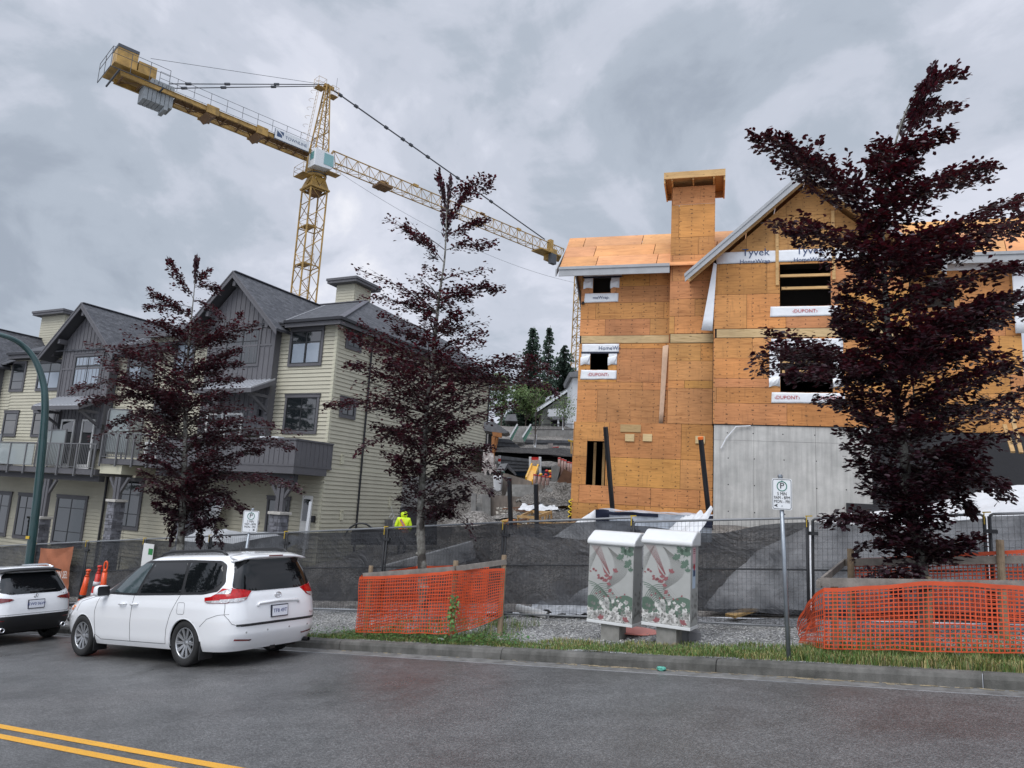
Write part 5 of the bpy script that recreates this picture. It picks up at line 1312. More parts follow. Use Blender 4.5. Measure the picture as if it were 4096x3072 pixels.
for i in range(1,6):
    z=ZT-.1-i*4.0; mb=MB(); mb.box(-h+.05,.2,-h+.05,h-.05,z,z+.05)
    p=mb.build('mast_platform',M_('crane_yellow'),cr); mb=MB()
    for q in [(-h,-h),(h*.2,-h),(h*.2,h),(-h,h)]: mb.tube([(q[0],q[1],z),(q[0],q[1],z+1.1)],.02,4)
    for zz in (.55,1.1): mb.tube([(-h,-h,z+zz),(h*.2,-h,z+zz),(h*.2,h,z+zz),(-h,h,z+zz)],.02,4,closed=True)
    for k in range(9): mb.tube([(.3+.1*k/9,-.2,z-.4*k),(.3+.1*k/9,.2,z-.4*k)],.018,4)
    for s_ in (-.2,.2): mb.tube([(.3,s_,z),(.4,s_,z-3.6)],.018,4)
    mb.build('ladder',M_('crane_yellow'),p)
mb=MB(); mb.lathe([(.85,ZT-.9),(1.05,ZT-.2),(1.25,ZT),(.95,ZT+1.1),(1.0,ZT+1.3),(1.0,ZT+1.55),(0,ZT+1.55)],n=4) 
mb=MB()
for a in range(4):
    (x0,y0),(x1,y1)=crn[a],crn[(a+1)%4]; k=.72
    mb.add([(x0*1.15,y0*1.15,ZT),((x0+x1)/2,(y0+y1)/2,ZT+.2),(x0*k,y0*k,ZT+1.35)],[(0,1,2)]); mb.add([((x0+x1)/2,(y0+y1)/2,ZT+.2),(x1*1.15,y1*1.15,ZT),(x1*k,y1*k,ZT+1.35)],[(0,1,2)])
    mb.add([((x0+x1)/2,(y0+y1)/2,ZT+.35),(x0*k,y0*k,ZT+1.35),(x1*k,y1*k,ZT+1.35)],[(0,1,2)])
    mb.tube([(x0*1.15,y0*1.15,ZT),(x1*1.15,y1*1.15,ZT)],.12,6)
mb.lathe([(.98,ZT+1.3),(1.02,ZT+1.35),(1.02,ZT+1.75),(.98,ZT+1.8)],n=24)
o=mb.build('slewing_ring',M_('crane_yellow'),cr); md=o.modifiers.new('solid','SOLIDIFY'); md.thickness=.05
mb=MB(); mb.lathe([(0,ZT-.8),(.5,ZT-.6),(.8,ZT-.0),(.8,ZT+.2),(0,ZT+.3)],n=16); mb.build('slewing_drive',M_('crane_dark'),cr)
mb=MB(); mb.lathe([(1.0,ZT+1.55),(1.05,ZT+1.55),(1.05,ZT+1.68),(1.0,ZT+1.68)],n=24); mb.build('ring_gear',M_('steel_dark'),cr)
# turntable frame up to the jib level
mb=MB()
for x in (-.75,.75):
    for y in (-.75,.75): mb.bar((x*1.0,y,ZT+1.8),(x*.9,y*.85,ZT+4.0),.2,.2)
for y in (-.75,.75): mb.add([(-.75,y,ZT+1.8),(.75,y,ZT+1.8),(.1,y*.9,ZT+3.6),(-.1,y*.9,ZT+3.6)],[(0,1,2,3)])
for x in (-.75,.75): mb.add([(x,-.75,ZT+1.8),(x,.75,ZT+1.8),(x*.95,.1,ZT+3.6),(x*.95,-.1,ZT+3.6)],[(0,1,2,3)])
o=mb.build('turntable_frame',M_('crane_yellow'),cr); md=o.modifiers.new('solid','SOLIDIFY'); md.thickness=.06
mb=MB()
for (x0,x1,y0,y1) in ((-2.0,-1.0,-1.0,1.0),(.4,1.7,-1.9,-.9)):
    z=ZT+1.1 if x0<0 else ZT+1.75
    mb.box(x0,x1,y0,y1,z-.05,z)
    for zz in (.5,1.0): mb.tube([(x0,y0,z+zz),(x1,y0,z+zz),(x1,y1,z+zz),(x0,y1,z+zz)],.025,4,closed=True)
    for q in ((x0,y0),(x1,y0),(x1,y1),(x0,y1)): mb.tube([(q[0],q[1],z),(q[0],q[1],z+1)],.025,4)
mb.build('access_platform',M_('crane_yellow'),cr)
# cab hangs on the camera side
cb=MB(); cb.prism([(-1.35,-1.95,ZT+1.75),(.55,-1.95,ZT+1.9),(.95,-1.95,ZT+2.65),(.7,-1.95,ZT+3.6),(-1.35,-1.95,ZT+3.6)],(0,1.35,0)); cabo=cb.build('cab',M_('cab_white'),cr,fix=True,bevel=.05)
mb=MB(); mb.add([(.60,-1.88,ZT+1.95),(.60,-.67,ZT+1.95),(.99,-.67,ZT+2.67),(.99,-1.88,ZT+2.67)],[(0,1,2,3)]); mb.add([(.99,-1.88,ZT+2.69),(.99,-.67,ZT+2.69),(.76,-.67,ZT+3.5),(.76,-1.88,ZT+3.5)],[(0,1,2,3)]); mb.build('windscreen',M_('cab_glass'),cabo)
mb=MB(); mb.box(-.35,.7,-1.985,-1.955,ZT+2.2,ZT+3.4); mb.build('cab_window',M_('cab_glass'),cabo)
mb=MB(); mb.box(-1.38,-1.355,-1.7,-1.0,ZT+2.5,ZT+3.3); mb.build('cab_window',M_('cab_glass'),cabo)
JB=34.1
# A-frame (tower top)
mb=MB(); TP=(.2,0,42.4)
for (x,y) in ((-.8,-.7),(-.8,.7),(.8,-.7),(.8,.7)): mb.tube([(x,y,JB),(TP[0]+x*.22,y*.3,TP[2])],.085,6)
for y in (-.7,.7): lat(mb,(-.8,y,JB),(TP[0]-.18,y*.3,TP[2]),(.8,y,JB),(TP[0]+.18,y*.3,TP[2]),8,.04)
for x in (-.8,.8): lat(mb,(x,-.7,JB),(TP[0]+x*.22,-.21,TP[2]),(x,.7,JB),(TP[0]+x*.22,.21,TP[2]),8,.04)
mb.build('tower_top',M_('crane_yellow'),cr)
mb=MB()
for (x0,x1) in ((-1.1,-.2),(.5,1.3)):
    z=TP[2]-.9 if x0>0 else TP[2]-.6
    mb.box(x0,x1,-.5,.5,z-.04,z)
    for zz in (.5,1.0): mb.tube([(x0,-.5,z+zz),(x1,-.5,z+zz),(x1,.5,z+zz),(x0,.5,z+zz)],.022,4,closed=True)
    for q in ((x0,-.5),(x1,-.5),(x1,.5),(x0,.5)): mb.tube([(q[0],q[1],z),(q[0],q[1],z+1)],.022,4)
mb.build('top_platform',M_('crane_yellow'),cr)
mb=MB(); mb.lathe([(.25,-.15),(.25,.15)],(TP[0],0,TP[2]),(0,1,0),12); mb.box(-.2,.9,-.2,.2,TP[2]-.15,TP[2]+.15); mb.build('pulley_head',M_('crane_yellow'),cr)
mb=MB(); mb.tube([(1.3,.2,TP[2]-.2),(1.35,.2,TP[2]+1.6)],.02,4); mb.build('lightning_rod',M_('steel_dark'),cr)
mb=MB()
for k in range(18):
    t=k/18; z=JB+8*t; x=-1.3+.8*t*.9
    mb.tube([(x-.25,-.2,z),(x-.25,.2,z)],.018,4)
for s_ in (-.2,.2): mb.tube([(-1.55,s_,JB),(-.75,s_,JB+8)],.02,4)
for k in range(7): t=k/7; mb.tube([(-1.55+.8*t+.35*math.cos(a)-.35,.35*math.sin(a),JB+1+7*t) for a in [PI*i/8+PI/2 for i in range(9)]],.016,4)
mb.build('ladder',M_('crane_yellow'),cr)
# jib : triangular truss, apex chord on top
JL=38.7; jt=1.55; jw=.62
jb=MB(); jb.tube([(1.6,0,JB+jt),(JL-.2,0,JB+jt)],.075,6)
for y in (-jw,jw): jb.tube([(1.0,y,JB),(JL,y,JB)],.07,6); jb.tube([(1.0,y,JB),(1.6,0,JB+jt)],.05,5); jb.tube([(JL,y,JB),(JL-.2,0,JB+jt)],.05,5)
n=26; px=[1.0+(JL-1.0)*i/n for i in range(n+1)]
for i in range(n):
    xm=(px[i]+px[i+1])/2
    for y in (-jw,jw): jb.tube([(px[i],y,JB),(xm,0,JB+jt)],.032,4,cap=False); jb.tube([(xm,0,JB+jt),(px[i+1],y,JB)],.032,4,cap=False)
    jb.tube([(px[i],-jw,JB),(px[i+1],jw,JB)] if i%2 else [(px[i],jw,JB),(px[i+1],-jw,JB)],.03,4,cap=False); jb.tube([(px[i+1],-jw,JB),(px[i+1],jw,JB)],.03,4,cap=False)
jib=jb.build('jib',M_('crane_yellow'),cr)
for x in (12.5,23,29.5): mb=MB(); mb.box(x-.35,x+.35,-.1,.1,JB+jt-.12,JB+jt+.2); mb.build('jib_joint',M_('crane_yellow'),jib)
mb=MB(); mb.box(7.2,8.9,-.8,.8,JB-.35,JB-.1); mb.box(7.6,8.5,-.5,.5,JB-.1,JB+.35); mb.lathe([(.22,-.8),(.22,.8)],(8.0,0,JB-.2),(0,1,0),10); mb.build('trolley',M_('crane_dark'),cr)
mb=MB(); mb.box(33.0,38.4,-.95,.95,JB-.22,JB-.05); mb.box(35.2,36.4,-.7,.7,JB-.9,JB+.6); mb.box(35.4,36.0,-.3,.3,JB+.6,JB+2.0); mb.build('tip_platform',M_('crane_yellow'),cr)
mb=MB(); mb.box(34.9,35.9,-1.1,-.5,JB-1.7,JB-.3); mb.build('tip_weight',M_('steel_dark'),cr)
# pendants
mb=MB(); A=Vector((.9,0,TP[2]-.1)); Bp=Vector((34.5,0,JB+jt+.2)); mb.tube([A,Bp],.085,6)
for t in (.02,.08,.20,.27,.305,.38,.52,.69): p=A.lerp(Bp,t); q=A.lerp(Bp,t+.012); mb.tube([p,q],.20,6)
mb.build('jib_tie',M_('steel_dark'),cr)
for y in (-.55,.55):
    mb=MB(); A=Vector((-.3,y*.4,TP[2]-.1)); Bp=Vector((-15.2,y,JB+1.0)); mb.tube([A,Bp],.05,5)
    for t in (.33,.65,.88): mb.tube([A.lerp(Bp,t),A.lerp(Bp,t+.03)],.14,6)
    mb.build('counter_jib_tie',M_('steel_dark'),cr)
mb=MB(); mb.tube([(-.3,0,TP[2]),(-7,0,TP[2]-2.2),(-16.8,.2,JB+3.0)],.022,4); mb.build('hoist_rope',M_('steel_dark'),cr)
mb=MB(); P=[Vector((1.5,-.3,JB-.5)).lerp(Vector((45,-.3,JB-2.3)),t/20)+Vector((0,0,-4.2*4*(t/20)*(1-t/20)*.5)) for t in range(21)]; mb.tube(P,.022,4); mb.build('slack_line',M_('galvanised'),cr)
# counter jib
CJ=-19.2
for y in (-.95,.95):
    mb=MB(); mb.box(CJ,-.6,y-.04,y+.04,JB-.22,JB+.13); mb.box(CJ,-.6,y-.10,y+.10,JB+.13,JB+.17); mb.box(CJ,-.6,y-.10,y+.10,JB-.26,JB-.22); mb.build('counter_jib_beam',M_('crane_yellow'),cr)
mb=MB()
x=CJ+.3
k=0
while x<-1: mb.box(x-.06,x+.06,-.9,.9,JB-.2,JB-.05); mb.bar((x,-.9 if k%2 else .9,JB-.12),(min(x+1.5,-1),.9 if k%2 else -.9,JB-.12),.07,.07); x+=1.5; k+=1
mb.build('cross_bracing',M_('crane_dark'),cr)
mb=MB(); mb.box(-14.5,-1.0,-.55,.55,JB+.02,JB+.06); mb.build('walkway',M_('crane_dark'),cr)
mb=MB()
for y in (-1.15,1.15):
    for zz in (.85,1.45): mb.tube([(-16.2,y,JB+zz),(-1.0,y,JB+zz)],.022,4)
    x=-16.2
    while x<-1: mb.tube([(x,y,JB+.3),(x,y,JB+1.45)],.022,4); x+=1.5
mb.build('guard_rail',M_('steel_dark'),cr)
for x in (-11.4,-6.6,):
    for y in (-1.05,1.05): mb=MB(); mb.box(x-.55,x+.55,y-.08,y+.08,JB-.42,JB+.35); mb.build('joint_plate',M_('crane_yellow'),cr)
    mb=MB(); mb.prism([(x-.5,-1.0,JB-.35),(x+.5,-1.0,JB-.35),(x,-1.0,JB-.75)],(0,2.0,0)); mb.build('lower_knuckle',M_('crane_dark'),cr)
x=-17.2
for k in range(7):
    mb=MB(); mb.box(x+.02,x+.33,-.78,.78,JB-1.35-(.3 if k in (5,) else 0),JB+.75); mb.build('counterweight_block',M_('counterweight_concrete'),cr); x+=.35
mb=MB(); mb.box(-19.90,-16.90,-1.6,1.9,JB+.34,JB+.42); pl=mb.build('machine_platform',M_('crane_yellow'),cr)
mb=MB()
for zz in (.55,1.1): mb.tube([(-20.20,-1.9,JB+.4+zz),(-15.60,-1.9,JB+.4+zz)],.025,4); mb.tube([(-20.20,-1.9,JB+.4+zz),(-20.20,1.9,JB+.4+zz)],.025,4)
for q in ((-20.20,-1.9),(-18.70,-1.9),(-17.20,-1.9),(-15.60,-1.9),(-20.20,0),(-20.20,1.9)): mb.tube([(q[0],q[1],JB-.3),(q[0],q[1],JB+1.5)],.025,4)
mb.tube([(-20.20,-1.9,JB-.3),(-15.60,-1.9,JB-.3)],.04,4); mb.tube([(-20.20,-1.9,JB-.3),(-20.20,1.9,JB-.3)],.04,4)
mb.bar((-19.50,-1.9,JB-.3),(-19.50,1.9,JB-.3),.12,.12); mb.bar((-16.00,-1.9,JB-.3),(-16.00,1.9,JB-.3),.12,.12); mb.build('platform_rail',M_('steel_dark'),pl)
mb=MB(); mb.box(-19.40,-17.75,.2,1.7,JB+.42,JB+3.1); c1=mb.build('machinery_cabinet',M_('crane_yellow'),cr); mb=MB(); mb.box(-19.43,-17.72,.17,1.73,JB+2.85,JB+3.14); mb.build('cabinet_lid',M_('steel_dark'),c1); mb=MB(); mb.box(-19.30,-17.85,.15,.2,JB+.5,JB+.85); mb.build('vent_panel',M_('gap'),c1)
mb=MB(); mb.box(-17.65,-16.15,.2,1.7,JB+.42,JB+2.35); mb.build('machinery_cabinet',M_('crane_yellow'),cr)
# name board
mb=MB(); mb.box(-5.4,-1.8,-1.34,-1.24,JB-.35,JB+.62); nbd=mb.build('name_board',M_('cab_white'),cr); mb=MB(); mb.box(-5.45,-1.75,-1.24,-1.20,JB-.40,JB+.67); mb.build('board_frame',M_('sign_blue'),nbd)
text_obj('lettering','TOWNLINE',.44,M_('sign_blue'),nbd,(-3.2,-1.345,JB+.10),(1,0,0),(0,0,1),.004,sx=1.02)
mb=MB(); mb.add([(-5.25,-1.345,JB+.5),(-4.7,-1.345,JB+.15),(-4.7,-1.345,JB-.1),(-5.25,-1.345,JB-.1)],[(0,1,2,3)]); mb.add([(-5.0,-1.346,JB+.52),(-4.55,-1.346,JB+.52),(-4.55,-1.346,JB+.12)],[(0,1,2)]); mb.build('logo',M_('sign_blue'),nbd)
# second, distant crane mast beside the plywood building
P=at(2303,1500,105); c2_=thing('crane_mast','thin distant yellow lattice mast just left of the plywood building','crane',(P.x+.3,P.y,0),R(20))
mb=MB()
for x in (-.8,.8):
    for y in (-.8,.8): mb.tube([(x,y,10),(x,y,34)],.09,5)
crn=[(-.8,-.8),(.8,-.8),(.8,.8),(-.8,.8)]
for k in range(4):
    (x0,y0),(x1,y1)=crn[k],crn[(k+1)%4]; lat(mb,(x0,y0,10),(x0,y0,34),(x1,y1,10),(x1,y1,34),18,.05)
mb.build('mast',M_('crane_yellow'),c2_)
# ------------------------------------------------------------------ temporary fence
mat('fence_steel',(.22,.23,.24),.45,metal=.3); mat('fence_dark',(.03,.032,.036),.6); mat('clip_yellow',(.62,.42,.04),.6); mat('banner_cloth',(.36,.125,.06),.7,var=.15,vscale=3); mat('banner_white',(.66,.62,.58),.7)
def screenmat(name,alpha,col):
    m_=bpy.data.materials.new(name); m_.use_nodes=True; t=m_.node_tree; b=t.nodes['Principled BSDF']; out_=t.nodes['Material Output']
    tr=N(t,'ShaderNodeBsdfTransparent'); mx=N(t,'ShaderNodeMixShader'); tcn=N(t,'ShaderNodeTexCoord')
    nz=N(t,'ShaderNodeTexNoise',Scale=1.3,Detail=5.0,Roughness=.6); L(t,tcn.outputs['Object'],nz.inputs['Vector'])
    L(t,ramp(t,nz.outputs[0],[(.35,max(0,alpha-.13)),(.65,min(1,alpha+.10))]),mx.inputs[0]); L(t,tr.outputs[0],mx.inputs[1]); L(t,b.outputs[0],mx.inputs[2]); L(t,mx.outputs[0],out_.inputs[0])
    L(t,ramp(t,nz.outputs[0],[(.3,tuple(c*.75 for c in col)),(.7,tuple(c*1.25 for c in col))]),b.inputs['Base Color']); b.inputs['Roughness'].default_value=.6
    wn_=N(t,'ShaderNodeTexNoise',Scale=1.6,Detail=4.0,Roughness=.55,Distortion=1.8); L(t,tcn.outputs['Object'],wn_.inputs['Vector']); bp=N(t,'ShaderNodeBump',Strength=1.0); bp.inputs['Distance'].default_value=.12; L(t,wn_.outputs[0],bp.inputs['Height']); L(t,bp.outputs[0],b.inputs['Normal'])
    MATS[name]=m_
screenmat('screen_fabric',.84,(.052,.055,.062))
screenmat('screen_fabric_dense',.84,(.03,.032,.037))
FS=13.15
fence_t=[28.2,25.33,22.45,19.62,16.8,13.97,10.79,7.66,4.85,1.74,-.76,-3.7]
def fpt(t,z,s=FS): return rp(t,s,z)
wires_cache={}
def fence_panel(i,t0,t1,label,sag,dense,screen=True,lean=0.0,banner=False):
    """t0 is the left end (larger t)"""
    H=1.86 if i<8 else 1.80; zo={8:.02,9:-.05,10:-.09}.get(i,.06); zo2={7:.04,8:-.04,9:-.09,10:-.12}.get(i,.06); P0=fpt(t0,zo); x_=(fpt(t1,zo2)-P0); Lh=math.hypot(x_.x,x_.y); rise=x_.z
    th=thing('fence_panel',label,'fence',P0,math.atan2(x_.y,x_.x),group='temporary fence panels along the verge')
    sk=rise/Lh
    f=lambda x,z,y=0:(x,y+lean*z,z+x*sk)
    a,b=.035,Lh-.035
    mb=MB(); mb.tube([f(a,H-.03),f(a+.05,H),f(b-.05,H),f(b,H-.03)],.021,8); mb.build('top_rail',M_('fence_steel'),th,smooth=True); mb=MB(); mb.tube([f(a,.03),f(b,.03)],.018,6); mb.build('bottom_rail',M_('fence_steel'),th,smooth=True)
    for x in (a,b): mb=MB(); mb.tube([f(x,0),f(x,H-.03)],.023,8); mb.build('upright',M_('fence_dark'),th,smooth=True)
    mb=MB(); mb.tube([f(a,H*.53),f(b,H*.53)],.014,6); mb.build('mid_rail',M_('fence_dark'),th)
    mb=MB(); n=int((b-a)/.075)
    for k in range(1,n): x=a+(b-a)*k/n; mb.tube([f(x,.03,-.006),f(x,H,-.006)],.0024,3,cap=False)
    for k in range(1,18): mb.tube([f(a,H*k/18,-.010),f(b,H*k/18,-.010)],.0024,3,cap=False)
    mb.build('wire_mesh',M_('fence_dark'),th)
    for x in (a+.02,b-.02):
        mb=MB(); mb.bar(f(x,.02,-.35),f(x,.02,.35),.09,.05); mb.build('foot',M_('fence_dark'),th)
    mb=MB(); mb.box(b-.02,b+.16,-.03,.03,H-.28+b*sk,H-.22+b*sk); 
    mb.build('clamp',M_('fence_dark'),th)
    mb=MB(); mb.bar(f(b-.02,H+.03,-.02),f(b+.09,H+.03,-.02),.035,.018); mb.bar(f(b+.0,H-.15,-.03),f(b+.0,H+.03,-.03),.014,.014); mb.build('top_clip',M_('clip_yellow'),th)
    if screen:
        def fn(u,v):
            x=a-.03+(b-a+.06)*u; top=H-.02-sag(u) if callable(sag) else H-.03; z=.22+(top-.22)*v
            y=.035+.07*(nz2(x*1.4+i*7,z*1.2,i)+.6*nz2(x*3.1+i*3+z*2,z*2,i+3)+.3*nz2(x*7+i,z*3,i+5))*(1-.4*v)
            return f(x,z+.015*nz2(x*2,i),y)
        mb=MB(); mb.grid(fn,36,18); mb.build('screen_cloth',M_('screen_fabric_dense' if dense else 'screen_fabric'),th,smooth=True)
    return th
nosag=lambda u:0.01
sags={9:lambda u:.04+.10*math.sin(PI*u)**2,8:lambda u:.05+.16*math.sin(PI*min(1,u*1.1))**2, 7:lambda u:.03,5:lambda u:.06*u,4:lambda u:.05+.30*max(0,.5-abs(u-.3)),3:lambda u:.15*u}
flabels=['fence panel at the left picture edge behind the lamp post','fence panel left of the brown banner','fence panel with the brown sale banner on it','fence panel behind the three orange posts','fence panel above the minivan roof','fence panel right of the minivan rear window, before the stone pier','fence panel directly behind the middle tree','fence panel between the left netting and left cabinet','fence panel behind the two patterned utility cabinets','fence panel behind the right parking sign pole','fence panel behind the right hand tree']
for i,(a,b) in enumerate(zip(fence_t[:-1],fence_t[1:])):
    fence_panel(i,a,b,flabels[i],sags.get(i,nosag),i in (1,2,3,4,5,6),lean=.0 if i<8 else (-.05 if i==8 else .04))
# brown banner on panel 2 (t 24.9..21.8)
def onf(x,y,s): r=ray(x,y); return r*(s/r.dot(RS))
bn=thing('banner','crumpled brown vinyl banner with white sale lettering hung on the fence','banner',fpt(24.0,0,FS-.06),0)
bn.location=(0,0,0)
c00=onf(290,2440,FS-.07)*1; c01=onf(288,2185,FS-.07); c11=onf(395,2185,FS-.07); c10=onf(402,2470,FS-.07)
tl_=s_at(146,2185,FS-.07)
c00=rp(23.1,FS-.07,.12); c01=rp(23.1,FS-.07,1.80); 
tA=s_at(150,2300,FS-.07); tB=s_at(283,2300,FS-.07)
mb=MB()
def bnf(u,v):
    t=tA+(tB-tA)*u; p=rp(t,FS-.05-.06-.05*nz2(u*4+v*2,v*3,9)-.05*abs(nz2(u*2-v*3,u+v,4)),.10+1.70*v-.05*math.sin(PI*u)*v); return p
mb.grid(bnf,24,24); mb.build('banner_sheet',M_('banner_cloth'),bn,smooth=False)
dirb=-RT.copy(); dirb.z=GR; dirb.normalize()
for txt,zf in (('SAVE $5,000 ON SEL',.85),('TOWNHOME',.48)):
    tc_=tB+(tA-tB)*.38; p=rp(tc_,FS-.24,zf+.1); text_obj('lettering',txt,.30,M_('banner_white'),bn,p,dirb,(0,0,1),.002,sx=.62)
# small green and white notice on the fence
p=onf(590,2225,FS-.05); t=thing('notice','small white notice with a green square hung on the fence above the minivan','notice',p,math.atan2(-RT.y,-RT.x))
mat('paper_white',(.72,.73,.72),.7); mat('notice_green',(.03,.22,.06),.6)
mb=MB(); mb.box(-.24,.24,-.004,.004,-.35,.35); mb.build('sheet',M_('paper_white'),t); mb=MB(); mb.box(.02,.22,-.008,-.004,.05,.22); mb.build('green_square',M_('notice_green'),t)

# ------------------------------------------------------------------ street lamp
mat('lamp_green',(.008,.045,.045),.3,coat=.5,var=.2,vscale=3); mat('galv_pole',(.30,.33,.36),.38,metal=.7,var=.2,vscale=5)
def pl_(x,y,Y): return atY(x,y,Y)
Yl=21.3
lp=thing('lamp_post','dark green street lamp post with a curved arm reaching out of frame to the left','street lamp',pl_(90,2520,Yl))
lo=Vector(lp.location)
pts=[pl_(88,2560,Yl),pl_(118,2250,Yl),pl_(152,1960,Yl),pl_(175,1720,Yl),pl_(180,1600,Yl),pl_(170,1520,Yl),pl_(140,1440,Yl-.1),pl_(95,1385,Yl-.3),pl_(40,1352,Yl-.6),pl_(-30,1335,Yl-.9),pl_(-110,1340,Yl-1.3)]
pts=[p-lo for p in pts]
# smooth
def cat(P,n=6):
    o=[]
    for i in range(len(P)-1):
        a,b,c,d=P[max(0,i-1)],P[i],P[i+1],P[min(len(P)-1,i+2)]
        for k in range(n):
            t=k/n; o.append(.5*((2*b)+(c-a)*t+(2*a-5*b+4*c-d)*t*t+(3*b-a-3*c+d)*t**3))
    o.append(P[-1]); return o
cp=cat(pts); nn_=len(cp)
mb=MB(); mb.tube(cp,[.125-.065*(i/(nn_-1)) for i in range(nn_)],16); mb.build('pole',M_('lamp_green'),lp,smooth=True)
mb=MB(); q=cp[-1]; mb.box(q.x-.7,q.x+.05,q.y-.18,q.y+.18,q.z-.08,q.z+.12); mb.build('lamp_head',M_('lamp_green'),lp,bevel=.05)
mb=MB(); p=pl_(110,2150,Yl-.14)-lo; mb.box(p.x-.05,p.x+.05,p.y-.01,p.y+.01,p.z-.04,p.z+.04); mb.build('id_tag',M_('clip_yellow'),lp)
mb=MB(); q=cp[0]; mb.lathe([(.19,0),(.19,.12),(.14,.2)],(q.x,q.y,q.z),(0,0,1),16); mb.build('base_cover',M_('lamp_green'),lp)

# ------------------------------------------------------------------ parking signs
mat('sign_white',(.72,.74,.75),.35,coat=.3); mat('sign_black',(.012,.012,.014),.5); mat('sign_green',(.01,.16,.11),.4)
def parking_sign(base,top,w_,h_,zc,yaw,label,arrow):
    t=thing('parking_sign',label,'sign',base,yaw,group='parking signs on galvanised poles')
    hh=(Vector(top)-Vector(base)); 
    M=Matrix.Rotation(-yaw,3,'Z'); hh=M@hh
    mb=MB(); mb.tube([(0,0,-.1),hh],.030,14); mb.build('pole',M_('galv_pole'),t,smooth=True)
    mb=MB(); mb.lathe([(.034,0),(.034,.02),(.02,.035),(0,.035)],hh,(0,0,1),12); mb.build('pole_cap',M_('galv_pole'),t)
    c=hh*((zc)/hh.z); c=Vector((c.x,c.y-.04,zc))
    def rr_(w,h,r,y0,y1,mt,name,par):
        P=roundpoly([(-w/2,-h/2),(w/2,-h/2),(w/2,h/2),(-w/2,h/2)],r); m=MB(); m.prism([(c.x+a,y1,c.z+b) for a,b in P],(0,y0-y1,0)); return m.build(name,mt,par,fix=True)
    pl=rr_(w_,h_,.03,c.y,c.y-.003,M_('sign_white'),'sign_plate',t)
    k=h_/.45
    bd=MB(); P=roundpoly([(-w_/2+.012,-h_/2+.012),(w_/2-.012,-h_/2+.012),(w_/2-.012,h_/2-.012),(-w_/2+.012,h_/2-.012)],.03); bd.tube([(c.x+a,c.y-.004,c.z+b) for a,b in P],.0035,4,closed=True); bd.build('border',M_('sign_black'),pl)
    ring=MB(); ring.tube([(c.x+.068*k*math.cos(a),c.y-.004,c.z+.115*k+.068*k*math.sin(a)) for a in [2*PI*i/28 for i in range(28)]],.0065*k,6,closed=True); ring.build('green_ring',M_('sign_green'),pl)
    X=(1,0,0);Z=(0,0,1)
    o=text_obj('lettering','P',.12*k,M_('sign_black'),pl,(c.x,c.y-.005,c.z+.118*k),X,Z,.002,sx=1.1)
    for s_,z,q in (('5 MIN',.004,.066),('9AM - 8PM',-.052,.062),('MON - FRI',-.108,.062)): text_obj('lettering',s_,q*k,M_('sign_black'),pl,(c.x,c.y-.005,c.z+z*k),X,Z,.0015,sx=.80)
    am=MB(); s=arrow; x0=c.x+s*.08*k; am.prism([(x0+s*.035*k,c.y-.005,c.z-.165*k),(x0-s*.02*k,c.y-.005,c.z-.140*k),(x0-s*.005*k,c.y-.005,c.z-.165*k),(x0-s*.02*k,c.y-.005,c.z-.19*k)],(0,-.002,0)); am.build('arrow',M_('sign_black'),pl,fix=True)
    bt=MB(); bt.lathe([(.008,0),(.008,.004),(0,.004)],(c.x,c.y-.003,c.z-.17*k),(0,-1,0),8); bt.lathe([(.008,0),(.008,.004),(0,.004)],(c.x,c.y-.003,c.z+.195*k),(0,-1,0),8); bt.build('bolts',M_('galv_pole'),pl)
    return t
Yd=9.99
b2=atY(3157,2645,Yd); t2=atY(3121,1908,Yd); zc=(atY(3127,1977,Yd)-b2).z
parking_sign(b2,t2,.268,.425,zc,R(-6),'nearer parking sign with a left arrow, on the pole right of the cabinets',-1)
b1=rp(s_at(1003,2400,10.62),10.62,0); t1=atY(1011,2040,b1.y); zc=(atY(1011,2087,b1.y)-b1).z
b1=Vector((t1.x-.12,b1.y,b1.z)); parking_sign(b1,t1,.315,.45,zc,R(8),'parking sign with a right arrow sticking up behind the minivan roof',1)

# ------------------------------------------------------------------ utility cabinets
mat('cabinet_grey',(.37,.375,.355),.42,coat=.3,var=.06,vscale=4); mat('cabinet_lid',(.66,.67,.66),.38,coat=.4,var=.05,vscale=3); mat('pedestal_concrete',(.30,.295,.27),.85,col2=(.19,.185,.165),vscale=5,bump=.3)
mat('print_green',(.10,.155,.115),.5); mat('print_red',(.26,.095,.10),.5); mat('print_line',(.20,.20,.185),.5); mat('print_pale',(.60,.59,.56),.5); mat('sticker_pink',(.62,.40,.42),.6); mat('sticker_blue',(.45,.55,.66),.6)
def maple(cx,cz,r,a):
    """maple-leaf outline"""
    base=[(0,1.0),(.16,.68),(.34,.78),(.28,.42),(.52,.60),(.58,.46),(.88,.48),(.76,.28),(.84,.16),(.46,-.12),(.52,-.28),(.06,-.20),(.03,-.62)]
    P=base+[(-x,z) for x,z in base[::-1]]
    return [(cx+r*(x*math.cos(a)-z*math.sin(a)),cz+r*(x*math.sin(a)+z*math.cos(a))) for x,z in P]
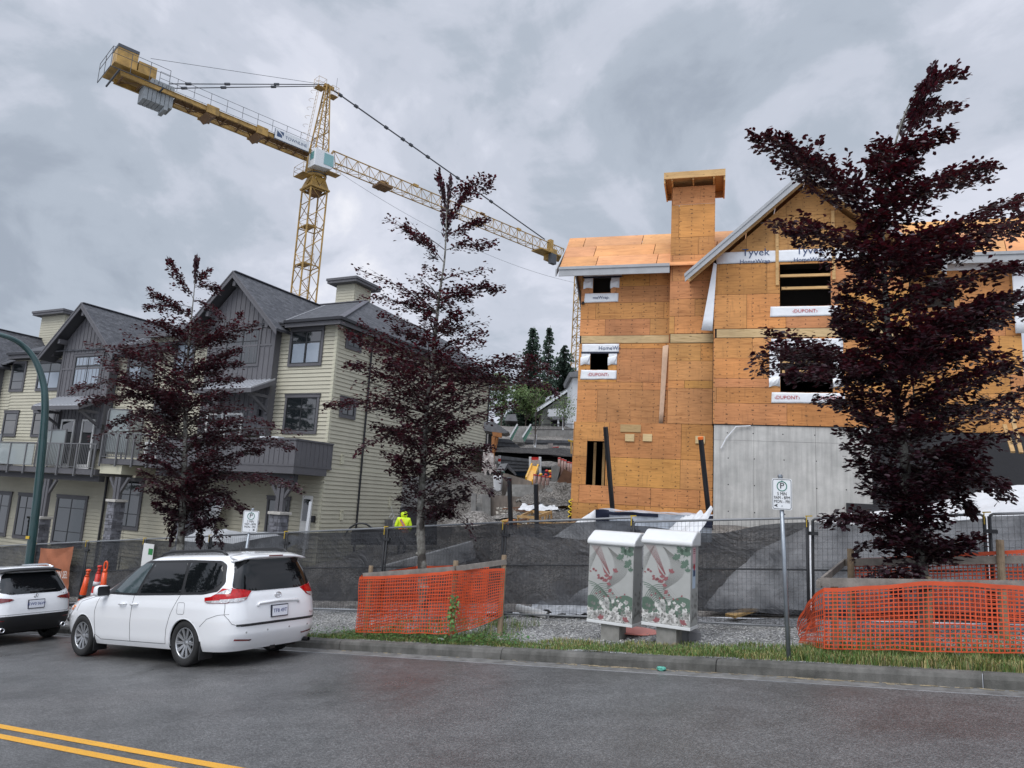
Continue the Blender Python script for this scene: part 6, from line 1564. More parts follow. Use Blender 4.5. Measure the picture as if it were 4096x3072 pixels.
def cabinet(P0,w_,h_,d_,z0,label,stickers=False,rs=3):
    t=thing('utility_cabinet',label,'utility cabinet',P0,math.atan2(-RT.y,-RT.x)+R(0),group='patterned utility cabinets')
    hw=w_/2
    mb=MB(); mb.box(-hw,hw,0,d_,z0,z0+h_); body=mb.build('cabinet_body',M_('cabinet_grey'),t,bevel=.012)
    mb=MB(); mb.box(-hw-.004,hw+.004,-.004,d_+.004,z0-.05,z0); mb.build('base_rim',M_('cabinet_lid'),t,bevel=.006)
    # moulded lid, sloping to the front
    Pf=[(-.035,z0+h_-.005),(-.045,z0+h_+.045),(-.02,z0+h_+.085),(d_*.5,z0+h_+.205),(d_*.62,z0+h_+.22),(d_+.02,z0+h_+.22),(d_+.035,z0+h_+.19),(d_+.035,z0+h_-.005)]
    mb=MB(); mb.prism([(-hw-.03,y,z) for y,z in Pf],(w_+.06,0,0)); mb.build('lid',M_('cabinet_lid'),t,fix=True,bevel=.022)
    pw=.16; mb=MB(); mb.box(-pw,pw,.05,d_-.05,-.15,z0-.05); mb.build('pedestal',M_('pedestal_concrete'),t,bevel=.008)
    # printed pattern, thin film on the front
    yf=-.0025; rr=random.Random(rs)
    def U(u,v): return (-hw+u*w_,z0+v*h_)
    def film(name,polys,mt,dy=0):
        m=MB()
        for P in polys: m.add([(x,yf-dy,z) for x,z in P],[tuple(range(len(P)))])
        o=m.build(name,mt,body)
        bm=bmesh.new(); bm.from_mesh(o.data); bmesh.ops.triangulate(bm,faces=bm.faces); bm.to_mesh(o.data); bm.free(); return o
    def clipr(P):
        x0,x1,z0_,z1_=-hw+.004,hw-.004,z0+.004,z0+h_-.004
        for ax,val,keep in ((0,x0,True),(0,x1,False),(1,z0_,True),(1,z1_,False)):
            o=[]
            for i in range(len(P)):
                a,b=P[i-1],P[i]; ia=(a[ax]>=val)==keep; ib=(b[ax]>=val)==keep
                if ia!=ib: tt=(val-a[ax])/(b[ax]-a[ax]); o.append((a[0]+tt*(b[0]-a[0]),a[1]+tt*(b[1]-a[1])))
                if ib: o.append(b)
            P=o
            if len(P)<3: return None
        return P
    def ribbon(pts,wd):
        o=[]
        for (a,b) in zip(pts[:-1],pts[1:]):
            d=Vector((b[0]-a[0],b[1]-a[1])); 
            if d.length<1e-6: continue
            n=Vector((-d.y,d.x)).normalized()*wd/2; P=clipr([(a[0]-n.x,a[1]-n.y),(b[0]-n.x,b[1]-n.y),(b[0]+n.x,b[1]+n.y),(a[0]+n.x,a[1]+n.y)])
            if P: o.append(P)
        return o
    # hills (green)
    hill=lambda c,r,top,n=24:[U(c-r+2*r*i/n,top*math.sqrt(max(0,1-((i/n)*2-1)**2))) for i in range(n+1)]
    G=[clipr([U(0,.12)]+[U(.0+.42*i/14,.12+.20*math.sin(PI*(.35+.65*i/14))) for i in range(15)]+[U(.42,.12)]),clipr([U(.50,.12)]+[U(.50+.5*i/14,.12+.24*math.sin(PI*(.15+.5*i/14))) for i in range(15)]+[U(1,.12)])]
    # curved green bands top-left of the hill
    bands=[]
    for k in range(8):
        r1=.62-.045*k; pts=[U(.02+.0*k+ (r1)*(1-math.cos(a))*.95-.0,.10+.42*r1/.62*math.sin(a)*1.0+.0) for a in [PI*.5*j/14+.0 for j in range(15)]]
        pts=[U(-.02+.05*k+.75*(j/14)*(1-.02*k),.52-.035*k-.62*(j/14)**2.2*(1) if False else .50-.030*k-(.0+.42)*((j/14)**2)) for j in range(15)]
        bands+=ribbon([(x,z) for x,z in pts],.010)
    arcs=[]
    for k in range(9):
        pts=[U(.0+.030*k+ .48*math.sin(a)*(1-.06*k)*0+(.02+.36*(1-math.cos(a))),.16+(.33-.022*k)*math.sin(a)) for a in [PI*.55*j/14 for j in range(15)]]
        arcs+=ribbon(pts,.008)
    film('green_print',[p for p in G if p]+arcs+bands,M_('print_green'))
    # fine line sheaves
    Ls=[]
    for k in range(22):
        q=k/22; pts=[U(.42+.45*math.sin(PI*(j/18))*(.35+.65*q)-.0*q+.02*j/18,.97-.55*(j/18)*(1-.12*(1-q))) for j in range(19)]
        Ls+=ribbon(pts,.0022)
    for k in range(12):
        q=k/12; Ls+=ribbon([U(.0,.70+.22*q-.1),U(.24,.98+.0*q)],.0018)
        Ls+=ribbon([U(.14+.60*(j/14),.40-.03*k/3+.02*math.sin(PI*j/14)*6-(.02+.012*k)*(j/14)*3) for j in range(15)],.0020)
    film('line_print',Ls,M_('print_line'),.0006)
    Rb=[]
    for k in range(14):
        q=k/14; Rb+=ribbon([U(.05+.22*q+(.42-.20*q)*(j/12)**1.0,.98-.36*(j/12)) for j in range(13)],.0022)
    rp_=clipr([U(.28,.78),U(.33,.70),U(.46,.60),U(.36,.63)]); rq=clipr([U(.12,.88),U(.31,.86),U(.36,.72),U(.31,.76)])
    RL=[maple(*U(.06+.44*i/11+rr.uniform(-.02,.02),.625+.10*math.sin(i*.9)*.35-.0035*i*i*.5+rr.uniform(-.015,.015)),.022+.026*i/11,rr.uniform(-1,1)) for i in range(12)]+[maple(*U(.50,.56),.055,.6),maple(*U(.60,.66),.06,-.4),maple(*U(.42,.585),.05,.2)]
    film('red_print',[p for p in map(clipr,RL) if p]+[rp_]+Rb,M_('print_red'),.0012)
    GL=[maple(*U(.72,.84),.085,.5),maple(*U(.88,.90),.11,-.3),maple(*U(.90,.76),.10,.9),maple(*U(.80,.95),.09,2.2),maple(*U(.94,.69),.055,.1),maple(*U(.97,.97),.1,1.0)]
    film('green_leaves',[p for p in map(clipr,GL) if p],M_('print_green'),.0012)
    PL=[]
    for i in range(46):
        u=rr.random(); vmax=.30 if u>.2 else .16; v=rr.uniform(-.02,vmax)*(1-.2*abs(u-.4)); r=.10*(1-v/vmax*.62)*rr.uniform(.7,1.1)
        PL.append(clipr(maple(*U(u,v),r,rr.uniform(-1.2,1.2))))
    film('pale_leaves',[p for p in PL if p],M_('print_pale'),.0018)
    DL=[]
    for i in range(60):
        u=rr.random(); v=rr.uniform(0,.26); DL.append(clipr(maple(*U(u,v),rr.uniform(.012,.035),rr.uniform(-2,2))))
    film('dark_leaves',[p for p in DL if p],M_('print_line'),.0024)
    DR=[maple(*U(.2+.09*i,.34+.03*math.sin(i*2)),.022,i) for i in range(8)]+[maple(*U(.32,.03),.07,.3),maple(*U(.85,.04),.07,-.5)]
    film('red_leaves',[p for p in map(clipr,DR) if p],M_('print_red'),.003)
    # right side print
    m=MB()
    for i in range(26):
        P=maple(rr.uniform(.04,d_-.04),z0+rr.uniform(.02,.42)*h_*(1 if i<20 else 1.6),rr.uniform(.02,.05),rr.uniform(-2,2)); m.add([(hw+.002,min(d_,max(0,y)),z) for y,z in P],[tuple(range(len(P)))])
    o=m.build('side_print',M_('print_line'),body); bm=bmesh.new(); bm.from_mesh(o.data); bmesh.ops.triangulate(bm,faces=bm.faces); bm.to_mesh(o.data); bm.free()
    if stickers:
        m=MB(); m.box(hw,hw+.003,.10,.25,z0+h_*.78,z0+h_*.985); m.build('pink_sticker',M_('sticker_pink'),t)
        for z in (.96,.94,.92,.905,.89,.875,.86,.845): 
            pass
        m=MB(); m.box(hw,hw+.003,.10,.25,z0+h_*.47,z0+h_*.72); st=m.build('blue_sticker',M_('sticker_blue'),t)
        m=MB(); m.lathe([(0,0),(.05,0)],(hw+.005,.175,z0+h_*.735),(1,0,0),12); m.build('red_dot',M_('wrap_red'),t)
        for (a,b) in ((.95,.965),(.925,.94),(.905,.915)): m=MB(); m.box(hw+.003,hw+.004,.12,.23,z0+h_*a,z0+h_*b); m.build('sticker_text_bar',M_('print_red'),t)
        m=MB(); m.box(hw+.003,hw+.004,.12,.23,z0+h_*.62,z0+h_*.70); m.build('sticker_picture',M_('sign_blue'),st)
    return t
pc1=rp(4.52,11.48); pc2=rp(3.60,11.33)
def cab_at(xl,xr,yb,yt,s,label,**k):
    tl=s_at(xl,yb,s); tr=s_at(xr,yb+22,s); tm=(tl+tr)/2; P=rp(tm,s); w_=abs(tl-tr)*math.sqrt(1+0)
    zb=atY((xl+xr)/2,yb+12,P.y).z; zt=atY((xl+xr)/2,yt,P.y).z
    return cabinet(P,w_,zt-zb,.42,zb-P.z,label,**k)
cab_at(2347,2528,2474,2180,11.38,'left patterned utility cabinet, its right side plain',rs=3)
cab_at(2566,2760,2486,2178,11.22,'right patterned utility cabinet with pink and blue stickers on its side',stickers=True,rs=3)
mb=MB(); p=rp(s_at(2745,2555,11.7),11.7,0); mb.box(p.x-.12,p.x+.02,p.y-.1,p.y+.1,p.z-.02,p.z+.26); mb.box(p.x,p.x+.2,p.y-.12,p.y+.12,p.z-.02,p.z+.14)
tag(mb.build('junction_box',M_('rail_metal'),bevel=.01),'small grey junction box in the grass beside the right cabinet','junction box')

# ------------------------------------------------------------------ tree guards with orange netting
mat('wood_stake',(.27,.20,.13),.85,var=.3,vscale=9,bump=.3); mat('grey_board',(.24,.215,.19),.85,var=.3,vscale=5,bump=.3,streak=.2); mat('orange_net',(.60,.078,.02),.55,var=.2,vscale=3); MATS['orange_net'].node_tree.nodes['Principled BSDF'].inputs['Subsurface Weight'].default_value=0
def netting(name,path,zt,zb,parent,nw=.052,nh=.052,amp=.03,seed=0,sagf=None):
    """path: list of (t,s) ; plastic mesh strands following it"""
    P=[RT*t+RS*s for t,s in path]; Ls=[0]
    for a,b in zip(P[:-1],P[1:]): Ls.append(Ls[-1]+(b-a).length)
    tot=Ls[-1]
    def pos(d,v):
        d=min(max(d,0),tot-1e-6); i=max(k for k in range(len(Ls)-1) if Ls[k]<=d); q=(d-Ls[i])/(Ls[i+1]-Ls[i])
        t=path[i][0]+(path[i+1][0]-path[i][0])*q; s=path[i][1]+(path[i+1][1]-path[i][1])*q
        n=(P[i+1]-P[i]).normalized(); nn=Vector((n.y,-n.x,0))
        top=zt(d/tot) ; bot=zb(d/tot); z=bot+(top-bot)*v
        p=rp(t,s,z); w=amp*(nz2(d*1.7+seed,v*1.5,seed)+.5*nz2(d*4+seed,v*3,seed+2))
        w2=.012*nz2(d*3,v*5,seed+5)
        p=p+nn*w+Vector((0,0,w2)); return p
    nc=int(tot/nw); nr=int((zt(.5)-zb(.5))/nh)
    mb=MB()
    for j in range(nr+1):
        v=j/nr; w_=.0075 if j<nr else .026
        pts=[(pos(tot*i/(nc*1.0),v)) for i in range(nc+1)]
        up=Vector((0,0,1))
        vs=[]
        for p in pts: vs+= [p-up*w_, p+up*w_]
        mb.add(vs,[(2*i,2*i+2,2*i+3,2*i+1) for i in range(nc)])
    for i in range(nc+1):
        pts=[pos(tot*i/nc,j/(nr)) for j in range(nr+1)]; q=pos(tot*min(nc,i+.25)/nc,0)-pos(tot*max(0,i-.25)/nc,0)
        dr=q.normalized() if q.length>1e-5 else Vector((1,0,0))
        vs=[]
        for p in pts: vs+=[p-dr*.0065,p+dr*.0065]
        mb.add(vs,[(2*k,2*k+1,2*k+3,2*k+2) for k in range(nr)])
        # little gussets at crossings
    o=mb.build(name,M_('orange_net'),parent); md=o.modifiers.new('solid','SOLIDIFY'); md.thickness=.003; md.offset=0
    return o
def stake(parent,t,s,h,r=.045,lean=(0,0)):
    p=rp(t,s,-.1); mb=MB(); mb.tube([p,p+Vector((lean[0],lean[1],h+.1))],[r,r*.92],10); return mb.build('stake',M_('wood_stake'),parent,smooth=False)
def board(parent,a,b,h=.09,th_=.03,name='rail'):
    mb=MB(); mb.bar(a,b,th_,h); return mb.build(name,M_('grey_board'),parent)
g1=thing('tree_guard','left enclosure of wooden stakes and orange plastic netting round the middle tree','tree guard',(0,0,0),group='orange netted tree guards')
tL=9.28; tR=7.22; s0=10.72; s1=12.35
zt=lambda u:.98; 
def Tz(x,y,s): p=onf(x,y,s); return p.z-verge_z(p.dot(RT),s)
zl=Tz(1440,2300,s0); zr2=Tz(1868,2275,s0)
tB2=s_at(2008,2450,11.45)
for (t,s,h,r) in ((tL-.12,s0+.08,zl+.16,.045),(tL-.2,s1,1.25,.045),(tR+.04,s0+.1,zr2+.13,.05),(tB2+.05,11.5,zr2+.16,.05)): stake(g1,t,s,h,r)
board(g1,rp(tL,s0+.02,zl-.01),rp(tR,s0+.02,zr2-.0)); board(g1,rp(tR-.02,s0+.03,zr2),rp(tB2,11.5,zr2+.04)); board(g1,rp(tL,s1+.05,zl),rp(7.5,s1+.03,.9))
netting('orange_netting',[(tL+.02,s0-.04),(tR,s0-.04)],lambda u:zl+(zr2-zl)*u-.05-.02*math.sin(PI*u),lambda u:.10+.04*u,g1,seed=1,nw=.056,nh=.056)
zr3=Tz(2008,2268,11.45)
netting('orange_netting',[(tR,s0-.04),(7.05,11.05),(tB2,11.45)],lambda u:zr2-.05+(zr3-zr2)*u,lambda u:.12+.22*u*u,g1,seed=5,amp=.05,nw=.035)
netting('orange_netting',[(tL,s1),(7.5,s1)],lambda u:zl-.02,lambda u:.14,g1,seed=9,amp=.03)
netting('orange_netting',[(tL+.03,s0),(tL,s1)],lambda u:zl-.03,lambda u:.10,g1,seed=12,amp=.03)
# vine climbing the corner
mat('vine_leaf',(.07,.15,.03),.55,tint=True)
mb=MB(); rv=random.Random(4)
for i in range(120):
    z=rv.uniform(.0,.78)**1.0; wdt=.10*(1-z*.6)+ (.16 if z<.2 else 0); p=rp(tR-.10+rv.gauss(0,wdt*.5),s0-.02-rv.uniform(0,.12),z); a=rv.uniform(0,6.28); r=rv.uniform(.02,.042)
    d=Vector((math.cos(a),math.sin(a)*.6,rv.uniform(-.9,.1))).normalized(); e=d.cross(Vector((rv.uniform(-.4,.4),-1,.3))).normalized(); q=rv.uniform(.6,1.5); mb.col=(q,q,q)
    mb.add([p,p+d*r*.9+e*r*.6,p+d*r*2,p+d*r*.9-e*r*.6],[(0,1,2,3)])
vn=mb.build('vine',M_('vine_leaf')); tag(vn,'green vine climbing the right front corner of the left orange netting','vine')
g2=thing('tree_guard','right enclosure of grey boards and orange netting round the right hand tree','tree guard',(0,0,0),group='orange netted tree guards')
s0=11.0; s1=12.9
pA=onf(3290,2322,s0); tA=pA.dot(RT); zA=pA.z-verge_z(tA,s0); tE=-2.6
pE=onf(4096,2335,s0); zE=pE.z-verge_z(pE.dot(RT),s0); teE=pE.dot(RT); slope=(zE-zA)/(tA-teE)
zf=lambda t: zA+slope*(tA-t)
stake(g2,tA-.14,s0+.07,zf(tA)-.0,.05); stake(g2,tA-.20,s1-.05,zf(tA)+.28,.055); stake(g2,teE+.10,s1-.1,1.35,.055)
stake(g2,teE-.6,s0+.07,zf(teE)+.05,.05); stake(g2,.05,s0+.7,.95,.05)
board(g2,rp(tA+.02,s0,zf(tA)-.02),rp(tE,s0,zf(tE)-.02),.115,.035); pb=onf(3345,2250,s1); zb_=pb.z-verge_z(pb.dot(RT),s1)
board(g2,rp(tA-.1,s1,zb_),rp(tE,s1,zb_+.02),.115,.035); board(g2,rp(tA+.01,s0+.05,zf(tA)-.01),rp(tA-.1,s1,zb_),.10,.035)
board(g2,rp(tA+.05,s0-.03,zf(tA)-.05),rp(tA+.05,s0+.25,zf(tA)-.05),.10,.06,'rail_end')
netting('orange_netting',[(tA-.02,s0-.06),(tE,s0-.06)],lambda u:zf(tA)-.10+.09*math.exp(-((u-.36)/.2)**2)-.02,lambda u:.10+.06*u,g2,seed=21,amp=.025,nw=.056)
netting('orange_netting',[(tA+.42,s0+.7),(tA+.1,s0+.1),(tA-.02,s0-.06)],lambda u:.22+(zf(tA)-.34)*u**.7,lambda u:.02+.08*u,g2,seed=25,amp=.07,nw=.04)
netting('orange_netting',[(tA-.15,s1+.05),(tE,s1+.05)],lambda u:zb_+.0+.16*u+.02,lambda u:.2,g2,seed=29,amp=.03,nw=.056)
# lumber by the fence and white pipes under it
mat('fresh_lumber',(.58,.36,.13),.75,var=.2,vscale=6); mat('pvc_white',(.66,.66,.64),.4)
p=onf(2920,2478,13.6); q=onf(3110,2432,14.6); mb=MB(); mb.bar(p+Vector((0,0,.06)),q+Vector((0,0,.12)),.24,.05); tag(mb.build('lumber_plank',M_('fresh_lumber'),bevel=.004),'yellow lumber plank lying behind the fence foot, right of the cabinets','plank')
p=onf(2070,2430,13.5); q=onf(2190,2462,13.4); mb=MB(); mb.tube([p,q],.075,16,cap=False); mb.tube([q,p],.066,16,cap=False); tag(mb.build('drain_pipe',M_('pvc_white'),smooth=True),'white plastic drain pipe lying under the fence left of the cabinets','pipe')
def cloth(name,corners,mt,label,cat,n=24,amp=.1,fr=2.0,seed=0,parent=None):
    a,b,c,d=map(Vector,corners); mb=MB()
    def fn(u,v):
        p=(a*(1-u)+b*u)*(1-v)+(d*(1-u)+c*u)*v; k=amp*(nz2(u*fr*3+seed,v*fr*2,seed)+.6*abs(nz2(u*fr*7,v*fr*3,seed+2))); return p+Vector((0,-k*.3,k))
    mb.grid(fn,n,n); o=mb.build(name,mt,parent,smooth=True)
    if parent is None: tag(o,label,cat)
    return o
mat('tarp_white',(.62,.63,.64),.55,var=.12,vscale=3,bump=.4,bscale=4); mat('tarp_grey',(.34,.35,.36),.6,var=.3,vscale=1.5,bump=.5,bscale=3)
cloth('plastic_sheeting',[rp(7.4,13.45,.06),rp(5.0,13.4,.06),rp(5.0,14.3,.15),rp(7.4,14.3,.12)],M_('tarp_white'),'rumpled white sheeting on the ground under the fence left of the cabinets','sheeting',amp=.18,fr=3,seed=3)
# big tarp on the slope behind the right half of the fence
g0=lambda t,s,z:rp(t,s,z)
TT=[]
for (x,y) in ((3310,2072),(3420,2050),(3560,2036),(3700,2018),(3900,1978),(4096,1935),(4300,1890)):
    p=onf(x,y,19.2); TT.append((p.dot(RT),p.z))
TT=sorted(TT); TTx=[a for a,b in TT]; TTz=[b for a,b in TT]
mb=MB()
def tarpf(u,v):
    t=TTx[-1]+1.6-9.5*u; s=14.0+5.2*v; base=verge_z(t,13.9); hgt=(.15+ (1.55-.12*(t-1.6) if t>1.6 else 1.55+.5*min(1,(1.6-t)/1.2)+.19*(1.6-t))*v**.85)*(1 if u>.18 else u/.18)
    k=.07*(nz2(u*9,v*5,1)+.5*nz2(u*22+v*6,v*9,2)+.4*abs(nz2(u*6-v*4,v*7,5)))
    p=RT*t+RS*s; zt_=float(np.interp(t,TTx,TTz))-max(0,t-TTx[-1])*.55; p.z=base+.15*(1-v)+(zt_-base)*v**.85+k; return p
mb.grid(tarpf,70,40); tag(mb.build('tarp',M_('tarp_white'),smooth=True),'huge white tarp over the bank behind the right half of the fence','tarp')
# things seen dimly through the screen
mb=MB(); A=onf(1530,2300,14.6); B=onf(1890,2200,15.6); up=Vector((0,0,.28)); mb.bar(A,B,.9,.45); o=mb.build('wrapped_lumber_stack',M_('tarp_white'),bevel=.02); tag(o,'long pale wrapped stack behind the fence, left of the middle tree trunk','stack')
cloth('tarp',[rp(6.9,14.6,.05),rp(4.8,14.4,.05),rp(4.6,18.0,1.9),rp(5.4,18.0,1.7)],M_('tarp_white'),'grey looking tarp sloping up behind the fence and the two cabinets','tarp',amp=.15,seed=8)
cloth('tarp',[rp(17.5,14.4,.9),rp(20.5,14.4,1.4),rp(20.3,15.4,2.1),rp(15.2,15.4,1.7)],M_('tarp_grey'),'grey tarp edge behind the fence above the orange posts','tarp',amp=.1,seed=12)

# ------------------------------------------------------------------ orange delineator posts
mat('post_orange',(.85,.10,.02),.4,coat=.2,var=.12,vscale=4); mat('post_red',(.66,.045,.03),.45,var=.15,vscale=4); mat('reflective',(.60,.62,.64),.3)
def delin(x,yt,h,mt,label,lean,style):
    s=11.2 if x<400 else 11.3
    t=s_at(x,2440,s); P=rp(t,s); top=atY(x,yt,P.y).z; 
    o=thing('delineator_post',label,'traffic post',P,0,group='orange traffic posts beside the parked cars')
    hh=top-P.z; lx=lean*hh
    f=lambda k:(lx*k,0,hh*k)
    mb=MB(); mb.tube([f(.04),f(.45),f(.62),f(.64),f(.82)],[.085,.078,.074,.066,.060],14); mb.tube([f(.82),f(.88)],[.06,.03],14); mb.build('post_body',M_(mt),o,smooth=True)
    mb=MB(); mb.lathe([(.22,0),(.22,.05),(.12,.09)],(0,0,0),(0,0,1),8); mb.build('rubber_base',M_('rubber'),o)
    if style=='loop':
        mb=MB(); c=f(.92); mb.tube([(c[0]+.042*math.cos(a),0,c[2]+.095*hh/1.1*math.sin(a)) for a in [2*PI*i/20 for i in range(20)]],.022,6,closed=True); mb.build('handle_loop',M_(mt),o,smooth=True)
    else:
        mb=MB(); a=f(.86); b=f(.93); mb.tube([a,b],.04,10); mb.lathe([(.0,.0),(.055,.0),(.06,.025),(.05,.05),(0,.055)],b,(0,0,1),14); mb.build('knob',M_(mt),o,smooth=True)
    if style!='loop':
        for k in ((.60,.68),(.40,.48)):
            if mt=='post_red' or k[0]<.5:
                mb=MB(); mb.tube([f(k[0]),f(k[1])],[.082,.080],14); mb.build('reflective_band',M_('reflective' if style=='band' else 'black_trim'),o,smooth=True)
    return o
delin(312,2268,1.1,'post_orange','leftmost orange post, leaning, with a black strap and round knob',.10,'knob')
delin(362,2252,1.1,'post_red','middle red orange post with white reflective bands',.06,'band')
delin(398,2246,1.1,'post_orange','rightmost orange post with a handle loop, nearest the minivan',.0,'loop')
# ------------------------------------------------------------------ copper beeches
def leafmat():
    m_=bpy.data.materials.new('beech_leaf'); m_.use_nodes=True; t=m_.node_tree; b=t.nodes['Principled BSDF']; out_=t.nodes['Material Output']
    a=N(t,'ShaderNodeAttribute'); a.attribute_name='tint'
    L(t,mixc(t,1,(.020,.009,.013),a.outputs['Color'],'MULTIPLY'),b.inputs['Base Color']); b.inputs['Roughness'].default_value=.42; b.inputs['Specular IOR Level'].default_value=.4
    tr=N(t,'ShaderNodeBsdfTranslucent'); L(t,mixc(t,1,(.075,.006,.010),a.outputs['Color'],'MULTIPLY'),tr.inputs['Color'])
    mx=N(t,'ShaderNodeMixShader'); mx.inputs[0].default_value=.20; L(t,b.outputs[0],mx.inputs[1]); L(t,tr.outputs[0],mx.inputs[2]); L(t,mx.outputs[0],out_.inputs[0]); MATS['beech_leaf']=m_
leafmat()
def barkmat():
    m_=bpy.data.materials.new('beech_bark'); m_.use_nodes=True; t=m_.node_tree; b=t.nodes['Principled BSDF']; tcn=N(t,'ShaderNodeTexCoord')
    nz=N(t,'ShaderNodeTexNoise',Scale=9.0,Detail=6.0,Roughness=.65); L(t,tcn.outputs['Object'],nz.inputs['Vector'])
    vo=N(t,'ShaderNodeTexNoise',Scale=3.2,Detail=3.0); L(t,tcn.outputs['Object'],vo.inputs['Vector'])
    c=mixc(t,ramp(t,vo.outputs[0],[(.56,0.),(.62,1.)]),ramp(t,nz.outputs[0],[(.35,(.08,.078,.066)),(.5,(.16,.155,.135)),(.68,(.30,.30,.275))]),(.045,.04,.035))
    L(t,c,b.inputs['Base Color']); b.inputs['Roughness'].default_value=.85
    bp=N(t,'ShaderNodeBump',Strength=.5); bp.inputs['Distance'].default_value=.02; L(t,nz.outputs[0],bp.inputs['Height']); L(t,bp.outputs[0],b.inputs['Normal']); MATS['beech_bark']=m_
barkmat(); mat('twig',(.06,.045,.04),.8)
def beech(base,Yp,trunk_px,env,heroes,label,nb,nleaf,r0=.10,seed=1,lsz=.045,red=1.0):
    rs=random.Random(seed); t=thing('tree',label,'tree',base,0,group='copper beeches along the street'); B=Vector(base)
    TP=[atY(x,y,Yp)-B for x,y in trunk_px]; TP[0]=Vector((TP[0].x,TP[0].y,-.15))
    tr=cat(TP,5); H=tr[-1].z; n=len(tr)
    rad=lambda z: r0*max(.06,(1-max(0,z)/H))**1.1+.006
    mb=MB(); mb.tube(tr,[rad(p.z)*(1+.12*nz2(p.z*2.5,seed)) for p in tr],12)
    for k in range(9):   # burls
        z=rs.uniform(.2,2.4); p=next((q for q in tr if q.z>=z),tr[-1]); a=rs.uniform(0,6.28); mb.lathe([(.0,-.035),(.035,-.02),(.045,0),(.035,.03),(0,.04)],p+Vector((math.cos(a),math.sin(a),0))*rad(z)*.9,(0,0,1),7)
    mb.build('trunk',M_('beech_bark'),t,smooth=True)
    def tpt(z):
        for a,b in zip(tr[:-1],tr[1:]):
            if a.z<=z<=b.z: return a.lerp(b,(z-a.z)/max(1e-6,b.z-a.z))
        return tr[-1].copy() if z>H else tr[0].copy()
    brs=[]
    for (xa,ya,xb,yb,dy) in heroes:
        A=atY(xa,ya,Yp)-B; E=atY(xb,yb,Yp+dy)-B; brs.append((A,E,1.0))
    E_=[]
    for (y,xl,xr) in env:
        c=atY((xl+xr)/2,y,Yp)-B; l=atY(xl,y,Yp)-B; r=atY(xr,y,Yp)-B; E_.append((c.z,l.x,r.x))
    E_.sort()
    def envz(z):
        if z<=E_[0][0]: return E_[0][1:]
        for a,b in zip(E_[:-1],E_[1:]):
            if z<=b[0]: q=(z-a[0])/(b[0]-a[0]); return (a[1]+(b[1]-a[1])*q,a[2]+(b[2]-a[2])*q)
        return E_[-1][1:]
    z0,z1=E_[0][0],E_[-1][0]
    for k in range(nb):
        z=z0+(z1-z0)*((k+rs.random())/nb); l,r=envz(z); a=k*2.399+rs.uniform(-.4,.4); c,s=math.cos(a),math.sin(a)
        cx=tpt(z).x; wx=(r-cx) if c>0 else (cx-l); dep=.5*(r-l)
        q=rs.uniform(.62,1.0); E=Vector((cx+c*wx*q,tpt(z).y+s*dep*q*.85,z)); ln=math.hypot(c*wx,s*dep)*q
        A=tpt(max(z-ln*rs.uniform(.25,.6),z0*.75 if z0>.5 else .3)); brs.append((A,E,.9))
    bm_=MB(); V=[];F=[];C=[]
    def leaf(p,d,sz,q):
        up=Vector((rs.gauss(0,.55),rs.gauss(0,.55),1)).normalized(); sd=d.cross(up)
        if sd.length<1e-3: return
        sd.normalize(); nn=sd.cross(d); b=len(V); m1=p+d*sz*.85
        V.extend([tuple(p),tuple(m1-sd*sz*.52+nn*sz*.10),tuple(p+d*sz*1.75-nn*sz*.10),tuple(m1+sd*sz*.52+nn*sz*.10),tuple(p+d*sz*1.45-sd*sz*.33),tuple(p+d*sz*1.45+sd*sz*.33)])
        F.append((b,b+1,b+4,b+2)); F.append((b,b+2,b+5,b+3)); C.append(q); C.append(q)
    tot=sum((e-a).length for a,e,_ in brs); per=nleaf/tot
    for (A,E,wt) in brs:
        D=E-A; ln=D.length
        if ln<.05: continue
        sag=Vector((0,0,.10*ln)); pts=[]
        for i in range(9):
            u=i/8; p=A+D*u+sag*4*u*(1-u)*.6+Vector((nz2(u*3,seed,A.z*5),nz2(u*3,seed+3,A.z*5),nz2(u*3,seed+7,E.z)))*.05*ln*u; pts.append(p)
        ra=min(rad(A.z)*.45,.007+.008*ln); bm_.tube(pts,[ra*(1-.85*i/8)+.002 for i in range(9)],5,cap=False)
        nt_=max(3,int(ln/.105)); nl=int(per*ln*wt/nt_)+1
        clump=rs.choice([.5,.8,1.0,1.3,1.5] if seed==3 else [.3,.6,1.0,1.4,1.8])
        for k in range(nt_+1):
            u=.10+.90*k/nt_; i=min(7,int(u*8)); p=pts[i].lerp(pts[i+1],u*8-i); bd=(pts[i+1]-pts[i]).normalized()
            side=1 if k%2 else -1; ang=rs.uniform(.5,1.1)*side; h=Vector((bd.x*math.cos(ang)-bd.y*math.sin(ang),bd.x*math.sin(ang)+bd.y*math.cos(ang),bd.z*.4+rs.uniform(-.18,.22)))
            if h.length<.1: h=Vector((side,0,0))
            h.normalize(); tl=min(.62,.12+.34*ln*(1-u)+rs.uniform(0,.2)); 
            if k==nt_: h=bd; tl*=.8
            e=p+h*tl+Vector((0,0,-.12*tl)); bm_.tube([p,(p+e)/2+Vector((0,0,.02)),e],[.004,.003,.0015],3,cap=False)
            m_=max(2,int(nl*clump*rs.uniform(.6,1.4)))
            for j in range(m_):
                v=(j+rs.random())/m_; lp=p.lerp(e,v); sg=1 if j%2 else -1; la=sg*rs.uniform(.4,1.2); d=Vector((h.x*math.cos(la)-h.y*math.sin(la),h.x*math.sin(la)+h.y*math.cos(la),h.z+rs.uniform(-.5,.3))).normalized()
                hi=(lp.z/H); q=rs.uniform(.45,1.7)*(1+ (.9*red if hi>.35 and rs.random()<.35 else 0)); leaf(lp+Vector((rs.gauss(0,.02),rs.gauss(0,.02),rs.gauss(0,.05))),d,lsz*rs.uniform(.7,1.15),(q*(1.25 if hi>.3 else 1),q*.9,q))
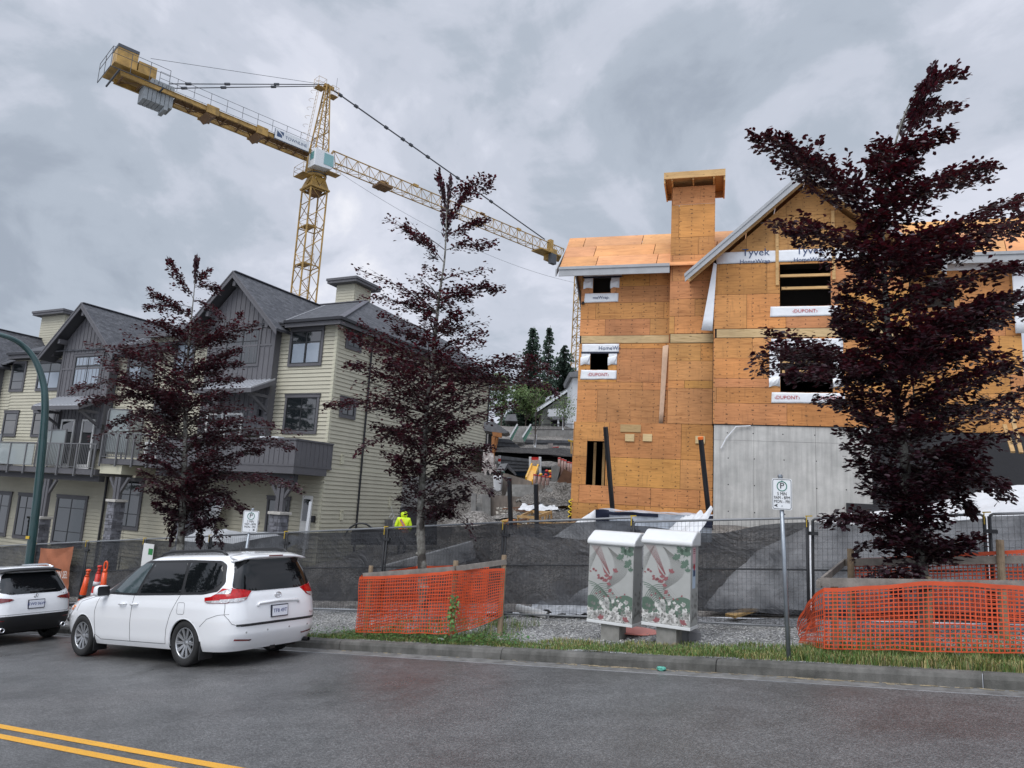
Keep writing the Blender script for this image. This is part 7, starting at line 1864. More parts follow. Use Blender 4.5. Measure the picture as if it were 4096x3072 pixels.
    bm_.build('branches',M_('twig'),t,smooth=True)
    me=bpy.data.meshes.new('leaves'); me.from_pydata(V,[],F); me.materials.append(M_('beech_leaf')); ca=me.color_attributes.new('tint','FLOAT_COLOR','CORNER')
    arr=np.ones((len(F)*4,4),dtype=np.float32); ca_=np.array(C,dtype=np.float32); arr[:,:3]=np.repeat(ca_,4,axis=0); ca.data.foreach_set('color',arr.ravel()); me.update()
    o=bpy.data.objects.new('leaves',me); COL.objects.link(o); o.parent=t
    return t
# right hand tree
b3=rp(.1,12.05); Y3=b3.y
beech(b3,Y3,[(3693,2560),(3690,2300),(3640,2000),(3600,1700),(3560,1400),(3540,1150),(3530,900),(3555,720),(3585,560),(3640,410),(3720,310),(3800,288)],
 [(2230,3560,3760),(2150,3450,3800),(2050,3470,3740),(1900,3450,3850),(1800,3430,3960),(1650,3420,4060),(1500,3400,4100),(1400,3390,4120),(1250,3400,4130),(1100,3440,4080),(950,3450,3880),(850,3460,3700),(700,3490,3670),(560,3500,3720)],
 [(3530,900,3055,545,0),(3520,860,3130,560,-.3),(3530,820,3200,640,.4),(3570,640,3700,380,.1),(3600,520,3715,315,0),(3650,400,3790,300,0),(3600,480,3790,440,.2),(3580,600,3770,540,-.2),(3560,800,3920,670,.1),(3560,850,3930,720,.3),
  (3560,1050,4180,760,.2),(3560,1100,4200,860,-.3),(3550,1000,4100,930,.3),(3540,1000,3130,890,0),(3540,1080,3200,930,-.3),(3560,1500,3050,1420,0),(3560,1480,3120,1390,.5),(3570,1520,3200,1500,-.5),(3560,1450,3070,1480,.3),(3570,1550,3110,1330,-.3),(3580,1650,3300,1600,.2),
  (3600,1800,4000,1960,-.2),(3620,1850,3860,2030,.2),(3640,1950,3960,1920,.3),(3650,2100,3340,2080,0),(3680,2250,3850,2170,-.2),(3690,2260,3500,2290,-.2),(3690,2280,3600,2330,-.3),(3670,2150,3450,2200,.2),(3570,1300,4200,1250,.2),(3570,1400,4180,1500,-.2),(3600,1700,4200,1650,.2)],
 'large dark copper beech in front of the plywood building, in the right netting',125,42000,r0=.085,seed=3,lsz=.057,red=.1)
# middle tree
b2_=rp(8.3,11.95); Y2=b2_.y
beech(b2_,Y2,[(1692,2560),(1690,2300),(1682,2100),(1690,1900),(1705,1650),(1730,1450),(1755,1200),(1778,1040),(1785,900),(1790,800),(1795,760)],
 [(2060,1640,1830),(1950,1580,1900),(1850,1550,1960),(1750,1500,1960),(1650,1470,2020),(1550,1420,2080),(1480,1400,2150),(1400,1420,2000),(1320,1480,1920),(1240,1560,1900),(1150,1620,1880),(1080,1700,1850)],
 [(1788,860,1800,740,0),(1780,1000,1790,850,.1),(1780,1000,1565,885,0),(1775,1050,1640,920,.2),(1785,1000,1960,975,0),(1785,950,1920,880,.2),(1780,900,1860,770,0),(1790,800,1945,725,0),(1785,850,1765,720,0),(1770,1120,1950,1080,-.2),(1750,1250,1455,1090,0),(1750,1280,1480,1180,.3),(1755,1200,1970,1150,0),(1750,1350,1930,1290,.2),
  (1730,1500,2200,1490,0),(1730,1520,2190,1550,.3),(1730,1550,2120,1440,-.3),(1700,1650,1330,1620,0),(1700,1600,1420,1460,0),(1700,1550,1400,1340,-.3),(1700,1700,1460,1790,-.2),(1700,1750,2000,1900,.2),(1690,1950,1870,2110,-.2),(1690,2000,1800,2050,.1),(1700,1850,1950,1960,-.3)],
 'middle copper beech rising before the cream side wall, in the left netting',76,26000,r0=.095,seed=8,lsz=.048,red=1.0)
# left tree
b1_=rp(15.9,11.75); Y1=b1_.y
beech(b1_,Y1,[(718,2330),(722,2180),(735,1950),(742,1700),(750,1450),(765,1280),(775,1180),(780,1120),(782,1080)],
 [(2080,640,880),(2000,600,900),(1900,580,1000),(1800,560,1050),(1720,540,1080),(1640,500,1000),(1560,460,980),(1480,430,960),(1400,440,950),(1330,560,900),(1270,620,880)],
 [(776,1160,786,1052,0),(765,1280,620,1170,0),(770,1230,600,1230,.2),(775,1200,690,1060,0),(778,1150,860,1150,0),(780,1130,820,1090,.2),(775,1200,870,1250,-.2),(755,1400,1000,1300,0),(750,1430,960,1270,.3),(750,1500,360,1380,0),(750,1540,310,1545,0),(750,1560,400,1440,.3),(745,1600,350,1600,-.3),(745,1650,460,1700,.3),
  (745,1750,380,1750,0),(745,1750,1190,1740,0),(745,1780,1150,1790,.4),(745,1700,1080,1700,-.3),(740,1900,1190,1960,0),(740,1900,1120,1930,.3),(738,1950,1000,2060,-.3),(738,1950,880,2160,-.2),(735,1960,800,2150,.2),(738,1900,560,1950,0),(735,1950,690,2130,.2)],
 'left copper beech in front of the townhouses, behind the minivan roof',98,33000,r0=.105,seed=15,lsz=.053,red=.7)

# ------------------------------------------------------------------ conifers and far trees
mat('needle',(.036,.060,.044),.8,tint=True); mat('fir_bark',(.07,.055,.045),.9); mat('leaf_green',(.075,.12,.03),.7,tint=True)
def conifer(P,h,rmax,label,seed,dens=1.0,top=0,bare=.06,group='tall conifers beyond the site'):
    rs=random.Random(seed); t=thing('conifer',label,'tree',P,0,group=group)
    mb=MB(); rmax*=1.9; mb.tube([(0,0,-1),(0,0,h*.5),(.1,0,h)],[h*.014,h*.008,.03],6); mb.build('trunk',M_('fir_bark'),t)
    mb=MB(); z=h*bare
    while z<h*.995:
        f=1-z/h; R_=rmax*(f**.8)*rs.uniform(.75,1.12)+.12; nb=int(8+7*f*dens)
        for k in range(nb):
            a=rs.uniform(0,6.28); r=R_*rs.uniform(.35,1.0); d=Vector((math.cos(a),math.sin(a),0)); dr=rs.uniform(.08,.30)*r; sw=Vector((-d.y,d.x,0))
            m=max(3,int(r/.30*dens))
            for j in range(m):
                u=(j+rs.random())/m; p=d*r*u+Vector((0,0,z-dr*u*u+.08*r*u)); wd=(.16+.36*(1-abs(u-.45))*r*.28)*rs.uniform(.6,1.2); q=rs.uniform(.45,1.7); mb.col=(q,q,q*.95)
                dd=rs.uniform(.12,.42)
                for sg in (1,-1):
                    mb.add([p,p+d*.22+Vector((0,0,.05)),p+d*.30+sw*sg*wd-Vector((0,0,dd)),p+sw*sg*wd*.9-Vector((0,0,dd*.8))],[(0,1,2,3)])
        z+=h*.017*rs.uniform(.7,1.5)
    mb.build('foliage',M_('needle'),t); return t
def cpx(xb,ytop,Y,r,label,seed,dens=1.0,bare=.06):
    p=atY(xb,1700,Y); zg=gz(p.x,p.y); top=atY(xb,ytop,Y).z; conifer((p.x,p.y,zg),top-zg,r,label,seed,dens,bare=bare)
cpx(2113,1305,108,2.9,'tallest broad conifer on the left of the far group',1)
cpx(2180,1300,118,2.0,'slim sparse conifer standing between the two bushy ones',2,.65,.1)
cpx(2246,1378,100,2.9,'shorter dense conifer nearest the plywood building',3)
cpx(2150,1560,112,3.0,'low dark conifer filling the gap below the slim one',4)
cpx(2070,1620,118,3.0,'low conifer behind the branch tips of the middle beech',5)
def bush(P,r,h,label,seed,n=2600,mt='leaf_green',trunkh=1.5,leaf=.16,cat='tree',group=None):
    rs=random.Random(seed); t=thing('leafy_tree',label,cat,P,0,group=group); mb=MB(); mb.tube([(0,0,-.3),(.05,0,trunkh+h*.4)],[.09*h/4,.03],6)
    for k in range(7): a=rs.uniform(0,6.28); mb.tube([(0,0,trunkh*.8),(math.cos(a)*r*.6,math.sin(a)*r*.6,trunkh+h*rs.uniform(.3,.8))],[.04,.015],4)
    mb.build('trunk',M_('fir_bark'),t); mb=MB()
    cl=[(Vector((rs.gauss(0,r*.42),rs.gauss(0,r*.42),trunkh+h*(.12+.8*rs.random()))),rs.uniform(.18,.38)*r,rs.uniform(.6,1.4)) for _ in range(26)]
    for i in range(n):
        c,cr_,q0=rs.choice(cl); v=Vector((rs.gauss(0,1),rs.gauss(0,1),rs.gauss(0,.8))).normalized()*cr_*rs.uniform(.5,1.05); p=c+v; d=Vector((rs.gauss(0,1),rs.gauss(0,1),rs.gauss(0,.7))).normalized(); e=d.orthogonal().normalized(); s_=leaf*rs.uniform(.6,1.3); q=q0*rs.uniform(.7,1.3); mb.col=(q,q,q)
        mb.add([p,p+d*s_+e*s_*.5,p+d*2*s_,p+d*s_-e*s_*.5],[(0,1,2,3)])
    mb.build('foliage',M_(mt),t); return t
p=atY(2005,1690,85); bush((p.x,p.y,gz(p.x,p.y)+.0),2.2,5.5,'bright green leafy tree behind the end of the cream wall',21,trunkh=1)
p=atY(2120,1640,95); bush((p.x-.5,p.y,gz(p.x,p.y)),2.6,4.6,'olive green tree low in front of the tallest conifer',22,3000)
p=atY(2160,1650,92); bush((p.x,p.y,gz(p.x,p.y)),2.0,4.4,'olive green tree left of the far cream house gable',23,3000)
# trees across the road behind the viewpoint (mirrored in the car and house windows)
for (x,y,h,sd_,lb) in ((-24,7.5,13,31,'conifer up the near pavement, closest to the viewpoint'),(-31,9.5,15,32,'conifer up the near pavement, second from the viewpoint'),(-40,14,16,33,'conifer up the near pavement, third from the viewpoint'),(-52,15,21,34,'tall conifer on the far left beyond the near pavement'),(-60,24,22,35,'tall conifer farthest left, mirrored in the house windows')):
    conifer((x,y,-1.8),h,3.0,lb,sd_,.6,group='conifers behind the viewpoint')
# ------------------------------------------------------------------ far houses, terraces and site clutter in the gap
def slabpx(mb,poly,D,th=.5,dD=0):
    """polygon seen along photo directions, standing at depth D (+dD across), with thickness th away from the viewer"""
    P=[at(x,y,D+(dD*i if isinstance(dD,(int,float)) else dD[i])) for i,(x,y) in enumerate(poly)]
    mb.prism(P,(0.04*th,th,0)); return mb
def one(name,polys,D,th,mt,label,cat,parent=None,bevel=0,group=None,**k):
    mb=MB()
    for p in polys: slabpx(mb,p,D,th)
    o=mb.build(name,M_(mt),parent,fix=True,bevel=bevel)
    if parent is None: tag(o,label,cat,group)
    return o
mat('tan_concrete',(.30,.25,.21),.85,col2=(.19,.165,.145),vscale=2,bump=.3,streak=.25); mat('dark_block',(.095,.10,.11),.85,col2=(.05,.053,.058),vscale=5,bump=.5,bscale=12); mat('blue_paint',(.05,.10,.16),.6); mat('slide_yellow',(.75,.40,.02),.35,coat=.5)
mat('red_plastic',(.48,.03,.025),.4); mat('roof_grey',(.18,.185,.195),.8,var=.2,vscale=4); mat('house_siding',(.27,.28,.24),.75); mat('white_trim',(.60,.62,.64),.6); mat('pale_wood',(.44,.28,.12),.75,var=.25,vscale=6); mat('rust_ply',(.17,.085,.05),.8,var=.35,vscale=3); mat('log_wrap',(.30,.19,.16),.4,var=.3,vscale=9); mat('cedar',(.40,.17,.06),.7,var=.2,vscale=5); mat('rail_green',(.10,.22,.17),.5); mat('rock',(.27,.265,.25),.9,var=.3,vscale=4,bump=.6,bscale=6)
mat('clear_film',(.42,.38,.36),.25,var=.35,vscale=4,bump=.6,bscale=5,spec=.8); mat('hot_orange',(.9,.19,.02),.5); mat('block_joint',(.015,.015,.017),.9)
# far house
h=thing('house','far cream grey house with a gable, balcony and white side wall above the terraces','house',at(2230,1720,80))
H0=Vector(h.location)
def hp(name,poly,D,th,mt,par=None):
    mb=MB(); P=[at(x,y,D)-H0 for x,y in poly]; mb.prism(P,(0,th,0)); return mb.build(name,M_(mt),par or h,fix=True)
wl=hp('wall',[(2172,1640),(2292,1560),(2292,1730),(2172,1730)],80,5,'house_siding')
mb=MB()
for k in range(14): y=1575+k*10; mb.bar(at(max(2174,2290-(y-1560)*1.45),y,79.9)-H0,at(2291,y+1,79.9)-H0,.03,.04)
mb.build('siding_lines',M_('roof_grey'),wl)
hp('roof',[(2146,1632),(2296,1535),(2300,1541),(2150,1642)],79.0,6,'roof_grey'); hp('barge_board',[(2146,1637),(2296,1541),(2297,1549),(2150,1646)],78.9,.1,'white_trim')
hp('dormer_roof',[(2185,1590),(2275,1556),(2275,1566),(2187,1598)],79.6,2,'white_trim')
b=hp('balcony',[(2194,1636),(2294,1632),(2294,1665),(2196,1668)],77,2,'white_trim'); hp('balcony_base',[(2192,1666),(2296,1663),(2292,1676),(2212,1678)],76.9,2.2,'roof_grey')
hp('undercroft',[(2205,1680),(2290,1676),(2290,1712),(2205,1712)],78.5,.3,'gap')
for x in (2230,2262): hp('post',[(x,1678),(x+7,1678),(x+7,1715),(x,1715)],77,.3,'white_trim')
hw=thing('house','white sided house edge with a dark eave beside the plywood corner','house',at(2300,1720,70)); H0=Vector(hw.location)
hp('wall',[(2291,1500),(2330,1500),(2330,1730),(2288,1730)],70,6,'white_trim',hw); hp('roof',[(2276,1490),(2335,1478),(2335,1506),(2280,1508)],69.5,7,'roof_grey',hw)
one('shed_roof',[[(2018,1682),(2030,1658),(2062,1656),(2070,1684)]],75,4,'roof_grey','small grey roof among trees left of the far stairs','roof')
# terrace walls
def blockwall(poly,D,th,label,rows=4):
    t=thing('retaining_wall',label,'retaining wall',(0,0,0)); mb=MB(); slabpx(mb,poly,D,th); mb.build('blocks',M_('dark_block'),t,fix=True)
    (x0,y0),(x1,y1),(x2,y2),(x3,y3)=poly[:4]; mb=MB()
    for k in range(1,rows): 
        f_=k/rows; mb.bar(at(x0+(x3-x0)*f_,y0+(y3-y0)*f_,D-.02),at(x1+(x2-x1)*f_,y1+(y2-y1)*f_,D-.02),.03,.03)
    mb.build('joints',M_('block_joint'),t); return t
blockwall([(1984,1752),(2042,1758),(2122,1822),(1984,1818)],46,2,'upper left dark block retaining wall with a sloping top')
blockwall([(1995,1822),(2118,1836),(2118,1884),(1995,1886)],41,2,'middle dark block retaining wall left of the slide',4)
blockwall([(2100,1758),(2296,1762),(2296,1800),(2108,1798)],53,2,'dark block retaining wall right of the far stairs',3)
one('concrete_wall',[[(2122,1722),(2300,1722),(2300,1750),(2122,1748)]],58,1.2,'concrete','long pale concrete wall carrying the black railing below the far house','wall')
r_=thing('railing','black picket railing on the far concrete wall','railing',(0,0,0)); mb=MB()
mb.bar(at(2128,1697,58),at(2300,1696,58),.06,.06); mb.bar(at(2128,1718,58),at(2300,1718,58),.05,.05); mb.build('rails',M_('black_trim'),r_); mb=MB()
for k in range(34): x=2128+k*5.1; mb.bar(at(x,1697,58),at(x,1722,58),.03,.03)
mb.build('pickets',M_('black_trim'),r_)
cs=thing('staircase','far concrete stairs with green glass side rails climbing to the houses','stairs',(0,0,0)); mb=MB()
for k in range(8):
    y=1768-k*8; x=2052+k*3; mb.prism([at(x,y,52+k*.5),at(x+42-k*1.5,y+2,52+k*.5),at(x+42-k*1.5,y-6,52+k*.5),at(x,y-8,52+k*.5)],(0,.6,0))
mb.build('steps',M_('concrete'),cs,fix=True)
for (a,b_,c_,d) in (((2040,1752),(2070,1700),(2074,1708),(2046,1764)),((2090,1752),(2124,1700),(2128,1712),(2098,1768))):
    mb=MB(); slabpx(mb,[a,b_,c_,d],51,.2); mb.build('side_rail',M_('rail_green'),cs,fix=True)
    mb=MB(); mb.bar(at(a[0],a[1]-3,51),at(b_[0],b_[1]-3,51),.10,.10); mb.build('hand_rail',M_('white_trim'),cs)
def mound(name,x,y,D,rx,ry,hh,mt,label,seed=0,cat='mound',rough=.3,n=36):
    c=at(x,y,D); mb=MB()
    def fn(u,v):
        a=u*2*PI; r=v; k=math.exp(-2.6*r*r); px=c.x+rx*r*math.cos(a); py=c.y+ry*r*math.sin(a)
        return (px,py,c.z+hh*(k-.05)+rough*(nz2(px*1.6,py*1.6,seed)*.5+nz2(px*4,py*4,seed)*.3+nz2(px*9,py*9,seed)*.14)*min(1,1.2-r*.2)*hh*.5-(.6*max(0,r-.9)))
    mb.grid(fn,n*2,n); o=mb.build(name,M_(mt),smooth=False); return tag(o,label,cat)
mound('soil_bank',2110,1820,43,6.5,2.0,.45,'dark_soil','dark soil bank between the two left block retaining walls',2)
mound('soil_bank',2235,1835,44,3.6,3.0,.7,'dark_soil','dark soil slope behind the row of wrapped log posts',3)
mound('dirt_pile',2246,2012,28,1.8,1.8,.85,'dirt','rough grey dirt pile against the plywood building corner',5,rough=.9)
mound('gravel_pile',1905,2118,22.5,1.25,1.1,.62,'dirt','smooth low gravel pile right of the middle tree trunk above the fence',7,rough=.25)
mound('rubble_heap',2200,2078,25.5,2.2,1.6,.35,'dirt','spread of rubble and mud between the crate and the plywood corner',9,rough=1.2)
mb=MB(); P=[at(x,y,26.2) for x,y in ((2184,1956),(2205,1948),(2214,1960),(2208,1968),(2190,1967))]; mb.prism(P,(0,.3,0)); tag(mb.build('rock_slab',M_('rock'),fix=True),'pale flat rock on the rough dirt pile','rock')
# blue wall, playground
one('blue_wall',[[(2058,1877),(2208,1882),(2208,1915),(2058,1916)]],42,.4,'blue_paint','low blue painted wall behind the slide','wall')
sl=thing('slide','yellow playground slide with a red framed top panel wrapped in film','slide',(0,0,0))
A0,A1,B0,B1=at(2127,1862,39),at(2152,1866,39),at(2104,1918,36.5),at(2131,1928,36.5)
mb=MB(); mb.prism([A0,A1,B1,B0],(0,0,-.06)); mb.bar(A0,B0,.08,.28); mb.bar(A1,B1,.08,.28); mb.build('chute',M_('slide_yellow'),sl,fix=False)
mb=MB(); 
for x in (2121,2160): mb.bar(at(x,1828,39.3),at(x,1905,39.3),.12,.12)
mb.build('posts',M_('white_trim'),sl); mb=MB(); slabpx(mb,[(2123,1829),(2159,1829),(2159,1840),(2123,1840)],39.3,.1); mb.build('top_panel',M_('red_plastic'),sl,fix=True); mb=MB(); slabpx(mb,[(2124,1840),(2158,1840),(2158,1862),(2124,1862)],39.2,.1); mb.build('film_panel',M_('clear_film'),sl,fix=True)
ph=thing('playhouse','small playhouse with a white slatted roof and dark gable','playhouse',(0,0,0))
mb=MB(); slabpx(mb,[(1984,1886),(2001,1855),(2031,1853),(2020,1872),(2012,1888)],38,.15); mb.build('roof_panel',M_('white_trim'),ph,fix=True)
mb=MB(); slabpx(mb,[(2031,1853),(2066,1897),(2060,1900),(2030,1872),(2014,1888),(2010,1886)],38.1,.9); mb.build('gable',M_('roof_grey'),ph,fix=True)
mb=MB(); slabpx(mb,[(2030,1874),(2058,1900),(2012,1900),(2012,1890)],38.6,.1); mb.build('opening',M_('gap'),ph,fix=True)
one('crib',[[(1988,1884),(2018,1886),(2018,1889),(1988,1887)],[(1988,1887),(1991,1887),(1991,1902),(1988,1902)],[(1997,1888),(1999,1888),(1999,1902),(1997,1902)],[(2007,1888),(2009,1888),(2009,1902),(2007,1902)],[(2016,1888),(2018,1888),(2018,1902),(2016,1902)]],36,.1,'rail_green','small green barred gate in front of the playhouse','gate')
for k,(x,y0_,y1_) in enumerate([(2236,1830,1868),(2248,1835,1880),(2259,1839,1882),(2273,1846,1882),(2283,1849,1882),(2290,1852,1882),(2138,1896,1945),(2156,1899,1945),(2172,1903,1948),(2189,1905,1948)]):
    D=40 if k<6 else 35; t=thing('log_post','%s film wrapped log post, %s'%(('first','second','third','fourth','fifth','sixth')[k] if k<6 else ('first','second','third','fourth')[k-6],'counted from the left in the raised back row' if k<6 else 'counted from the left in the front row by the slide'),'post',at(x,y1_,D),0,group='wrapped playground posts')
    hh=(at(x,y0_,D)-at(x,y1_,D)).length; mb=MB(); mb.tube([(0,0,-.3),(0,0,hh)],.085*1.0 if k>5 else .08,10); mb.build('log',M_('log_wrap'),t,smooth=True); mb=MB(); mb.tube([(0,0,hh*.86),(0,0,hh*.97)],.09,10); mb.build('red_band',M_('red_plastic'),t)
for k,(x,y,m_,lb) in enumerate([(2187,1884,'red_plastic','red ball standing highest left of the yellow one'),(2200,1886,'slide_yellow','yellow ball highest in the cluster'),(2204,1894,'red_plastic','red ball under the highest yellow one'),(2163,1898,'slide_yellow','yellow ball left, above the second post'),(2184,1899,'red_plastic','red ball in the middle of the cluster'),(2202,1907,'hot_orange','orange ball lowest right of the cluster')]):
    mb=MB(); c=at(x,y,34.8); mb.grid(lambda u,v:c+Vector((.09*math.sin(PI*v)*math.cos(2*PI*u),.09*math.sin(PI*v)*math.sin(2*PI*u),.07*math.cos(PI*v))),14,8); tag(mb.build('play_ball',M_(m_),smooth=True),lb,'ball',group='coloured play balls')
one('leaning_slabs',[[(2206,1868),(2222,1860),(2228,1925),(2206,1925)],[(2222,1858),(2240,1868),(2234,1900),(2226,1926)]],32,.3,'concrete','pair of pale leaning concrete panels left of the tilted brown plywood','panel')
one('plywood_sheet',[[(2256,1876),(2295,1896),(2290,1945),(2228,1928)]],30,.08,'rust_ply','tilted brown plywood sheet leaning at the plywood building corner','board')
one('concrete_pillar',[[(2191,1774),(2212,1773),(2211,1818),(2195,1816)]],46,.8,'concrete','pale square concrete pillar left of the red wheelbarrow','pillar')
wb_=thing('wheelbarrow','red wheelbarrow parked beside the far concrete pillar','wheelbarrow',(0,0,0)); mb=MB(); slabpx(mb,[(2211,1788),(2236,1786),(2231,1798),(2213,1803)],45.5,.5); mb.build('tray',M_('red_plastic'),wb_,fix=True); mb=MB(); mb.tube([at(2236,1800,45.5),at(2215,1806,45.5),at(2212,1815,45.5)],.03,5); mb.tube([at(2228,1800,45.5),at(2236,1812,45.5)],.03,5); mb.build('legs',M_('black_trim'),wb_); mb=MB(); mb.lathe([(.2,-.05),(.2,.05)],at(2214,1812,45.5),(0,1,0),12); mb.build('wheel',M_('rubber'),wb_)
sg_=thing('site_lamp','small yellow topped work light on a pole before the plywood corner','lamp',(0,0,0)); mb=MB(); mb.tube([at(2285,1768,38),at(2286,1815,38)],.05,6); mb.build('pole',M_('pale_wood'),sg_); mb=MB(); slabpx(mb,[(2272,1758),(2294,1764),(2293,1768),(2274,1764)],38,.3); mb.build('lamp_shade',M_('clip_yellow'),sg_,fix=True)
# near concrete walls and stairs
cw_=thing('concrete_steps','concrete stair flight between sloping tan walls, above the crate','stairs',(0,0,0))
mb=MB(); slabpx(mb,[(1928,1978),(2064,1986),(2142,2000),(2108,2062),(2040,2075),(1928,2080)],29.5,.35); mb.build('front_wall',M_('tan_concrete'),cw_,fix=True)
mb=MB(); slabpx(mb,[(1928,1978),(1962,1980),(1962,2072),(1930,2074)],29.2,.3); mb.build('corner_block',M_('concrete'),cw_,fix=True)
mb=MB(); slabpx(mb,[(2012,1893),(2030,1895),(2128,1926),(2124,1945),(2036,1945),(2028,1982),(2006,1982)],31.5,.35); mb.build('side_wall',M_('tan_concrete'),cw_,fix=True)
for k in range(5):
    y=1989-k*10; mb=MB(); P0_=at(2022+k*3,y,30.3+k*.28); P1_=at(2138,y+2,30.3+k*.28); mb.prism([P0_,P1_,P1_+Vector((0,0,.13)),P0_+Vector((0,0,.13))],(0,.9,0)); mb.build('step',M_('concrete'),cw_,fix=True)
mb=MB(); slabpx(mb,[(2137,1934),(2158,1936),(2176,1944),(2160,1990),(2137,1998)],30.3,.3); mb.build('end_wall',M_('tan_concrete'),cw_,fix=True)
st2=thing('concrete_steps','narrow concrete steps behind the middle tree, left of the tan wall','stairs',(0,0,0))
for k in range(5): mb=MB(); P0_=at(1903+k*2,2062-k*17,29+k*.28); P1_=at(1936,2062-k*17,29+k*.28); mb.prism([P0_,P1_,P1_+Vector((0,0,.17)),P0_+Vector((0,0,.17))],(0,.6,0)); mb.build('step',M_('concrete'),st2,fix=True)
mb=MB(); slabpx(mb,[(1885,1972),(1905,1974),(1902,2052),(1884,2056)],29,.3); mb.build('side_wall',M_('concrete'),st2,fix=True)
one('bulk_bag',[[(1972,1902),(2008,1903),(2008,1912),(2004,1964),(1990,1968),(1974,1958)]],30.5,.9,'tarp_white','white bulk bag hanging at the concrete stair wall','bag',bevel=.05)
# porch of the end house: cedar frame with plastic
pr=thing('porch','small slate roofed porch with orange cedar posts beyond the cream wall','porch',(0,0,0))
mb=MB(); slabpx(mb,[(1935,1688),(1975,1686),(2036,1728),(2020,1734),(1935,1722)],36,1.8); mb.build('roof',M_('roof_grey'),pr,fix=True)
mb=MB(); slabpx(mb,[(1968,1728),(2008,1732),(2006,1750),(1972,1744)],35.9,.3); mb.build('header',M_('cedar'),pr,fix=True)
mb=MB(); mb.bar(at(1974,1744,36),at(1970,1850,36),.16,.16); mb.build('post',M_('cedar'),pr); mb=MB(); mb.bar(at(1989,1746,36),at(1976,1808,36),.12,.12); mb.build('brace',M_('cedar'),pr)
mb=MB(); mb.bar(at(1962,1738,36.6),at(1958,1900,36.6),.2,.2); mb.build('dark_post',M_('black_membrane'),pr)
cloth('plastic_sheeting',[at(1926,1896,35.4),at(1986,1890,35.2),at(1966,1790,35.6),at(1934,1788,35.6)],M_('clear_film'),'crumpled clear plastic hanging from the timber porch','sheeting',amp=.25,seed=4)
bt=thing('striped_tube','white and red tube standing left of the playhouse roof','post',(0,0,0)); mb=MB(); mb.tube([at(1997,1855,37),at(1998,1822,37)],.07,8); mb.build('tube',M_('white_trim'),bt); mb=MB(); mb.tube([at(1997,1846,37),at(1998,1834,37)],.075,8); mb.build('red_band',M_('red_plastic'),bt)
# crate, boards and sheets
ct=thing('timber_crate','open pale timber crate standing behind the right black pipe','crate',(0,0,0))
def cb_(x0,y0,x1,y1,D0,D1,w=.09,h_=.04): mb=MB(); mb.bar(at(x0,y0,D0),at(x1,y1,D1),h_,w); return mb.build('slat',M_('pale_wood'),ct)
cb_(2072,2066,2140,2070,23,23); cb_(2072,2100,2140,2106,23,23); cb_(2072,2062,2074,2112,23,23); cb_(2112,2070,2113,2112,23,23); cb_(2140,2070,2206,2048,23,24.2); cb_(2140,2106,2206,2100,23,24.2); cb_(2205,2048,2206,2106,24.2,24.2); cb_(2160,2064,2162,2104,23.4,23.4); cb_(2182,2058,2176,2102,23.8,23.8); cb_(2142,2070,2142,2110,23,23)
cb_(2086,2064,2126,2046,23.5,25); cb_(2126,2046,2206,2050,25,24.2); cb_(2128,2048,2130,2100,25,25); cb_(2150,2080,2168,2104,23.3,23.5); cb_(2196,2052,2184,2104,24,24.2,.07); cb_(2076,2084,2140,2088,23.05,23.05,.08)
t=thing('plywood_stack','stack of reddish plywood sheets left of the crate','stack',(0,0,0))
for k in range(5): mb=MB(); y=2108-k*5; mb.prism([at(2008+k*3,y,23.2),at(2075,y+1,23.2),at(2078,y-4,24.4),at(2022+k*3,y-9,24.4)],(0,0,.045)); mb.build('sheet',M_('rust_ply' if k%2 else 'cedar'),t,fix=True)
cloth('plastic_sheeting',[at(2070,2040,25.5),at(2240,2044,25.0),at(2215,2020,26.5),at(2090,2020,27)],M_('tarp_white'),'crumpled white plastic on the debris behind the crate','sheeting',amp=.12,fr=2,seed=11)
cloth('plastic_sheeting',[at(1972,2082,25),at(2068,2092,24.4),at(2075,2062,26),at(2020,2060,26.5)],M_('tarp_white'),'white plastic spread left of the plywood stack','sheeting',amp=.15,fr=3,seed=14)
for k,(x0,y0,x1,y1,D,lb) in enumerate([(2060,2040,2160,2052,25,'dark board lying across the debris behind the crate'),(2120,2006,2165,2022,27,'brown board sticking out under the dirt pile'),(1950,2078,2010,2074,27,'pale pipe lying in front of the tan wall'),(2120,2018,2150,2030,26.8,'short loose board below the stair end')]):
    mb=MB(); mb.bar(at(x0,y0,D),at(x1,y1,D+.4),.14,.05); tag(mb.build('loose_board',M_('rust_ply' if k!=2 else 'pvc_white')),lb,'board')
rs=random.Random(5); mb=MB()
for i in range(420):
    x=rs.uniform(1990,2290); y=rs.uniform(2030,2115); D=27.5-(y-2030)/85*4.5; c=at(x,y,D); r=rs.uniform(.03,.11); q=rs.uniform(.4,1.9); mb.col=(q,q*.97,q*.92); a=rs.uniform(0,6)
    mb.bar(c-Vector((math.cos(a)*r,math.sin(a)*r,0)),c+Vector((math.cos(a)*r,math.sin(a)*r,rs.uniform(-.02,.05))),r*.8,r*.5)
mat('rubble_mix',(.26,.25,.23),.9,tint=True); tag(mb.build('rubble',M_('rubble_mix')),'scattered rubble and offcuts around the crate','rubble',kind='stuff')
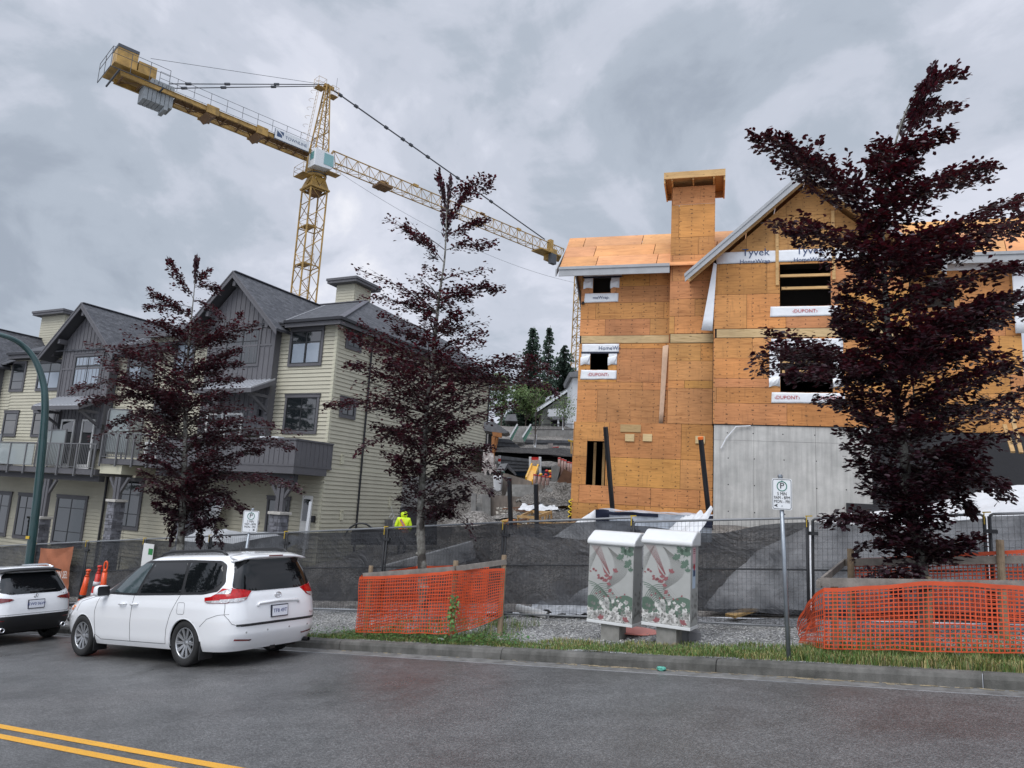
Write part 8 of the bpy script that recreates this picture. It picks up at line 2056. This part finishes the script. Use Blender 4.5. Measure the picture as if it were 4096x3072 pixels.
# young trees on the terraces
for (x,yb,yt,D,lb,sd_) in ((2139,1790,1570,44,'thin bare young tree with a white guard on the terrace',41),(2252,1720,1600,56,'young green tree before the far house balcony',42)):
    p=at(x,yb,D); tp=at(x+8,yt,D); t=thing('sapling',lb,'young tree',p); d=tp-p; mb=MB(); mb.tube([(0,0,0),tuple(d)],[.05,.012],6); rs=random.Random(sd_)
    for k in range(22): q=d*rs.uniform(.25,1); a=rs.uniform(0,6.28); r=rs.uniform(.3,1.0); mb.tube([q,q+Vector((math.cos(a)*r,math.sin(a)*r,r*1.1))],[.012,.004],3,cap=False)
    mb.build('trunk',M_('fir_bark'),t); mb=MB(); mb.tube([(0,0,0),(0,0,.8)],.07,8); mb.build('trunk_guard',M_('white_trim'),t)
    mb=MB()
    for k in range(500 if sd_==42 else 60):
        q=d*rs.uniform(.45,1.02)+Vector((rs.gauss(0,.45),rs.gauss(0,.45),rs.gauss(0,.3))); s_=rs.uniform(.05,.12); e=Vector((rs.gauss(0,1),rs.gauss(0,1),rs.gauss(0,1))).normalized(); f_=e.orthogonal().normalized(); v=rs.uniform(.5,1.3); mb.col=(v,v,v); mb.add([q,q+e*s_+f_*s_*.5,q+e*s_*2,q+e*s_-f_*s_*.5],[(0,1,2,3)])
    mb.build('foliage',M_('leaf_green'),t)
# ------------------------------------------------------------------ worker in a hi-vis jacket, seen from behind
mat('hivis',(.62,.85,.02),.6,bump=.3,bscale=8); MATS['hivis'].node_tree.nodes['Principled BSDF'].inputs['Emission Strength'].default_value=0
mat('hivis_orange',(.95,.20,.03),.6); mat('reflective_grey',(.28,.28,.30),.4); mat('work_trousers',(.02,.022,.03),.8); mat('skin',(.45,.28,.20),.6)
wp_=at(1612,2120,28.5); head_z=at(1612,2048,28.5).z; gzw=head_z-1.72
wk=thing('person','person in a yellow hi-vis hooded jacket with orange and grey stripes, seen from behind','person',(wp_.x,wp_.y,gzw),R(10))
def skinmesh(name,verts,edges,rad,mt,parent,sub=2):
    me=bpy.data.meshes.new(name); me.from_pydata(verts,edges,[]); me.materials.append(mt); o=bpy.data.objects.new(name,me); COL.objects.link(o); o.parent=parent
    md=o.modifiers.new('skin','SKIN'); 
    if not me.skin_vertices: 
        bm=bmesh.new(); bm.from_mesh(me); bm.verts.layers.skin.verify(); bm.to_mesh(me); bm.free()
    for i,r in enumerate(rad): me.skin_vertices[0].data[i].radius=r if isinstance(r,tuple) else (r,r)
    me.skin_vertices[0].data[0].use_root=True
    s=o.modifiers.new('sub','SUBSURF'); s.levels=sub; s.render_levels=sub; return o
V_=[(0,0,.95),(0,0,1.15),(0,.02,1.38),(0,.03,1.50),(0,.07,1.60),(0,.09,1.70),(-.10,0,.88),(-.11,.04,.48),(-.11,.0,.08),(-.11,.12,.04),(.10,0,.88),(.11,.04,.48),(.11,.0,.08),(.11,.12,.04),(-.19,.02,1.42),(-.27,.02,1.15),(-.24,.16,.95),(-.23,.21,.88),(.19,.02,1.42),(.27,.02,1.15),(.24,.16,.95),(.23,.21,.88)]
E_=[(0,1),(1,2),(2,3),(3,4),(4,5),(0,6),(6,7),(7,8),(8,9),(0,10),(10,11),(11,12),(12,13),(2,14),(14,15),(15,16),(16,17),(2,18),(18,19),(19,20),(20,21)]
RD=[(.15,.11),(.14,.10),(.15,.11),.055,.09,.085,.085,.06,.045,.045,.085,.06,.045,.045,.065,.045,.035,.035,.065,.045,.035,.035]
skinmesh('body',V_,E_,RD,M_('work_trousers'),wk)
jv=[(0,0,.86),(0,0,1.0),(0,.01,1.2),(0,.02,1.40),(0,.04,1.50),(-.20,.02,1.42),(-.28,.02,1.15),(-.25,.14,.97),(.20,.02,1.42),(.28,.02,1.15),(.25,.14,.97)]
je=[(0,1),(1,2),(2,3),(3,4),(3,5),(5,6),(6,7),(3,8),(8,9),(9,10)]
jk=skinmesh('jacket',jv,je,[(.22,.16),(.22,.155),(.21,.15),(.205,.14),(.10,.09),.10,.085,.07,.10,.085,.07],M_('hivis'),wk)
hd=MB(); hd.grid(lambda u,v:Vector((.135*math.sin(PI*v)*math.cos(2*PI*u),.05+.145*math.sin(PI*v)*math.sin(2*PI*u),1.62+.165*math.cos(PI*v))),18,12); hd.build('hood',M_('hivis'),wk,smooth=True); hd=MB(); hd.grid(lambda u,v:Vector((.12*math.sin(PI*v)*math.cos(2*PI*u),.09+.14*math.sin(PI*v)*math.sin(2*PI*u),1.74+.10*math.cos(PI*v))),16,10); hd.build('cap',M_('work_trousers'),wk,smooth=True)
mb=MB(); mb.lathe([(.225,0),(.225,.045)],(0,0,.93),(0,0,1),20); o=mb.build('stripe',M_('hivis_orange'),wk); o.scale=(1.0,.78,1)
mb=MB(); mb.lathe([(.228,0),(.228,.05)],(0,0,.975),(0,0,1),20); o=mb.build('stripe',M_('reflective_grey'),wk); o.scale=(1.0,.78,1)
mb=MB(); mb.lathe([(.226,0),(.226,.03)],(0,0,1.025),(0,0,1),20); o=mb.build('stripe',M_('hivis_orange'),wk); o.scale=(1.0,.78,1)
mb=MB(); mb.bar((-.14,-.19,1.44),(.13,-.20,1.02),.10,.03,up=(0,1,0)); mb.bar((.0,-.195,1.22),(-.16,-.195,1.02),.08,.03,up=(0,1,0)); mb.build('stripe',M_('hivis_orange'),wk)
mb=MB(); mb.bar((-.135,-.21,1.43),(.125,-.22,1.04),.045,.02,up=(0,1,0)); mb.build('stripe',M_('reflective_grey'),wk)
# black hoarding low by the worker, hoses
one('black_sheeting',[[(1405,2122),(1425,2112),(1600,2118),(1600,2180),(1400,2180)]],28,.4,'black_membrane','low black sheeting along the foot of the cream side wall','sheeting',bevel=.05)
mb=MB(); mb.tube(cat([at(1380,2140,27.8),at(1400,2112,27.8),at(1430,2095,27.8),at(1462,2096,27.8),at(1490,2114,27.8)]),.035,6); mb2=mb; tag(mb.build('hose',M_('black_pipe'),smooth=True),'black hose arching over the low black sheeting','hose')
one('black_board',[[(1600,2030),(1640,2026),(1745,2040),(1745,2180),(1600,2180)]],31,.3,'black_membrane','dark wall wrap behind the worker and the middle trunk','sheeting')
# leaning panel and loose items by the townhouse entrance
def tpt_(u,y,z): return T.w(u,y,z)
mb=MB(); mb.prism([tpt_(-6.9,-1.0,-2.6),tpt_(-5.35,-1.0,-2.6),tpt_(-4.95,-.45,-.45),tpt_(-6.2,-.45,-.40)],tuple(T.n*.03)); tag(mb.build('leaning_panel',M_('tarp_white'),fix=True),'large white sheet leaning by the townhouse door behind the left parking sign','panel')
mb=MB(); mb.bar(tpt_(-5.95,-1.15,-2.4),tpt_(-5.35,-1.1,-1.35),.05,.05); tag(mb.build('pole',M_('steel_dark')),'thin dark pole leaning on the white sheet','pole')
mb=MB(); mb.bar(tpt_(.35,-1.2,-2.6),tpt_(.42,-1.15,-.42),.16,.10); tag(mb.build('white_post',M_('white_trim')),'upright white post at the corner of the end townhouse','post')
# lumber props and stored material on the far right
for (x0,y0,x1,y1) in ((4030,1600,4085,1812),(4018,1700,4052,1808)):
    mb=MB(); mb.bar(at(x0,y0,21),at(x1,y1,19.5),.10,.06); tag(mb.build('timber_prop',M_('pale_wood')),('longer' if x0==4030 else 'shorter')+' pale timber prop leaning at the right picture edge','prop',group='timber props at the right edge')
one('sheet_pile_stack',[[(4062,1560),(4130,1560),(4130,1790),(4062,1790)]],26,1,'white_trim','white stored sheets at the right picture edge behind the timber props','stack')

# extra things on the balcony ledge and wall
mb=MB(); mb.box(-1.9,-.9,-1.95,-1.6,2.055,2.12); mb.build('board',M_('white_trim'),bal)

# more offcuts, beams and bags lying about the site
rs=random.Random(77)
kinds=[('loose_board','pale_wood','pale offcut board lying in the mud of the site'),('loose_board','rust_ply','brown offcut board lying in the mud of the site')]
for i in range(14):
    x=rs.uniform(1985,2285); y=rs.uniform(2025,2105); D=27.5-(y-2025)/80*4.3; c=at(x,y,D)+Vector((0,0,.05)); a=rs.uniform(-1.2,1.2); l=rs.uniform(.5,1.5); nm,mt_,lb=kinds[i%2]
    mb=MB(); mb.bar(c,c+Vector((math.cos(a)*l,math.sin(a)*l*.6,rs.uniform(-.05,.2))),.12,.05); o=mb.build(nm,M_(mt_)); tag(o,lb,'board',group=('pale' if i%2==0 else 'brown')+' offcuts in the mud')
